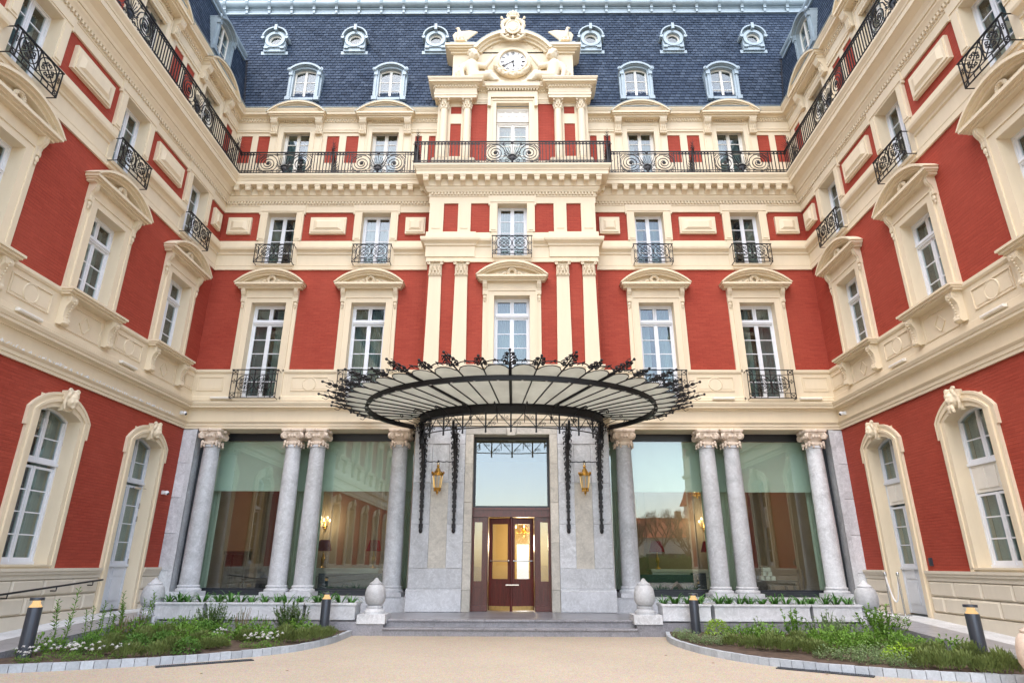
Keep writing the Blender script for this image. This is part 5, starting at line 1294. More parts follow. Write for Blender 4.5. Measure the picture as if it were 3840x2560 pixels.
HM = [head_mesh(False), head_mesh(True)]
GSW, GSD = gf_surround(False), gf_surround(True)
def arched_window(zb, parts, door=False, panel=None):
    # parts: list of (z0, z1, rows) from the bottom; the last one ends in the arch
    m = MB(); w_ = GFW; yf = .26; zs, za = 4.62, 4.80; panes = []; kids = []
    m.box(-w_, -w_ + .055, yf - .02, yf + .08, zb, zs).box(w_ - .055, w_, yf - .02, yf + .08, zb, zs)
    m.strip(segarc(w_ - .055, zs - .03, za - .05), segarc(w_, zs, za), yf - .02, yf + .08)
    for i, (z0, z1, rows) in enumerate(parts):
        last = i == len(parts) - 1
        for s in (-1, 1):
            a, b = sorted((s * .004, s * (w_ - .055)))
            leafframe(m, a, b, z0, z1 if not last else zs - .05, rows, yf, panes, .06, .05 if not last else .0, .08, not last)
        m.box(-w_, w_, yf - .05, yf + .05, z0 - .06, z0)
        m.box(-.028, .028, yf - .015, yf + .05, z0, z1 if not last else za - .06)
        if last:
            for s in (-1, 1): kids.append(node('pane', MB().prism([(p[0], p[1]) for p in ([(s * .06, zs - .05), (s * (w_ - .06), zs - .05)] + [(q[0] * s, q[1]) for q in segarc(w_ - .055, zs - .03, za - .05, 14)[7:]][::-1])][::(1 if s > 0 else -1)], yf + .02, yf + .03), 'glass'))
    kids += [node('pane', MB().box(a, b, yf + .02, yf + .032, c, d), 'glass') for a, b, c, d in panes]
    if panel:
        z0, z1 = panel; p = MB().box(-w_, w_, yf - .01, yf + .05, z0, z1)
        for k in range(3): x = -.5 + k / 3.; p.box(x + .02, x + .31, yf - .025, yf, z0 + .08, z1 - .06)
        kids.append(node('spandrel_panel', p, 'offwhite'))
    if door:
        p = MB().box(-w_ + .055, w_ - .055, yf, yf + .05, zb, parts[0][0])
        for s in (-1, 1):
            a, b = sorted((s * .08, s * (w_ - .14))); p.box(a, b, yf - .015, yf, zb + .22, parts[0][0] - .35).box(a, b, yf - .015, yf, parts[0][0] - .28, parts[0][0] - .06)
        p.box(-.006, .006, yf - .004, yf + .02, zb, parts[0][0])
        kids.append(node('door_leaf', p, 'greydoor'))
        hg = MB()
        for z in (1.5, 2.6, 2.95): hg.box(w_ - .05, w_ - .02, yf - .05, yf, z, z + .14)
        kids.append(node('hinge', hg, 'steel'))
        kids.append(node('door_closer', MB().box(.2, .5, yf - .06, yf, parts[0][1] - .08, parts[0][1] - .02).tube([(.25, yf - .05, parts[0][1] - .05), (.5, yf - .2, parts[0][1] - .05)], .01, 4), 'steel'))
    kids += curtains(w_ - .02, zb + .02, za - .05, yf + .2, .2, 8)
    return node('door' if door else 'window', m, 'greydoor' if door else 'white', kids)
AW_L = arched_window(1.50, [(1.56, 3.52, 4), (3.64, 4.62, 2)])
AW_R = arched_window(1.50, [(1.56, 3.0, 3), (3.66, 4.62, 2)], panel=(3.02, 3.60))
AD_L = arched_window(.40, [(1.50, 3.52, 4), (3.64, 4.62, 2)], True)
AD_R = arched_window(.40, [(1.50, 3.0, 3), (3.66, 4.62, 2)], True, (3.06, 3.60))
for F, gf, ad, aw, q in ((FL, GFL, AD_L, AW_L, 0), (FR, GFR, AD_R, AW_R, 1)):
    for i, b in enumerate(gf):
        inst(GSD if i == 0 else GSW, hotel, F @ Tx(b)); inst(ad if i == 0 else aw, hotel, F @ Tx(b))
        obj('keystone_mask', HM[q if i else 0], hotel, F @ Tx(b, -.12, 4.97) @ Matrix.Scale(1.12, 4))
        if i: P(MB().box(b - .78, b + .78, -.07, .45, 1.40, 1.46).box(b - .82, b + .82, -.10, 0, 1.46, 1.50), 'window_sill', 'cream', F)
# plinth of the wings: cap, rusticated blocks, base
def plinth(F, x0, x1):
    pl_ = P(MB().box(x0, x1, .0, .35, -.03, 1.30).box(x0, x1, -.10, .0, 1.30, 1.36).box(x0, x1, -.12, .0, 1.36, 1.42).box(x0, x1, -.07, .0, 1.20, 1.30).box(x0, x1, -.09, 0, -.03, .50), 'plinth', 'cream_plinth', F)
    r = 0
    for z0, z1 in ((.87, 1.19), (.52, .85)):
        L = x1 - x0; n = max(1, round(L / .92)); off = .5 if r else 0; r += 1
        xs = [x0] + [x0 + L * (k + off) / n for k in range(0 if off else 1, n)] + [x1]
        for a, b in zip(xs[:-1], xs[1:]):
            if b - a > .08: put(MB().cbox(a + .012, b - .012, -.075, .0, z0, z1, .035), 'stone_block', 'cream_plinth', pl_)
for F, gf, sg in ((FL, GFL, -1), (FR, GFR, 1)):
    d = gf[0]
    if sg < 0: plinth(F, d + GFW + .28, -.04); plinth(F, -WL, d - GFW - .28)
    else: plinth(F, .04, d - GFW - .28); plinth(F, d + GFW + .28, WING)
# ramps beside the wings
for F, sg, nm in ((FL, -1, 'left'), (FR, 1, 'right')):
    a, b = (-14.5, -.3) if sg < 0 else (.3, 14.5)
    m = MB(); xs = [-2.6, -9.5, -14.5] if sg < 0 else [2.6, 9.5, 14.5]
    w1 = -1.72
    pr_ = [(xs[0], .38), (xs[1], .02), (xs[2], -.02)]
    v = []
    for x, z in [(sg * .3, .38)] + pr_: v += [(x, -.02, z), (x, w1, z), (x, w1, -.05), (x, -.02, -.05)]
    fs = []
    for i in range(3):
        for k in range(4): fs.append((i * 4 + k, i * 4 + (k + 1) % 4, i * 4 + 4 + (k + 1) % 4, i * 4 + 4 + k))
    fs += [(0, 1, 2, 3), (12, 13, 14, 15)]
    ramp = tag(put(MB().add(v, fs), 'ramp', 'granite', None, F), 'sloping grey stone ramp along the %s wing' % nm, 'ramp', kind='structure')
    def rz(x): ax = abs(x); return .38 if ax < 2.6 else .38 - .36 * (ax - 2.6) / 6.9 if ax < 9.5 else .02
    k = .3
    while k < 12:
        xa, xb = sg * k, sg * (k + .78); za, zb = rz(xa), rz(xb); k += .79
        for y0, y1 in ((w1 + .16, -.78), (-.775, -.09)):
            put(MB().add([(xa, y0, za + .004), (xb, y0, zb + .004), (xb, y1, zb + .004), (xa, y1, za + .004), (xa, y0, za - .02), (xb, y0, zb - .02), (xb, y1, zb - .02), (xa, y1, za - .02)], [(0, 1, 2, 3), (4, 5, 6, 7), (0, 1, 5, 4), (1, 2, 6, 5), (2, 3, 7, 6), (3, 0, 4, 7)]), 'paving_slab', 'granite' if y0 < -1 else 'stone', ramp)
        put(MB().add([(xa, w1 - .02, za + .02), (xb, w1 - .02, zb + .02), (xb, w1 + .155, zb + .02), (xa, w1 + .155, za + .02), (xa, w1 - .02, -.05), (xb, w1 - .02, -.05), (xb, w1 + .155, -.05), (xa, w1 + .155, -.05)], [(0, 1, 2, 3), (4, 5, 6, 7), (0, 1, 5, 4), (1, 2, 6, 5), (2, 3, 7, 6), (3, 0, 4, 7)]), 'edge_stone', 'granite', ramp)
# handrail on the left wing
hr = thing('handrail', 'thin black handrail fixed to the rusticated base of the left wing', 'handrail', M=FL @ Tx(-2.75, -.2, 1.15))
pts = [(0, 0, 0.0), (-3.0, 0, -.20), (-6.5, 0, -.42)]
put(MB().tube(pts, .022, 6), 'rail', 'iron', hr)
for t in (-.35, -1.55, -2.9, -4.4): put(MB().tube([(t, 0, -.02 + t * .066), (t, 0, -.09 + t * .066), (t, .12, -.09 + t * .066)], .014, 5), 'bracket', 'iron', hr)
# interiors: closing walls and floors so that rooms are dark
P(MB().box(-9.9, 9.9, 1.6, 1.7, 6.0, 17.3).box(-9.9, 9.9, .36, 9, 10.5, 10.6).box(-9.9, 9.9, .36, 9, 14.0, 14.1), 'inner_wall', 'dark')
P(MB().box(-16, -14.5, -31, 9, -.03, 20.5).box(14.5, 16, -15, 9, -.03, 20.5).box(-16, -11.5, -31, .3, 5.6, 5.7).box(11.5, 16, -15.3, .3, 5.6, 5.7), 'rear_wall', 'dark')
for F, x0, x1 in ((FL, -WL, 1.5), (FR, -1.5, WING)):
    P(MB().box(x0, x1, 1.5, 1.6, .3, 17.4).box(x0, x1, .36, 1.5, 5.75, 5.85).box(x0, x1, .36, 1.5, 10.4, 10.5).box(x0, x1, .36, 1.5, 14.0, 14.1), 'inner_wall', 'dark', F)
    P(MB().box(*((x0 - .3, x0) if x0 < -2 else (x1, x1 + .3)), .0, 6, -.03, 20.4), 'end_wall', 'cream', F)
P(MB().box(-16, 16, 9, 9.4, 5.8, 23.5), 'rear_wall', 'cream')
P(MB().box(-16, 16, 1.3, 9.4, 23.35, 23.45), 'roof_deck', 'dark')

# ------------------------------------------------------------------ glass and iron entrance canopy
can = thing('entrance_canopy', 'fan-shaped frosted glass canopy on black wrought iron over the entrance', 'canopy')
def ell(yc_, a, b, z, t): return Vector((a * sin(t), yc_ - b * cos(t), z))
def e_in(t, z=5.62): return ell(-.45, 2.72, 1.75, z, t)
def tilt(p, dz): p.z = 5.42 - .10 * p.y + dz; return p
def e_ring(t, z=0.): return tilt(ell(-1.85, 4.02, 2.36, 0, t), z)
def e_out(t, z=0.): return tilt(ell(-1.90, 4.56, 2.76, 0, t), .12 + z)
def e_tip(t, z=0.): return tilt(ell(-1.90, 5.36, 3.20, 0, t), .32 + z)
def e_inn(t, z=5.62): return e_in(t * .76, z)
NR = 14; DT = radians(8.5)
ring_t = [radians(-134 + 268 * i / 84) for i in range(85)]
rg = MB()
def band(mb, f, zz0, zz1, th, ts, rel=False):
    v = []; fcs = []
    for t in ts:
        p = f(t); n_ = Vector((p.x, p.y + .9, 0)).normalized(); b0 = p.z if rel else 0
        for q, z in ((p - n_ * th, zz0), (p + n_ * th, zz0), (p + n_ * th, zz1), (p - n_ * th, zz1)): v.append((q.x, q.y, z + b0))
    for i in range(len(ts) - 1):
        for k in range(4): fcs.append((i * 4 + k, i * 4 + (k + 1) % 4, i * 4 + 4 + (k + 1) % 4, i * 4 + 4 + k))
    fcs += [(0, 1, 2, 3), tuple((len(ts) - 1) * 4 + k for k in (3, 2, 1, 0))]
    mb.add(v, fcs)
band(rg, e_ring, -.06, .06, .022, ring_t, True); band(rg, e_ring, -.075, -.06, .05, ring_t, True)
put(rg, 'ring_beam', 'iron', can)
qf = MB()
for i in range(-11, 11):
    t = DT * (i + .5)
    p = e_ring(t)
    for k in range(4): a = k * pi / 2; qf.ball((p.x + .022 * cos(a), p.y + .022 * sin(a), p.z - .078), (.014, .014, .006), 6, 4)
put(qf, 'rosettes', 'camwhite', can)
in_t = [radians(-92 + 184 * i / 48) for i in range(49)]
ib = MB(); band(ib, e_in, 5.45, 5.66, .03, in_t); band(ib, e_in, 5.435, 5.45, .08, in_t); band(ib, e_in, 5.66, 5.675, .08, in_t)
put(ib, 'inner_beam', 'iron', can)
tr = MB(); band(tr, lambda t: e_in(t), 5.02, 5.045, .02, in_t); band(tr, lambda t: e_in(t), 5.40, 5.42, .015, in_t)
nz = 24; ts = [radians(-88 + 176 * i / nz) for i in range(nz + 1)]
for i in range(nz):
    a, b = e_in(ts[i], 5.42 if i % 2 else 5.04), e_in(ts[i + 1], 5.04 if i % 2 else 5.42); tr.tube([a, b], .014, 4)
put(tr, 'lattice_girder', 'iron', can)
def frame_at(p, t):
    # local x along the curve, local y outward, z up
    d = e_in(t + .01) - e_in(t - .01); d.z = 0; d.normalize(); o = Vector((d.y, -d.x, 0))
    return lambda q: p + d * q[0] + o * q[1] + Vector((0, 0, q[2]))
for i in range(nz):
    t = (ts[i] + ts[i + 1]) / 2; c = frame_at(e_in(t, 0), t); m = MB()
    base = 5.06 if i % 2 == 0 else 5.39; sg = 1 if i % 2 == 0 else -1
    for s in (-1, 1): m.tube([c((q[0], 0, q[2])) for q in spiral(s * .055, base + sg * .09, .05, .012, -sg * pi / 2, s * sg * 1.15, 10)], .009, 4)
    m.tube([c((0, 0, base)), c((0, 0, base + sg * .19))], .008, 4)
    put(m, 'scroll', 'iron', can)
for i in range(0, nz + 1, 2):
    p = e_in(ts[i], 0); put(MB().box(p.x - .022, p.x + .022, p.y - .03, p.y + .03, 4.93, 5.46).ball((p.x, p.y, 4.92), .03, 6, 5), 'hanger', 'iron', can)
# ribs, panes and finials
for k in range(-NR, NR + 1):
    t = k * DT; big = k % 2 == 0; heavy = k in (0, -4, 4)
    p0, p1, p2, p3 = e_inn(t, 5.66), e_ring(t, .075), e_out(t), e_tip(t)
    if not big: p3 = p2 + (p3 - p2) * .66
    m = MB().tube([p0, p1, p2], .05 if heavy else .02, 4)
    rib = put(m, 'rib', 'iron', can)
    d = (p3 - p2); L = d.length; d.normalize(); side = Vector((cos(t), sin(t), 0)); up_ = side.cross(d); up_.normalize()
    if up_.z < 0: up_ = -up_
    f_ = MB().tube([p2, p2 + d * L * .5 , p3], .024, 5, r1=.014).ball(p3, .038, 7, 5).ball(p2 + d * L * .82, .022, 6, 4).ball(p2 + d * L * .12, .034, 6, 5)
    for frac, r_ in ((.16, .07), (.34, .09), (.54, .075), (.74, .055)) if big else ((.2, .07), (.42, .07), (.68, .055)):
        o = p2 + d * L * frac
        for s in (-1, 1):
            f_.tube([o + side * (s * (r_ * 1.25 + q[0])) + d * q[2] for q in spiral(0, 0, r_, r_ * .25, pi if s > 0 else 0, -s * 1.15, 10)], .016, 4)
            f_.ball(o + side * (s * r_ * 1.3), .026, 5, 4)
    if big:
        for s in (-1, 1): f_.tube([p2 + d * L * .6, p2 + d * L * .7 + up_ * (.10 * s), p2 + d * L * .85 + up_ * (.08 * s)], .010, 4)
    put(f_, 'finial', 'iron', rib)
for k in range(-NR, NR):
    ta, tb = k * DT, (k + 1) * DT; n = 6; rows = []
    inn, rin, out = [], [], []
    for i in range(n + 1):
        u = i / n; t = ta + (tb - ta) * (.02 + .96 * u); bul = sin(pi * u) ** .6
        inn.append(e_inn(t, 5.675)); rin.append(e_ring(t, .085)); o = e_out(t, .005); r = e_ring(t, .085); out.append(r + (o - r) * (.55 + .55 * bul))
    v = inn + rin + out; m_ = n + 1
    f = [(i, i + 1, m_ + i + 1, m_ + i) for i in range(n)] + [(m_ + i, m_ + i + 1, 2 * m_ + i + 1, 2 * m_ + i) for i in range(n)]
    v2 = [q + Vector((0, 0, .008)) for q in v]; o = len(v); f2 = [tuple(o + j for j in reversed(q)) for q in f]
    pn = put(MB().add(v + v2, f + f2), 'glass_pane', 'frosted', can)
    put(MB().tube(out, .013, 5), 'pane_edge', 'iron', pn)
    # linking scrolls between finials
    o1, o2 = e_out(ta, .06), e_out(tb, .06); mid = (o1 + o2) / 2 + (e_tip((ta + tb) / 2, -.1) - e_out((ta + tb) / 2, .05)) * .34
    put(MB().tube([o1, o1 + (mid - o1) * .55 + Vector((0, 0, .02)), mid, o2 + (mid - o2) * .55 + Vector((0, 0, .02)), o2], .016, 4).ball(mid, .03, 6, 5).tube([o1 + (o2 - o1) * .25 + (mid - o1) * .3, mid + (mid - (o1 + o2) / 2) * .5, o1 + (o2 - o1) * .75 + (mid - o2) * .3], .012, 4), 'fringe_arc', 'iron', pn)
# upturned scrolls on the inner beam
for k in range(-11, 12, 2):
    t = k * DT * .9; o = e_in(t, 5.45); n_ = Vector((sin(t) * .8, -cos(t), 0)).normalized(); m = MB()
    m.tube([o + n_ * .05 + Vector((0, 0, -.3)), o + n_ * .12, o + n_ * .42 + Vector((0, 0, .12)), o + n_ * .66 + Vector((0, 0, .13))] + [o + n_ * (.66 + q[0]) + Vector((0, 0, .07 + q[2])) for q in spiral(0, 0, .06, .015, pi / 2, -1.1, 9)], .014, 4)
    m.tube([o + n_ * (.16 + q[0]) + Vector((0, 0, -.16 + q[2])) for q in spiral(0, 0, .09, .02, pi / 2, 1.3, 11)], .013, 4)
    put(m, 'scroll', 'iron', can)
# four tall scrolled brackets
def bracket_mesh(reach, deep, seed):
    # flat bar on the wall below, widening into leafy scrolls that reach out to the beam
    m = MB(); y0 = YP - .03; rnd = random.Random(seed)
    m.box(-.035, .035, y0 - .035, y0, 2.45, 5.1)
    front = [(0, y0 - .03, 2.55), (0, y0 - .08, 3.0), (0, y0 - .12, 3.5), (0, y0 - .20, 3.95), (0, y0 - .34, 4.4), (0, y0 - .56 * deep, 4.8), (0, y0 - reach * .78, 5.08), (0, y0 - reach, 5.34)]
    m.tube(front, .045, 4)
    for z in (2.72, 2.95, 3.2, 3.42): m.box(-.052, .052, y0 - .12, y0 + .0, z - .025, z + .025)
    for z, r_ in ((3.08, .05), (3.32, .06), (3.62, .085), (3.92, .10), (4.25, .13), (4.62, .17), (5.0, .20)):
        yy = y0 - r_ * 1.1
        for sx in (-.04, .04): m.tube([(sx, yy + q[0], z + q[2]) for q in spiral(0, 0, r_, r_ * .2, 0, 1.5, 14)], .022, 4)
        m.ball((0, yy, z), (.055, .03, .03), 6, 5)
    for k in range(26):                         # acanthus leaves curling to either side
        t = k / 25; z = 3.55 + 1.8 * t; wd = .05 + .075 * t; s = 1 if k % 2 else -1; yy = y0 - .10 - .5 * max(0, t - .35) * deep
        m.tube([(0, yy, z), (s * wd * .8, yy - .03, z + .05), (s * wd * 1.15, yy - .06, z + .01), (s * wd, yy - .05, z - .05)], .026, 5, r1=.012)
    for z, r_ in ((4.72, .10), (5.02, .14), (5.22, .11)):
        yy = y0 - .40 - (z - 4.6) * .6 * deep
        for sx in (-.05, .05): m.tube([(sx, yy + q[0], z + q[2]) for q in spiral(0, 0, r_, r_ * .2, pi, -1.4, 12)], .03, 4)
    m.ball((0, y0 - .02, 2.42), (.055, .035, .075), 8, 6); m.box(-.055, .055, y0 - .06, y0 + .01, 2.48, 2.6)
    return m.mesh('bracket', 'iron')
BR1, BR2 = bracket_mesh(.62, .9, 1), bracket_mesh(1.1, .9, 2)
for x, q in ((-2.56, BR1), (-1.63, BR2), (1.63, BR2), (2.56, BR1)): obj('bracket', q, can, Tx(x))
for s in (-1, 1):
    m = MB(); y = YP - .36
    for k in range(20): t0 = k / 20; m.tube([(s * (1.63 + .93 * t0), y + .008 * cos(k * 1.6), 4.30 + .008 * sin(k * 1.6)), (s * (1.63 + .93 * (t0 + .05)), y + .008 * cos(k * 1.6 + 1.6), 4.30 + .008 * sin(k * 1.6 + 1.6))], .018, 4)
    m.tube(circle(s * 2.1, 4.25, .035, 10, y), .009, 4, True); m.ball((s * 2.1, y, 4.32), .028, 6, 5)
    put(m, 'hanging_rod', 'iron', can)
# lanterns
def lantern(x, lab):
    t = thing('lantern', lab, 'lantern', (x, YP - .36, 4.22), 0, 'gilt lanterns under the canopy')
    n = 8
    c = MB().lathe([(.01, 0), (.03, -.01), (.045, -.05), (.03, -.08), (.035, -.10), (.06, -.12), (.075, -.17), (.085, -.20), (.12, -.235), (.155, -.25)], n)
    c.lathe([(.155, -.25), (.18, -.255), (.165, -.30), (.16, -.315), (.14, -.32)], 16)
    for k in range(16): a = 2 * pi * k / 16; c.ball((.175 * cos(a), .175 * sin(a), -.235), (.018, .018, .035), 5, 4)
    put(c, 'crown', 'gold', t)
    put(MB().lathe([(.13, -.32), (.088, -.66)], n), 'glass_body', 'frosted', t)
    b = MB()
    for k in range(n): a = 2 * pi * k / n; b.tube([(.138 * cos(a), .138 * sin(a), -.32), (.094 * cos(a), .094 * sin(a), -.66)], .008, 4)
    put(b, 'glazing_bars', 'gold', t)
    put(MB().lathe([(.105, -.65), (.11, -.67), (.085, -.70), (.04, -.73), (.03, -.76), (.045, -.78), (.02, -.81), (.005, -.86)], n), 'bottom_finial', 'gold', t)
    for k in range(8): a = 2 * pi * k / 8; put(MB().ball((.085 * cos(a), .085 * sin(a), -.72), (.02, .02, .035), 5, 4), 'drop', 'gold', t)
    put(MB().tube(circle(0, .02, .025, 10), .006, 4, True), 'hanging_ring', 'gold', t)
lantern(-2.10, 'gilt lantern with frosted glass hanging to the left of the entrance')
lantern(2.10, 'gilt lantern with frosted glass hanging to the right of the entrance')

# ------------------------------------------------------------------ stone finials, planters
MAT['pinkstone'] = m_stone('pinkish_stone', (.58, .47, .38), .2, 1.5, .55, .85)
MAT['finial_stone'] = m_stone('weathered_marble', (.50, .515, .53), .3, 1.6, .5, .8)
def finial(x, y, z, lab, s=1, mat='marble', base=True):
    t = thing('stone_finial', lab, 'stone ornament', (x, y, z), 0, 'stone finials along the terrace' if mat == 'finial_stone' else None)
    b = MB().lathe([(.27, .0), (.27, .06), (.25, .08), (.22, .10), (.20, .13), (.215, .15), (.215, .19), (.16, .205)], 24); 
    if base: put(MB().box(-.33, .33, -.33, .33, -.20, 0), 'plinth_block', 'stone', t)
    put(b, 'pedestal', mat, t, Matrix.Scale(s, 4), True)
    put(MB().lathe([(.17, .20), (.225, .24), (.262, .32), (.27, .42), (.262, .52), (.235, .62), (.19, .68), (.165, .70)], 24), 'egg_body', mat, t, Matrix.Scale(s, 4), True)
    put(MB().lathe([(.16, .695), (.175, .71), (.17, .73), (.12, .76), (.075, .80), (.05, .83), (.045, .845), (.01, .865)], 20), 'cap', mat, t, Matrix.Scale(s, 4), True)
finial(-3.24, -2.72, .42, 'egg-shaped marble finial left of the steps', .92, 'finial_stone')
finial(3.22, -2.72, .43, 'egg-shaped marble finial right of the steps', .92, 'finial_stone')
finial(-8.62, -2.72, .36, 'egg-shaped marble finial by the left wing door', .97, 'finial_stone')
finial(8.52, -2.72, .36, 'egg-shaped marble finial by the right wing door', .97, 'finial_stone')
finial(7.27, -9.36, -.02, 'pinkish stone finial at the right end of the kerb', 1.0, 'pinkstone', False)
def planter(x0, x1, lab):
    t = thing('planter', lab, 'planter', ((x0 + x1) / 2, -2.68, .30), 0, 'marble planters along the terrace'); w_ = x1 - x0; h = w_ / 2
    m = MB()
    def fr(a, d, z0, z1):     # hollow rectangular ring
        m.box(-h + a, h - a, -.30 + a, -.30 + a + d, z0, z1).box(-h + a, h - a, .30 - a - d, .30 - a, z0, z1).box(-h + a, -h + a + d, -.30 + a + d, .30 - a - d, z0, z1).box(h - a - d, h - a, -.30 + a + d, .30 - a - d, z0, z1)
    fr(.03, .05, .06, .30)
    m.box(-h + .02, h - .02, -.28, .28, 0, .06)
    put(m, 'trough', 'marble', t)
    r = MB()
    for a, z0, z1 in ((.0, .325, .365), (.02, .30, .325)):
        r.box(-h + a, h - a, -.30 + a, -.22, z0, z1).box(-h + a, h - a, .22, .30 - a, z0, z1).box(-h + a, -h + .08, -.22, .22, z0, z1).box(h - .08, h - a, -.22, .22, z0, z1)
    put(r, 'rim', 'marble', t)
    put(MB().box(-h + .08, h - .08, -.22, .22, .06, .31), 'soil', 'soil', t)
    return t
PLN = [(-8.42, -7.22, 'long', 'left'), (-7.18, -4.86, '', ''), (-4.84, -3.62, '', ''), (3.56, 4.74, '', ''), (4.78, 7.06, '', ''), (7.08, 8.28, '', '')]
PLL = ['white marble planter beside the left finial under the left corner', 'longest white marble planter left of the steps', 'short marble planter just left of the steps', 'short marble planter just right of the steps', 'longest white marble planter right of the steps', 'white marble planter beside the right finial under the right corner']
for (a, b, _, _), lab in zip(PLN, PLL): planter(a, b, lab)

# ------------------------------------------------------------------ kerbs, soil, drains, bollards
KL = [(-3.66, -3.05), (-3.66, -3.7), (-3.70, -4.6), (-3.93, -5.6), (-4.28, -6.2), (-4.75, -6.72), (-5.3, -7.2), (-5.9, -7.6), (-6.6, -7.95), (-7.3, -8.25), (-8.1, -8.5), (-9.0, -8.75)]
KR_ = [(3.60, -3.05), (3.44, -3.9), (3.42, -4.7), (3.58, -5.7), (3.90, -6.6), (4.30, -7.2), (4.9, -7.75), (5.5, -8.15), (6.2, -8.5), (7.0, -8.75), (7.8, -8.95), (8.9, -9.15)]
def resample(P_, step):
    P_ = [Vector(p) for p in P_]; out = [P_[0].copy()]; acc = 0
    # Catmull-Rom then even steps
    D_ = []
    for i in range(len(P_) - 1):
        p0, p1, p2, p3 = P_[max(i - 1, 0)], P_[i], P_[i + 1], P_[min(i + 2, len(P_) - 1)]
        for k in range(12):
            t = k / 12; D_.append(.5 * ((2 * p1) + (p2 - p0) * t + (2 * p0 - 5 * p1 + 4 * p2 - p3) * t * t + (3 * p1 - p0 - 3 * p2 + p3) * t ** 3))
    D_.append(P_[-1])
    for a, b in zip(D_[:-1], D_[1:]):
        L = (b - a).length
        while acc + L >= step:
            u = (step - acc) / L; a = a + (b - a) * u; out.append(a.copy()); L = (b - a).length; acc = 0
        acc += L
    return out
for path, s, nm in ((KL, -1, 'left'), (KR_, 1, 'right')):
    pts = resample(path, .185)
    kb = tag(obj('kerb', None), 'pale grey kerb of small blocks round the %s flower bed' % nm, 'kerb', kind='structure')
    for a, b in zip(pts[:-1], pts[1:]):
        d = (b - a).normalized(); nn = Vector((d.y, -d.x)) * (1 if s > 0 else -1)       # towards the bed
        g_ = .004; a2, b2 = a + d * g_, b - d * g_; wd = .09
        q = [a2, b2, b2 + nn * -wd if False else b2 - nn * wd, a2 - nn * wd]
        z1 = .085 + random.uniform(-.004, .004)
        put(MB().add([(p.x, p.y, -.06) for p in q] + [(p.x, p.y, z1) for p in q], [(0, 1, 2, 3), (4, 5, 6, 7), (0, 1, 5, 4), (1, 2, 6, 5), (2, 3, 7, 6), (3, 0, 4, 7)]), 'kerb_stone', 'kerbstone', kb)
    # soil: a bumpy sheet inside the kerb
    mb = MB(); rnd = random.Random(1); xw = 8.36
    m = len(pts); nr = 10; v = []
    for i, p in enumerate(pts):
        back = Vector((s * xw, min(p.y, -3.03))) if abs(p.x) < xw else Vector((p.x, p.y))
        if i < 6: back = Vector((s * (3.72 + (xw - 3.72) * i / 6), -3.03))
        elif p.y < -3.03: back = Vector((s * xw, -3.03 + (p.y + 3.03) * (i - 6) / max(1, m - 7)))
        for k in range(nr + 1):
            t = k / nr; q = p + (back - p) * t; h = .045 + .035 * sin(pi * t) + (rnd.uniform(-.015, .02) if 0 < k < nr else 0)
            v.append((q.x, q.y, h))
    mb.add(v, [(i * (nr + 1) + k, (i + 1) * (nr + 1) + k, (i + 1) * (nr + 1) + k + 1, i * (nr + 1) + k + 1) for i in range(m - 1) for k in range(nr)])
    tag(put(mb, 'soil_bed', 'soil', smooth=True), 'dark brown soil of the %s flower bed' % nm, 'soil', kind='structure')
    # soil crumbs and mulch
def drain(a, b, lab):
    a = Vector(a); b = Vector(b); L = (b - a).length; t = thing('drain_grate', lab, 'drain', (a.x, a.y, -.025), atan2(b.y - a.y, b.x - a.x), 'slot drains beside the kerbs')
    put(MB().box(0, L, -.075, .075, -.01, .0), 'channel', 'dark', t)
    g_ = MB().box(0, L, -.075, -.06, 0, .012).box(0, L, .06, .075, 0, .012)
    n = int(L / .03)
    for k in range(n): x = L * k / n; g_.box(x, x + .016, -.06, .06, .002, .010)
    for k in range(1, 3): g_.box(L * k / 3 - .01, L * k / 3 + .01, -.06, .06, .003, .012)
    put(g_, 'grating', 'anthracite', t)
drain((-5.62, -7.72), (-4.38, -6.90), 'dark slotted drain grate beside the left kerb'); drain((4.38, -7.50), (5.52, -8.30), 'dark slotted drain grate beside the right kerb')
def bollard(x, y, z, lab, h=.95):
    t = thing('bollard_light', lab, 'bollard light', (x, y, z), 0, 'lit bollards in the beds'); r = .106
    put(MB().lathe([(r, 0), (r, h * .84), (r * .98, h * .845)], 24), 'post', 'anthracite', t, smooth=True)
    put(MB().lathe([(r * .97, h * .84), (r * .97, h * .955)], 24), 'lens', 'glass_clear', t, smooth=True)
    put(MB().lathe([(.098, h * .845), (.085, h * .87), (.062, h * .90), (.055, h * .95)], 16), 'reflector_cone', 'lamp_glow', t, smooth=True)
    put(MB().lathe([(r, h * .955), (r, h * .995), (r * .97, h)], 24), 'cap', 'anthracite', t, smooth=True)
    pd = bpy.data.lights.new('bollard_lamp', 'POINT'); pd.energy = .25; pd.color = (1, .62, .28); pd.shadow_soft_size = .03
    o = obj('bollard_lamp', pd, t); o.location = (0, 0, h * .92)
bollard(-7.87, -7.60, .03, 'dark grey lit bollard among white flowers at the far left', .96)
bollard(-4.20, -3.45, .03, 'dark grey lit bollard left of the steps', .88)
bollard(4.25, -3.25, .03, 'dark grey lit bollard right of the steps', .88)
bollard(7.76, -7.44, .03, 'dark grey lit bollard at the far right of the right bed', .90)
# round well cover and little things on the right terrace edge
t = thing('round_vent_cover', 'round pale vent cover set in the terrace edge behind the right bed', 'vent cover', (5.72, -3.05, .10))
put(MB().prism([(.13 * cos(2 * pi * k / 24), .13 * sin(2 * pi * k / 24)) for k in range(24)], -.03, .0), 'disc', 'camwhite', t); put(MB().tube(circle(0, 0, .14, 24, -.03), .014, 5, True), 'rim', 'anthracite', t)
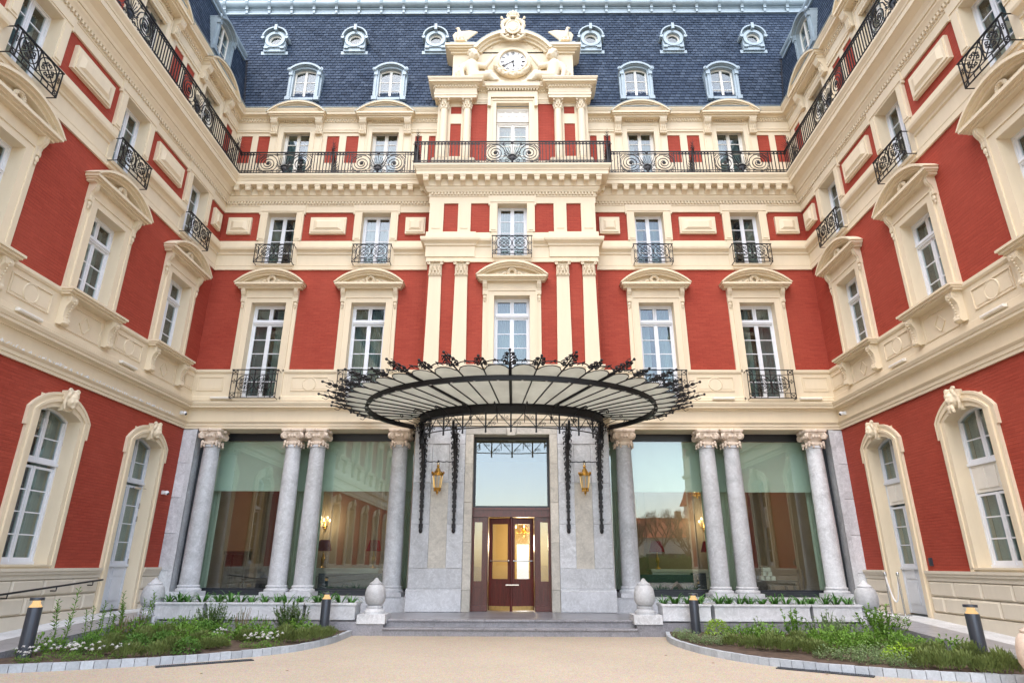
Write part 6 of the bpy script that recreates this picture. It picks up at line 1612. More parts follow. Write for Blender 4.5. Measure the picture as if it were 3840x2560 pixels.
# security cameras
def seccam(M, lab):
    t = thing('security_camera', lab, 'security camera', M=M, group='security cameras on the walls')
    put(MB().box(-.05, .05, -.06, .0, -.05, .05).tube([(0, -.03, 0), (0, -.11, -.01)], .035, 8), 'mount', 'camwhite', t)
    put(MB().ball((0, -.13, -.01), .062, 12, 8), 'housing', 'camwhite', t, smooth=True); put(MB().ball((0, -.16, -.03), .042, 10, 7), 'lens_dome', 'blackframe', t, smooth=True)
seccam(FL @ Tx(-.42, -.02, 5.83), 'small white camera on the frieze at the left corner'); seccam(FR @ Tx(.50, -.02, 5.83), 'small white camera on the frieze at the right corner'); seccam(FL @ Tx(-.55, 0, 3.45), 'small white camera beside the left wing door')
# strip lights on the string course
SLAB = []
for F, xs in ((FB, (-9.05, 6.55, 9.25)), (FL, (-3.5, -6.95)), (FR, (3.7, 7.15))):
    for x in xs:
        o = put(MB().cbox(x - .34, x + .34, -.20, -.11, 6.33, 6.40, .02), 'strip_light', 'offwhite', None, F); SLAB.append(o)
for o, lab in zip(SLAB, ('on the string course left of the entrance', 'on the string course right of the entrance', 'on the string course near the right corner', 'under the nearest panel of the left wing', 'farther from the corner on the left wing', 'under the nearest panel of the right wing', 'farther from the corner on the right wing')):
    tag(o, 'long cream strip light lying ' + lab, 'strip light', 'strip lights on the string course')
# rope stanchions by the right wing door
def stanchion(M, lab):
    t = thing('rope_stanchion', lab, 'stanchion', M=M, group='steel rope stanchions')
    put(MB().lathe([(.15, 0), (.15, .012), (.12, .025), (.03, .035)], 20), 'base', 'steel', t, smooth=True); put(MB().lathe([(.022, .03), (.022, .92)], 12), 'post', 'steel', t, smooth=True); put(MB().lathe([(.03, .90), (.035, .93), (.035, .97), (.02, 1.0)], 12), 'cap', 'steel', t, smooth=True)
stanchion(FR @ Tx(1.75, -.42, .385), 'polished steel stanchion in front of the right wing door, nearer the corner'); stanchion(FR @ Tx(2.22, -.36, .385), 'polished steel stanchion in front of the right wing door, farther from the corner')
rp_ = MB().tube([FR @ Vector((1.75 + .47 * u, -.42 + .06 * u, 1.30 - .62 * (1 - (2 * u - 1) ** 2))) for u in [i / 14 for i in range(15)]], .018, 6)
tag(put(rp_, 'barrier_rope', 'camwhite', smooth=True), 'white rope hanging between the two steel stanchions', 'rope')
o = tag(put(MB().box(-.05, .05, -.04, 0, -.09, .09).box(-.03, .03, -.05, -.04, -.05, .05), 'entry_panel', 'anthracite', None, FR @ Tx(3.12, 0, 1.62)), 'small dark entry panel on the brick beside the right wing door', 'entry panel')

# bird spikes along the ledge of the left wing frieze
bs_ = MB(); rnd = random.Random(12)
for k in range(230):
    x = -.95 - 10.5 * k / 230 + rnd.uniform(-.02, .02)
    if rnd.random() < .18: continue
    bs_.tube([(x, -.09, 5.63), (x + rnd.uniform(-.05, .05), -.11 + rnd.uniform(-.03, .03), 5.63 + rnd.uniform(.03, .075))], .006 + rnd.random() * .007, 4)
tag(put(bs_, 'bird_spikes', 'camwhite', hotel, FL), kind='stuff')

# ------------------------------------------------------------------ plants
def leaf(mb, p, d, L, wd, up=Vector((0, 0, 1)), bend=.25):
    p = Vector(p); d = d.normalized(); s = d.cross(up)
    if s.length < .1: s = d.cross(Vector((1, 0, 0)))
    s.normalize(); m = p + d * (L * .5); e = p + d * L - up * (L * bend)
    mb.add([p, m + s * wd / 2, e, m - s * wd / 2], [(0, 1, 2, 3)])
def rdir(rnd, lo=-1., hi=1.):
    z = rnd.uniform(lo, hi); a = rnd.uniform(0, 2 * pi); r = sqrt(max(0, 1 - z * z)); return Vector((r * cos(a), r * sin(a), z))
def tint(rnd, m=.5, s=.22): return min(1, max(0, rnd.gauss(m, s)))
def pl_thyme(seed, n=560):
    mb = MB(); rnd = random.Random(seed)
    for _ in range(n):
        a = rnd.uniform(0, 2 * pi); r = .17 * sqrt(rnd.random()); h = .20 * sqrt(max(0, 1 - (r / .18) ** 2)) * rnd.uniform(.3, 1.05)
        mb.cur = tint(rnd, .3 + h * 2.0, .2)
        d = Vector((cos(a) * (r * 3 + .1), sin(a) * (r * 3 + .1), 1)) + rdir(rnd) * .3
        leaf(mb, (r * cos(a), r * sin(a), h * .9), d, rnd.uniform(.035, .075), rnd.uniform(.012, .02), bend=0)
    return mb
def pl_box(seed, R=.17, n=650, L=.035):
    mb = MB(); rnd = random.Random(seed)
    for _ in range(n):
        d = rdir(rnd, -.15, 1); rr = R * (rnd.random() ** .18) * (1 + .12 * sin(d.x * 9 + seed) * cos(d.y * 8)); mb.cur = tint(rnd, .5)
        leaf(mb, d * rr * Vector((1, 1, .95)).z + Vector((0, 0, R * .25)), d + rdir(rnd) * .8, rnd.uniform(.6, 1.2) * L, L * .6)
    return mb
def pl_bush(seed, w_=.36, h=.62, stems=56, L=.05, wd=.016, per=36, lean=.5):
    mb = MB(); rnd = random.Random(seed)
    for _ in range(stems):
        a = rnd.uniform(0, 2 * pi); q = rnd.random() ** .6; hh = h * rnd.uniform(.55, 1.05) * (1 - .35 * q); dx = Vector((cos(a), sin(a), 0)) * w_ * q
        p0 = dx * .25; p1 = dx + Vector((0, 0, hh)) + rdir(rnd) * .03; mb.cur = .1; mb.tube([p0, p0 + (p1 - p0) * .5 + dx * .1, p1], .004, 3, caps=False)
        for k in range(per):
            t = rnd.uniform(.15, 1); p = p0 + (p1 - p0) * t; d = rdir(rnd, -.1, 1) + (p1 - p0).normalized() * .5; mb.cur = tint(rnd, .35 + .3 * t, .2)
            leaf(mb, p, d, rnd.uniform(.6, 1.3) * L, wd * rnd.uniform(.8, 1.3))
    return mb
def pl_stems(seed, n=4, h=.65):
    mb = MB(); rnd = random.Random(seed)
    for i in range(n):
        a = rnd.uniform(0, 2 * pi); p0 = Vector((cos(a) * .07, sin(a) * .07, 0)); hh = h * rnd.uniform(.6, 1.05); p1 = p0 * 1.8 + Vector((0, 0, hh)); mb.cur = .3
        mb.tube([p0, (p0 + p1) / 2 + rdir(rnd) * .02, p1], .005, 4, caps=False)
        for k in range(26):
            t = .2 + .8 * k / 25; p = p0 + (p1 - p0) * t; b = k * 2.4; d = Vector((cos(b), sin(b), .35 + t * .8)); mb.cur = tint(rnd, .5)
            leaf(mb, p, d, rnd.uniform(.09, .13) * (1.15 - .5 * t), .022)
    return mb
def pl_leafy(seed, R=.3, n=300, L=.11, wd=.03, h=.25):
    mb = MB(); rnd = random.Random(seed)
    for _ in range(n):
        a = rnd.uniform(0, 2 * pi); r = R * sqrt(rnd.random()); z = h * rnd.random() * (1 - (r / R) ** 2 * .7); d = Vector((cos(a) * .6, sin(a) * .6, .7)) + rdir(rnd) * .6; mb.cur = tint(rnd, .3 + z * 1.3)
        leaf(mb, (r * cos(a), r * sin(a), z), d, rnd.uniform(.6, 1.2) * L, wd * rnd.uniform(.7, 1.2), bend=.35)
    return mb
def pl_lily(seed, n=26, L=.34):
    mb = MB(); rnd = random.Random(seed)
    for i in range(n):
        a = rnd.uniform(0, 2 * pi); d = Vector((cos(a), sin(a), 0)); s = Vector((-sin(a), cos(a), 0)); LL = L * rnd.uniform(.6, 1.1); k = rnd.uniform(.75, 1.35); wd = rnd.uniform(.022, .034); mb.cur = tint(rnd)
        v = []
        for j in range(7):
            t = j / 6; p = d * (.02 + LL * .75 * t * (.4 + .6 * k)) + Vector((0, 0, LL * (1.5 * t - k * 1.05 * t * t))); w_ = wd * (1 - t) ** .5 * .5 + .001
            v += [p - s * w_, p + s * w_]
        mb.add(v, [(2 * j, 2 * j + 1, 2 * j + 3, 2 * j + 2) for j in range(6)])
    return mb
def pl_flower(seed):
    g_ = pl_leafy(seed, .13, 150, .045, .014, .12); mb = MB(); rnd = random.Random(seed)
    for i in range(rnd.randint(6, 11)):
        a = rnd.uniform(0, 2 * pi); r = .13 * sqrt(rnd.random()); c = Vector((r * cos(a), r * sin(a), rnd.uniform(.13, .22)))
        mb.cur = .5
        for k in range(16): d = rdir(rnd, -.1, 1); leaf(mb, c + d * .012, d, .022, .018, bend=0)
    return g_, mb
def pl_airy(seed, h=.6):
    mb = pl_bush(seed, .2, h, 14, .03, .008, 16)
    return mb
VAR = {}
def variants(key, fn, mat, n=3):
    VAR[key] = [fn(k + 1).mesh(key, mat, fix=False) for k in range(n)]
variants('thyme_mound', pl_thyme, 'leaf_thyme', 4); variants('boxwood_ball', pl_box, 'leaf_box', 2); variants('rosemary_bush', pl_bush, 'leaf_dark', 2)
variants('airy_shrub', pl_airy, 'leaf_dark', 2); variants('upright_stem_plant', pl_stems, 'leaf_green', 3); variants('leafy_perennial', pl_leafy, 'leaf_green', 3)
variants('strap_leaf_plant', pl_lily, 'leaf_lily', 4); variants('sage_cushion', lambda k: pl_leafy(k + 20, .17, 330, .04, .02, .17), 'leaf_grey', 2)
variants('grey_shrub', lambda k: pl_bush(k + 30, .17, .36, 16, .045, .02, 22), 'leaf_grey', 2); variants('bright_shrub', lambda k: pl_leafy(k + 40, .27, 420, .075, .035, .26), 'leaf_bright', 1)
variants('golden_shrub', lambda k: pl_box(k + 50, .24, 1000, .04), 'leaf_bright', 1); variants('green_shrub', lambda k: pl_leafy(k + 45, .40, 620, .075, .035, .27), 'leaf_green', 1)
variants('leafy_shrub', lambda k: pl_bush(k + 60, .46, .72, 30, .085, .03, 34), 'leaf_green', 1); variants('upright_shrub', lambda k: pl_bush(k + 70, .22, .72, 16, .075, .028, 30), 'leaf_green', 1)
variants('dry_grass', lambda k: pl_bush(k + 80, .18, .5, 24, .03, .004, 4), 'straw', 2)
FLW = [[q.mesh('white_flower', 'leaf_green' if i == 0 else 'petal', fix=False) for i, q in enumerate(pl_flower(k))] for k in range(4)]
CNT = {}
def plants(key, spots, desc, cat, where, scale=1.0, z=.06):
    spots = sorted(spots, key=lambda q: q[0]); n = len(spots)
    for i, sp in enumerate(spots):
        x, y = sp[:2]; sc = 1.2 * scale * (sp[2] if len(sp) > 2 else 1)
        me = VAR[key][i % len(VAR[key])]; lab = '%s in the %s bed' % (desc, where) if n == 1 else '%s in the %s bed, %s of its kind from the left' % (desc, where, ORD[i])
        o = tag(obj(key, me), lab, cat, None if n == 1 else '%s in the %s bed' % (key.replace('_', ' '), where))
        sq = random.uniform(.9, 1.15); o.matrix_local = T((x, y, z)) @ RZ(random.uniform(0, 6.28)) @ Matrix.Diagonal((sc, sc, sc * sq, 1))
def flowers(spots, where):
    spots = sorted(spots)
    for i, (x, y) in enumerate(spots):
        q = FLW[i % 4]; o = tag(obj('white_flower_plant', q[0]), 'low plant with white blossom in the %s bed, %s of its kind from the left' % (where, ORD[i]), 'flower', 'white flowers in the %s bed' % where)
        o.matrix_local = T((x, y, .05)) @ RZ(random.uniform(0, 6.28)) @ Matrix.Scale(random.uniform(.95, 1.25), 4); obj('blossom', q[1], o)
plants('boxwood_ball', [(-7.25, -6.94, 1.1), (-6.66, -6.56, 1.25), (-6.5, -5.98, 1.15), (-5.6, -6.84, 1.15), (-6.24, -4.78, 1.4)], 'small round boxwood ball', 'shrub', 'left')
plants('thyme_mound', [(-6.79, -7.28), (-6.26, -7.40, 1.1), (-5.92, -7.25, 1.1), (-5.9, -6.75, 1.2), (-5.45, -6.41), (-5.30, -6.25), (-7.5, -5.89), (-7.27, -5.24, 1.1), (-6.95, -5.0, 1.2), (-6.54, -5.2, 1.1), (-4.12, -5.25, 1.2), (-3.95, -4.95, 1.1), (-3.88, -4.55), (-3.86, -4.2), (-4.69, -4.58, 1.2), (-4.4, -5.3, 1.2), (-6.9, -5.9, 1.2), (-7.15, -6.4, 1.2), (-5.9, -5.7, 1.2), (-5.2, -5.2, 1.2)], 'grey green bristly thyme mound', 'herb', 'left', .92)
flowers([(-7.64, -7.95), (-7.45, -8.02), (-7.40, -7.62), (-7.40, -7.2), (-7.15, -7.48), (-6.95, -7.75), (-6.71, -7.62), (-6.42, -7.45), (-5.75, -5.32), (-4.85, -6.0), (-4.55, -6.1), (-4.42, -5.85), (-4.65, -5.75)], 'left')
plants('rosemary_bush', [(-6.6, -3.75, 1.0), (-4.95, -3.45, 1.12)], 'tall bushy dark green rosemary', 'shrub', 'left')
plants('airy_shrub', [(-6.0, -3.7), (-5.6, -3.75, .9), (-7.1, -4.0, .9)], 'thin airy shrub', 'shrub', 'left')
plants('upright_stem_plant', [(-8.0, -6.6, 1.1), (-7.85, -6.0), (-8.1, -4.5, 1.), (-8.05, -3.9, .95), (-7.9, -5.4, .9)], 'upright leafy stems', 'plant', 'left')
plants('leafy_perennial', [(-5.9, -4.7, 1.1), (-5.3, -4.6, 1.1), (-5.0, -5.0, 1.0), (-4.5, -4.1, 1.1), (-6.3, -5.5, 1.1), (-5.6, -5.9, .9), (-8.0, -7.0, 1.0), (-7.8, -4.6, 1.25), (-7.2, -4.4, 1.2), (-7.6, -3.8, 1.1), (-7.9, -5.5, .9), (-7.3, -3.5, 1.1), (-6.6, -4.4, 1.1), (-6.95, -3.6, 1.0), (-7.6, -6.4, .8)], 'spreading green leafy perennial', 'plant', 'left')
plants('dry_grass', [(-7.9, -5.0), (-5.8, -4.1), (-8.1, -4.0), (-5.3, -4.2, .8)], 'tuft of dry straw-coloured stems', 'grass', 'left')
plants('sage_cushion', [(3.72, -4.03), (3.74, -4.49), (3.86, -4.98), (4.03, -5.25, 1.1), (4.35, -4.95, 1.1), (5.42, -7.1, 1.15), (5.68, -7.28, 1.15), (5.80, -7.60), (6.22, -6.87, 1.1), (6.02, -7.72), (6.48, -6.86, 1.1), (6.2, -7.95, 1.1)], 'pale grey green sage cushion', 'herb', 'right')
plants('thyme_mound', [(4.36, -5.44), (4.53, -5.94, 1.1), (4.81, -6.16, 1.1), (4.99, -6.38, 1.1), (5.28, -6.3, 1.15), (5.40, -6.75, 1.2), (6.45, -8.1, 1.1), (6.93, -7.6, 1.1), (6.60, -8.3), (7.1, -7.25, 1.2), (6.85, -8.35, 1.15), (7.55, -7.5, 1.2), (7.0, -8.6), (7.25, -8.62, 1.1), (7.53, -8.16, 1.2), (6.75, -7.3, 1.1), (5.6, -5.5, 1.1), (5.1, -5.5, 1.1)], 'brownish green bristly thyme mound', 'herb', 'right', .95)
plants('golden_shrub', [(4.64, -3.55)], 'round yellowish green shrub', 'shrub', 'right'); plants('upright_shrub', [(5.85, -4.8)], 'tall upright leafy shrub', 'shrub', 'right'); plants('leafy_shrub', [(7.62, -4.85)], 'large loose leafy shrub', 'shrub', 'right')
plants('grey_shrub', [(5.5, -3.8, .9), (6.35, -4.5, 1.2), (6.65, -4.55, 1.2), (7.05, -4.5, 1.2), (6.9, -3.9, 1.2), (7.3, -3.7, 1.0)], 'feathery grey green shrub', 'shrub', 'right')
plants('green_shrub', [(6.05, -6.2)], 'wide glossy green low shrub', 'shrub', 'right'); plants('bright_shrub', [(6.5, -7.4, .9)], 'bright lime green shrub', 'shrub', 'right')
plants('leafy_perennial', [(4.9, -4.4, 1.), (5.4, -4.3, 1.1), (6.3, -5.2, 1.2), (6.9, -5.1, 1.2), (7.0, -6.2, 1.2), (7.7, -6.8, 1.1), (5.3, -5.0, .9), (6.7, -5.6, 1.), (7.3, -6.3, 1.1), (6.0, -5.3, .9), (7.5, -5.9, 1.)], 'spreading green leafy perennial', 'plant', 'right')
for pi_, (a, b, _, _) in enumerate(PLN):
    n = max(3, round((b - a) / .30)); 
    names = ['leftmost planter', 'long planter left of the steps', 'short planter left of the steps', 'short planter right of the steps', 'long planter right of the steps', 'rightmost planter']
    for k in range(n):
        o = tag(obj('strap_leaf_plant', VAR['strap_leaf_plant'][k % 4]), 'arching strap-leaved plant in the %s, %s from the left' % (names[pi_], ORD[k]), 'plant', 'strap-leaved plants in the planters')
        o.matrix_local = T((a + .18 + (b - a - .36) * (k + random.uniform(-.2, .2)) / max(1, n - 1), -2.68 + random.uniform(-.08, .08), .60)) @ RZ(random.uniform(0, 6.28)) @ Matrix.Scale(random.uniform(1.05, 1.4), 4)
# fallen leaves on the gravel
for i, (x, y) in enumerate(((2.9, -6.1), (-4.6, -8.3), (4.9, -8.1), (3.5, -7.0), (-3.4, -8.0))):
    m = MB().add([(-.03, 0, .0), (0, .018, .006), (.035, 0, .002), (0, -.018, .008)], [(0, 1, 2, 3)])
    o = put(m, 'fallen_leaf', 'straw'); o.matrix_local = T((x, y, -.026)) @ RZ(i); tag(o, 'dry brown leaf lying on the gravel, %s from the left' % ORD[sorted((2.9, -4.6, 4.9, 3.5, -3.4)).index(x)], 'leaf', 'fallen leaves on the gravel')
MAT['hall'] = plain('hall_golden_wall', (.58, .42, .16), .6, .06, 2)

# ------------------------------------------------------------------ lobby behind the plate glass
P(MB().box(-9.9, 9.9, .75, 6.6, .20, .30), 'lobby_floor', 'carpet'); P(MB().box(-9.9, 9.9, .75, 6.6, 5.42, 5.5), 'lobby_ceiling', 'lobby')
bw = MB().wall(-9.9, 9.9, .3, 5.42, [(.16, .62, .95, 2.25)], 6.4, 6.6)
P(bw, 'lobby_wall', 'lobby'); P(MB().box(-10.0, -9.9, .75, 6.6, .3, 5.42).box(9.9, 10.0, .75, 6.6, .3, 5.42), 'lobby_wall', 'lobby')
P(MB().box(-2.8, .16, 6.38, 6.4, .3, 5.42).box(.62, 2.8, 6.38, 6.4, .3, 5.42).box(.16, .62, 6.38, 6.4, 2.25, 5.42).box(.16, .62, 6.38, 6.4, .3, .95), 'hall_wall', 'hall')
P(MB().box(-2.86, -2.80, .9, 6.38, .3, 5.42).box(2.80, 2.86, .9, 6.38, .3, 5.42), 'lobby_wall', 'lobby')
for x0, x1 in ((-9.4, -7.4), (-7.2, -5.2), (-5.0, -3.2), (3.2, 5.0), (5.2, 7.2), (7.4, 9.4)):
    f = MB()
    for a, b, c, d in ((x0, x1, 4.6, 4.66), (x0, x1, 1.3, 1.36), (x0, x0 + .06, 1.36, 4.6), (x1 - .06, x1, 1.36, 4.6)): f.box(a, b, 6.36, 6.4, c, d)
    P(f, 'wall_panel', 'lobby')
for x in (-8.3, 8.3): P(MB().lathe([(.36, .3), (.36, .6), (.30, .62), (.28, 4.6), (.36, 4.9), (.40, 5.42)], 20, (x, 3.4, 0)), 'lobby_column', 'lobby_dark', FB, True)
def table_lamp(x, y, z, lab, s=1.):
    t = thing('table_lamp', lab, 'lamp', (x, y, z), 0, 'red-shaded table lamps in the lobby')
    put(MB().lathe([(.09, 0), (.09, .03), (.04, .05), (.03, .15), (.06, .22), (.06, .30), (.025, .36), (.02, .50)], 12), 'lamp_base', 'gold', t, Matrix.Scale(s, 4), True)
    put(MB().lathe([(.24, .50), (.15, .82)], 20), 'lamp_shade', 'redshade', t, Matrix.Scale(s, 4), True)
def desk(x0, x1, y, lab):
    t = thing('reception_desk', lab, 'desk', ((x0 + x1) / 2, y, .3), 0, 'panelled desks in the lobby'); h = (x1 - x0) / 2
    put(MB().box(-h, h, -.3, .3, 0, 1.0), 'carcass', 'offwhite', t); put(MB().box(-h - .05, h + .05, -.36, .36, 1.0, 1.08), 'worktop', 'offwhite', t)
    n = int(2 * h / .5)
    for k in range(n):
        a = -h + 2 * h * k / n + .05; b = -h + 2 * h * (k + 1) / n - .05; f = MB()
        for q in ((a, b, .80, .82), (a, b, .15, .17), (a, a + .02, .17, .80), (b - .02, b, .17, .80)): f.box(q[0], q[1], -.315, -.3, q[2], q[3])
        put(f, 'panel_moulding', 'lobby', t)
desk(-6.9, -4.7, 4.6, 'cream panelled reception desk behind the left plate windows'); desk(4.9, 7.2, 4.6, 'cream panelled desk behind the right plate windows')
table_lamp(-6.75, 4.5, 1.38, 'red-shaded lamp on the left desk, left of the twin columns', 1.15); table_lamp(-4.95, 4.5, 1.38, 'red-shaded lamp on the left desk, right of the twin columns', 1.15)
table_lamp(5.15, 4.5, 1.38, 'red-shaded lamp on the right desk, nearer the entrance', 1.15); table_lamp(7.0, 4.5, 1.38, 'red-shaded lamp on the right desk, nearer the right corner', 1.15)
def sconce(x, y, z, lab):
    t = thing('wall_sconce', lab, 'sconce', (x, y, z), 0, 'gilt wall sconces in the lobby'); b = MB(); bl = MB()
    for k in range(5):
        a = pi * (.1 + .8 * k / 4); q = (.22 * cos(a), -.14 - .08 * sin(a), .10 + .10 * (k % 2)); b.tube([(0, -.02, -.1), (q[0] * .6, q[1] * .7, -.06), q], .012, 4); bl.ball((q[0], q[1], q[2] + .06), (.032, .032, .05), 7, 5)
    b.ball((0, -.02, -.05), (.05, .03, .2), 8, 6); put(b, 'arms', 'gold', t); put(bl, 'bulbs', 'bulb', t)
    pd = bpy.data.lights.new('sconce_light', 'POINT'); pd.energy = 14; pd.color = (1, .76, .50); pd.shadow_soft_size = .2
    o = obj('sconce_light', pd, t); o.location = (0, -.5, .1)
sconce(-7.35, 6.35, 2.95, 'lit gilt wall sconce in the left part of the lobby'); sconce(7.45, 6.35, 2.95, 'lit gilt wall sconce in the right part of the lobby'); sconce(-3.6, 6.35, 3.0, 'lit gilt wall sconce near the entrance hall')
def chandelier(x, y, z, lab, e, s=1.):
    t = thing('chandelier', lab, 'chandelier', (x, y, z), 0, 'chandeliers in the lobby'); b = MB(); bl = MB(); rnd = random.Random(3)
    b.tube([(0, 0, 0), (0, 0, 5.42 - z)], .012, 5); b.lathe([(.02, .3), (.10, .2), (.06, .05), (.12, -.05), (.04, -.3), (.01, -.36)], 10)
    for k in range(12):
        a = 2 * pi * k / 12; r = .42 if k % 2 else .28; zz = .0 if k % 2 else .22
        b.tube([(0, 0, .05), (r * .6 * cos(a), r * .6 * sin(a), zz - .14), (r * cos(a), r * sin(a), zz)], .012, 4); bl.ball((r * cos(a), r * sin(a), zz + .06), (.03, .03, .05), 6, 5)
        for q in range(4): rr = r * (.3 + .2 * q); b.ball((rr * cos(a), rr * sin(a), zz - .16 - .03 * (q % 2)), .03, 5, 4)
    put(b, 'frame', 'gold', t, Matrix.Scale(s, 4)); put(bl, 'bulbs', 'bulb', t, Matrix.Scale(s, 4))
    pd = bpy.data.lights.new('chandelier_light', 'POINT'); pd.energy = e; pd.color = (1, .76, .48); pd.shadow_soft_size = .3; o = obj('chandelier_light', pd, t); o.location = (0, 0, -.5)
chandelier(.42, 4.6, 2.75, 'gilt chandelier with lit candles seen through the entrance door', 42, .8); chandelier(6.4, 3.2, 3.9, 'small lit chandelier behind the right plate window', 12, .6)
def chair(x, y, rz, lab):
    t = thing('lobby_chair', lab, 'chair', (x, y, .3), rz, 'dark chairs in the lobby')
    put(MB().box(-.26, .26, -.26, .26, .40, .50), 'seat', 'velvet', t); put(MB().box(-.26, .26, .20, .28, .50, .98), 'backrest', 'velvet', t)
    for a in (-1, 1):
        for b in (-1, 1): put(MB().box(a * .24 - .02, a * .24 + .02, b * .24 - .02, b * .24 + .02, 0, .40), 'leg', 'lobby_dark', t)
chair(-7.4, 2.5, .4, 'dark blue chair behind the left plate window'); chair(-8.5, 2.8, -1.0, 'dark chair beside the cabinet in the lobby'); chair(6.1, 2.4, .3, 'dark chair behind the right plate window')
def table(x, y, w_, lab):
    t = thing('lobby_table', lab, 'table', (x, y, .3), 0, 'dark tables in the lobby'); put(MB().box(-w_, w_, -.4, .4, .72, .78), 'tabletop', 'lobby_dark', t); put(MB().box(-w_ + .05, w_ - .05, -.35, .35, .64, .72), 'apron', 'lobby_dark', t)
    for a in (-1, 1):
        for b in (-1, 1): put(MB().lathe([(.02, 0), (.035, .3), (.05, .64)], 8, (a * (w_ - .08), b * .33, 0)), 'leg', 'lobby_dark', t)
table(-7.9, 2.4, .6, 'dark writing table behind the left plate window'); table(8.1, 2.2, .75, 'dark carved table behind the right plate window')
for i, (x, z) in enumerate(((7.9, 0), (8.07, 0), (8.24, 0), (7.98, .13), (8.15, .13), (8.0, .26), (8.12, .26))):
    tag(put(MB().box(x - .06, x + .06, 2.1, 2.22, 1.08 + z, 1.20 + z), 'gift_box', 'offwhite'), 'pale green small box on the right lobby table, ' + ('left in the bottom row', 'middle of the bottom row', 'right in the bottom row', 'left in the second row', 'right in the second row', 'left in the top row', 'right in the top row')[i], 'box', 'stacked boxes on the lobby table')
t = thing('display_cabinet', 'dark glass display cabinet in the left corner of the lobby', 'cabinet', (-8.9, 2.4, .3)); put(MB().box(-.35, -.30, -.2, .2, 0, 1.5).box(.30, .35, -.2, .2, 0, 1.5).box(-.38, .38, -.22, .22, 1.5, 1.6).box(-.35, .35, -.2, .2, 0, .2).box(-.3, .3, .17, .2, .2, 1.5), 'carcass', 'lobby_dark', t); put(MB().box(-.3, .3, -.2, -.19, .2, 1.5), 'pane', 'glass_clear', t)
t = thing('framed_notice', 'dark framed notice on the lobby wall seen through the left plate window', 'picture', (-4.35, 6.38, 2.9)); put(MB().box(-.36, .36, -.03, 0, -.46, .46), 'frame', 'velvet', t); put(MB().box(-.27, .27, -.035, -.03, -.37, .37), 'sheet', 'lobby', t)
lines = MB().box(-.1, .1, -.037, -.035, .24, .30)
for k in range(8): lines.box(-.19 + .01 * (k % 3), .19 - .015 * (k % 2), -.037, -.035, .16 - .06 * k, .175 - .06 * k)
put(lines, 'lettering', 'redshade', t)
t = thing('sofa', 'long dark blue sofa back behind the left plate window near the entrance', 'sofa', (-4.6, 1.7, .3), 0, 'dark sofas in the lobby'); put(MB().box(-1.3, 1.1, -.35, -.2, .1, .95), 'backrest', 'velvet', t); put(MB().box(-1.3, 1.1, -.2, .45, .1, .45), 'seat', 'velvet', t)
t = thing('sofa', 'long dark blue sofa back behind the right plate window near the entrance', 'sofa', (4.5, 1.7, .3), 0, 'dark sofas in the lobby'); put(MB().box(-1.3, 1.1, -.35, -.2, .1, .95), 'backrest', 'velvet', t); put(MB().box(-1.3, 1.1, -.2, .45, .1, .45), 'seat', 'velvet', t)

# ------------------------------------------------------------------ the street behind the viewer (seen in the plate glass)
MAT['villa'] = plain('villa_render', (.62, .50, .34), .8, .1, .6); MAT['villa2'] = plain('villa_white', (.70, .66, .58), .8, .08, .6)
MAT['tile'] = plain('orange_roof_tile', (.48, .13, .05), .8, .2, 2); MAT['tile_grey'] = plain('grey_roof_tile', (.16, .14, .13), .8, .2, 2)
MAT['shutter'] = plain('green_shutter', (.05, .12, .08), .6, .1, 3)
def villa(x, y, w_, d, h, rh, wall, roof, lab):
    t = thing('villa', lab, 'house', (x, y, -.03), 0, 'villas across the street')
    put(MB().box(-w_, w_, -d, d, 0, h), 'wall', wall, t)
    r = put(MB().prism([(-d - .5, h - .1), (d + .5, h - .1), (0, h + rh)], -w_ - .4, w_ + .4, 'x'), 'roof', roof, t)
    put(MB().box(w_ * .4, w_ * .4 + .7, -.3, .4, h + rh * .4, h + rh + .8), 'chimney', 'villa', r)
    for k in range(int(w_)):
        for z in (1.0, 4.2, 7.4):
            if z + 2 > h: continue
            xx = -w_ + 1.2 + k * 2.05
            if xx > w_ - .6: continue
            wv = put(MB().box(xx - .5, xx + .5, d, d + .06, z, z + 1.7), 'window', 'blackframe', t); put(MB().box(xx - 1.0, xx - .5, d, d + .05, z, z + 1.7).box(xx + .5, xx + 1.0, d, d + .05, z, z + 1.7), 'shutter', 'shutter', wv)
villa(25.0, -56, 3.6, 5, 8.6, 2.8, 'villa2', 'tile', 'tall cream villa with orange tile roof across the street')
villa(18.5, -60, 3.6, 4.5, 4.6, 2.4, 'villa2', 'tile', 'low villa with red tile roof between its neighbours')
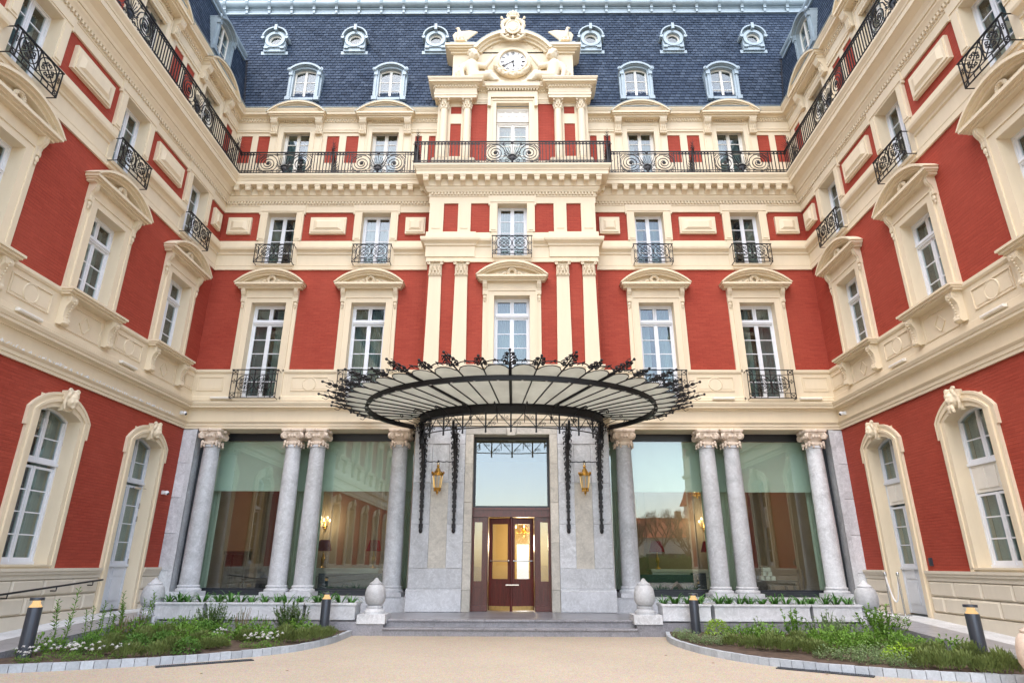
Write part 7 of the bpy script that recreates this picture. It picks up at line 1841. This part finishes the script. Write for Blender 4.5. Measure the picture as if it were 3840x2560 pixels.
villa(8.2, -58, 2.4, 4.5, 6.4, 2.6, 'villa', 'tile_grey', 'ochre villa with dark grey roof across the street')
def bare_tree(x, y, h, lab, seed):
    t = thing('bare_tree', lab, 'tree', (x, y, -.03), 0, 'trees across the street'); rnd = random.Random(seed); m = MB(); tw = MB()
    tr_ = [Vector((0, 0, 0)), Vector((.1, 0, h * .25)), Vector((0, .1, h * .4))]; m.tube(tr_, .22, 7, r1=.14)
    def grow(p, d, L, r, n):
        q = p + d * L; (m if n > 2 else tw).tube([p, p + d * L * .5 + rdir(rnd) * L * .05, q], r, 4, r1=r * .6, caps=False)
        if n == 0: return
        for _ in range(3): grow(q, (d + rdir(rnd, -.2, 1) * .75).normalized(), L * rnd.uniform(.62, .8), r * .58, n - 1)
    for k in range(5): a = 2 * pi * k / 5; grow(tr_[2], Vector((cos(a) * .7, sin(a) * .7, .9)).normalized(), h * .2, .09, 4)
    put(m, 'trunk', 'twig', t); put(tw, 'crown', 'twig', t)
bare_tree(14.5, -44, 7.5, 'bare winter tree across the street, left of the tall villa', 3); bare_tree(20.5, -46, 7, 'bare winter tree in front of the tall villa', 5); bare_tree(10.5, -43, 6, 'bare winter tree before the ochre villa', 8)
for i, (x, y, h, sd_) in enumerate(((12.2, -47, 6.5, 11), (16.5, -42, 5.5, 12), (18.6, -50, 7.5, 13), (22.5, -43, 6, 14), (12.9, -52, 6.5, 15))):
    bare_tree(x, y, h, 'bare winter tree across the street, ' + ('beside the ochre villa', 'low and close to the hedge', 'before the low villa', 'close to the hedge by the tall villa', 'far back between the villas')[i], sd_)
hd = MB(); rnd = random.Random(6)
for _ in range(6000):
    p = Vector((rnd.uniform(6, 30), -40 + rnd.uniform(-.5, .5), rnd.uniform(0, 2.3))); hd.cur = tint(rnd); leaf(hd, p, rdir(rnd), .22, .16)
hg = thing('hedge', 'clipped green hedge along the far side of the street', 'hedge'); put(hd, 'foliage', 'leaf_box', hg, fix=False); put(MB().box(6, 30, -40.4, -39.6, 0, 2.1), 'core', 'leaf_box', hg)
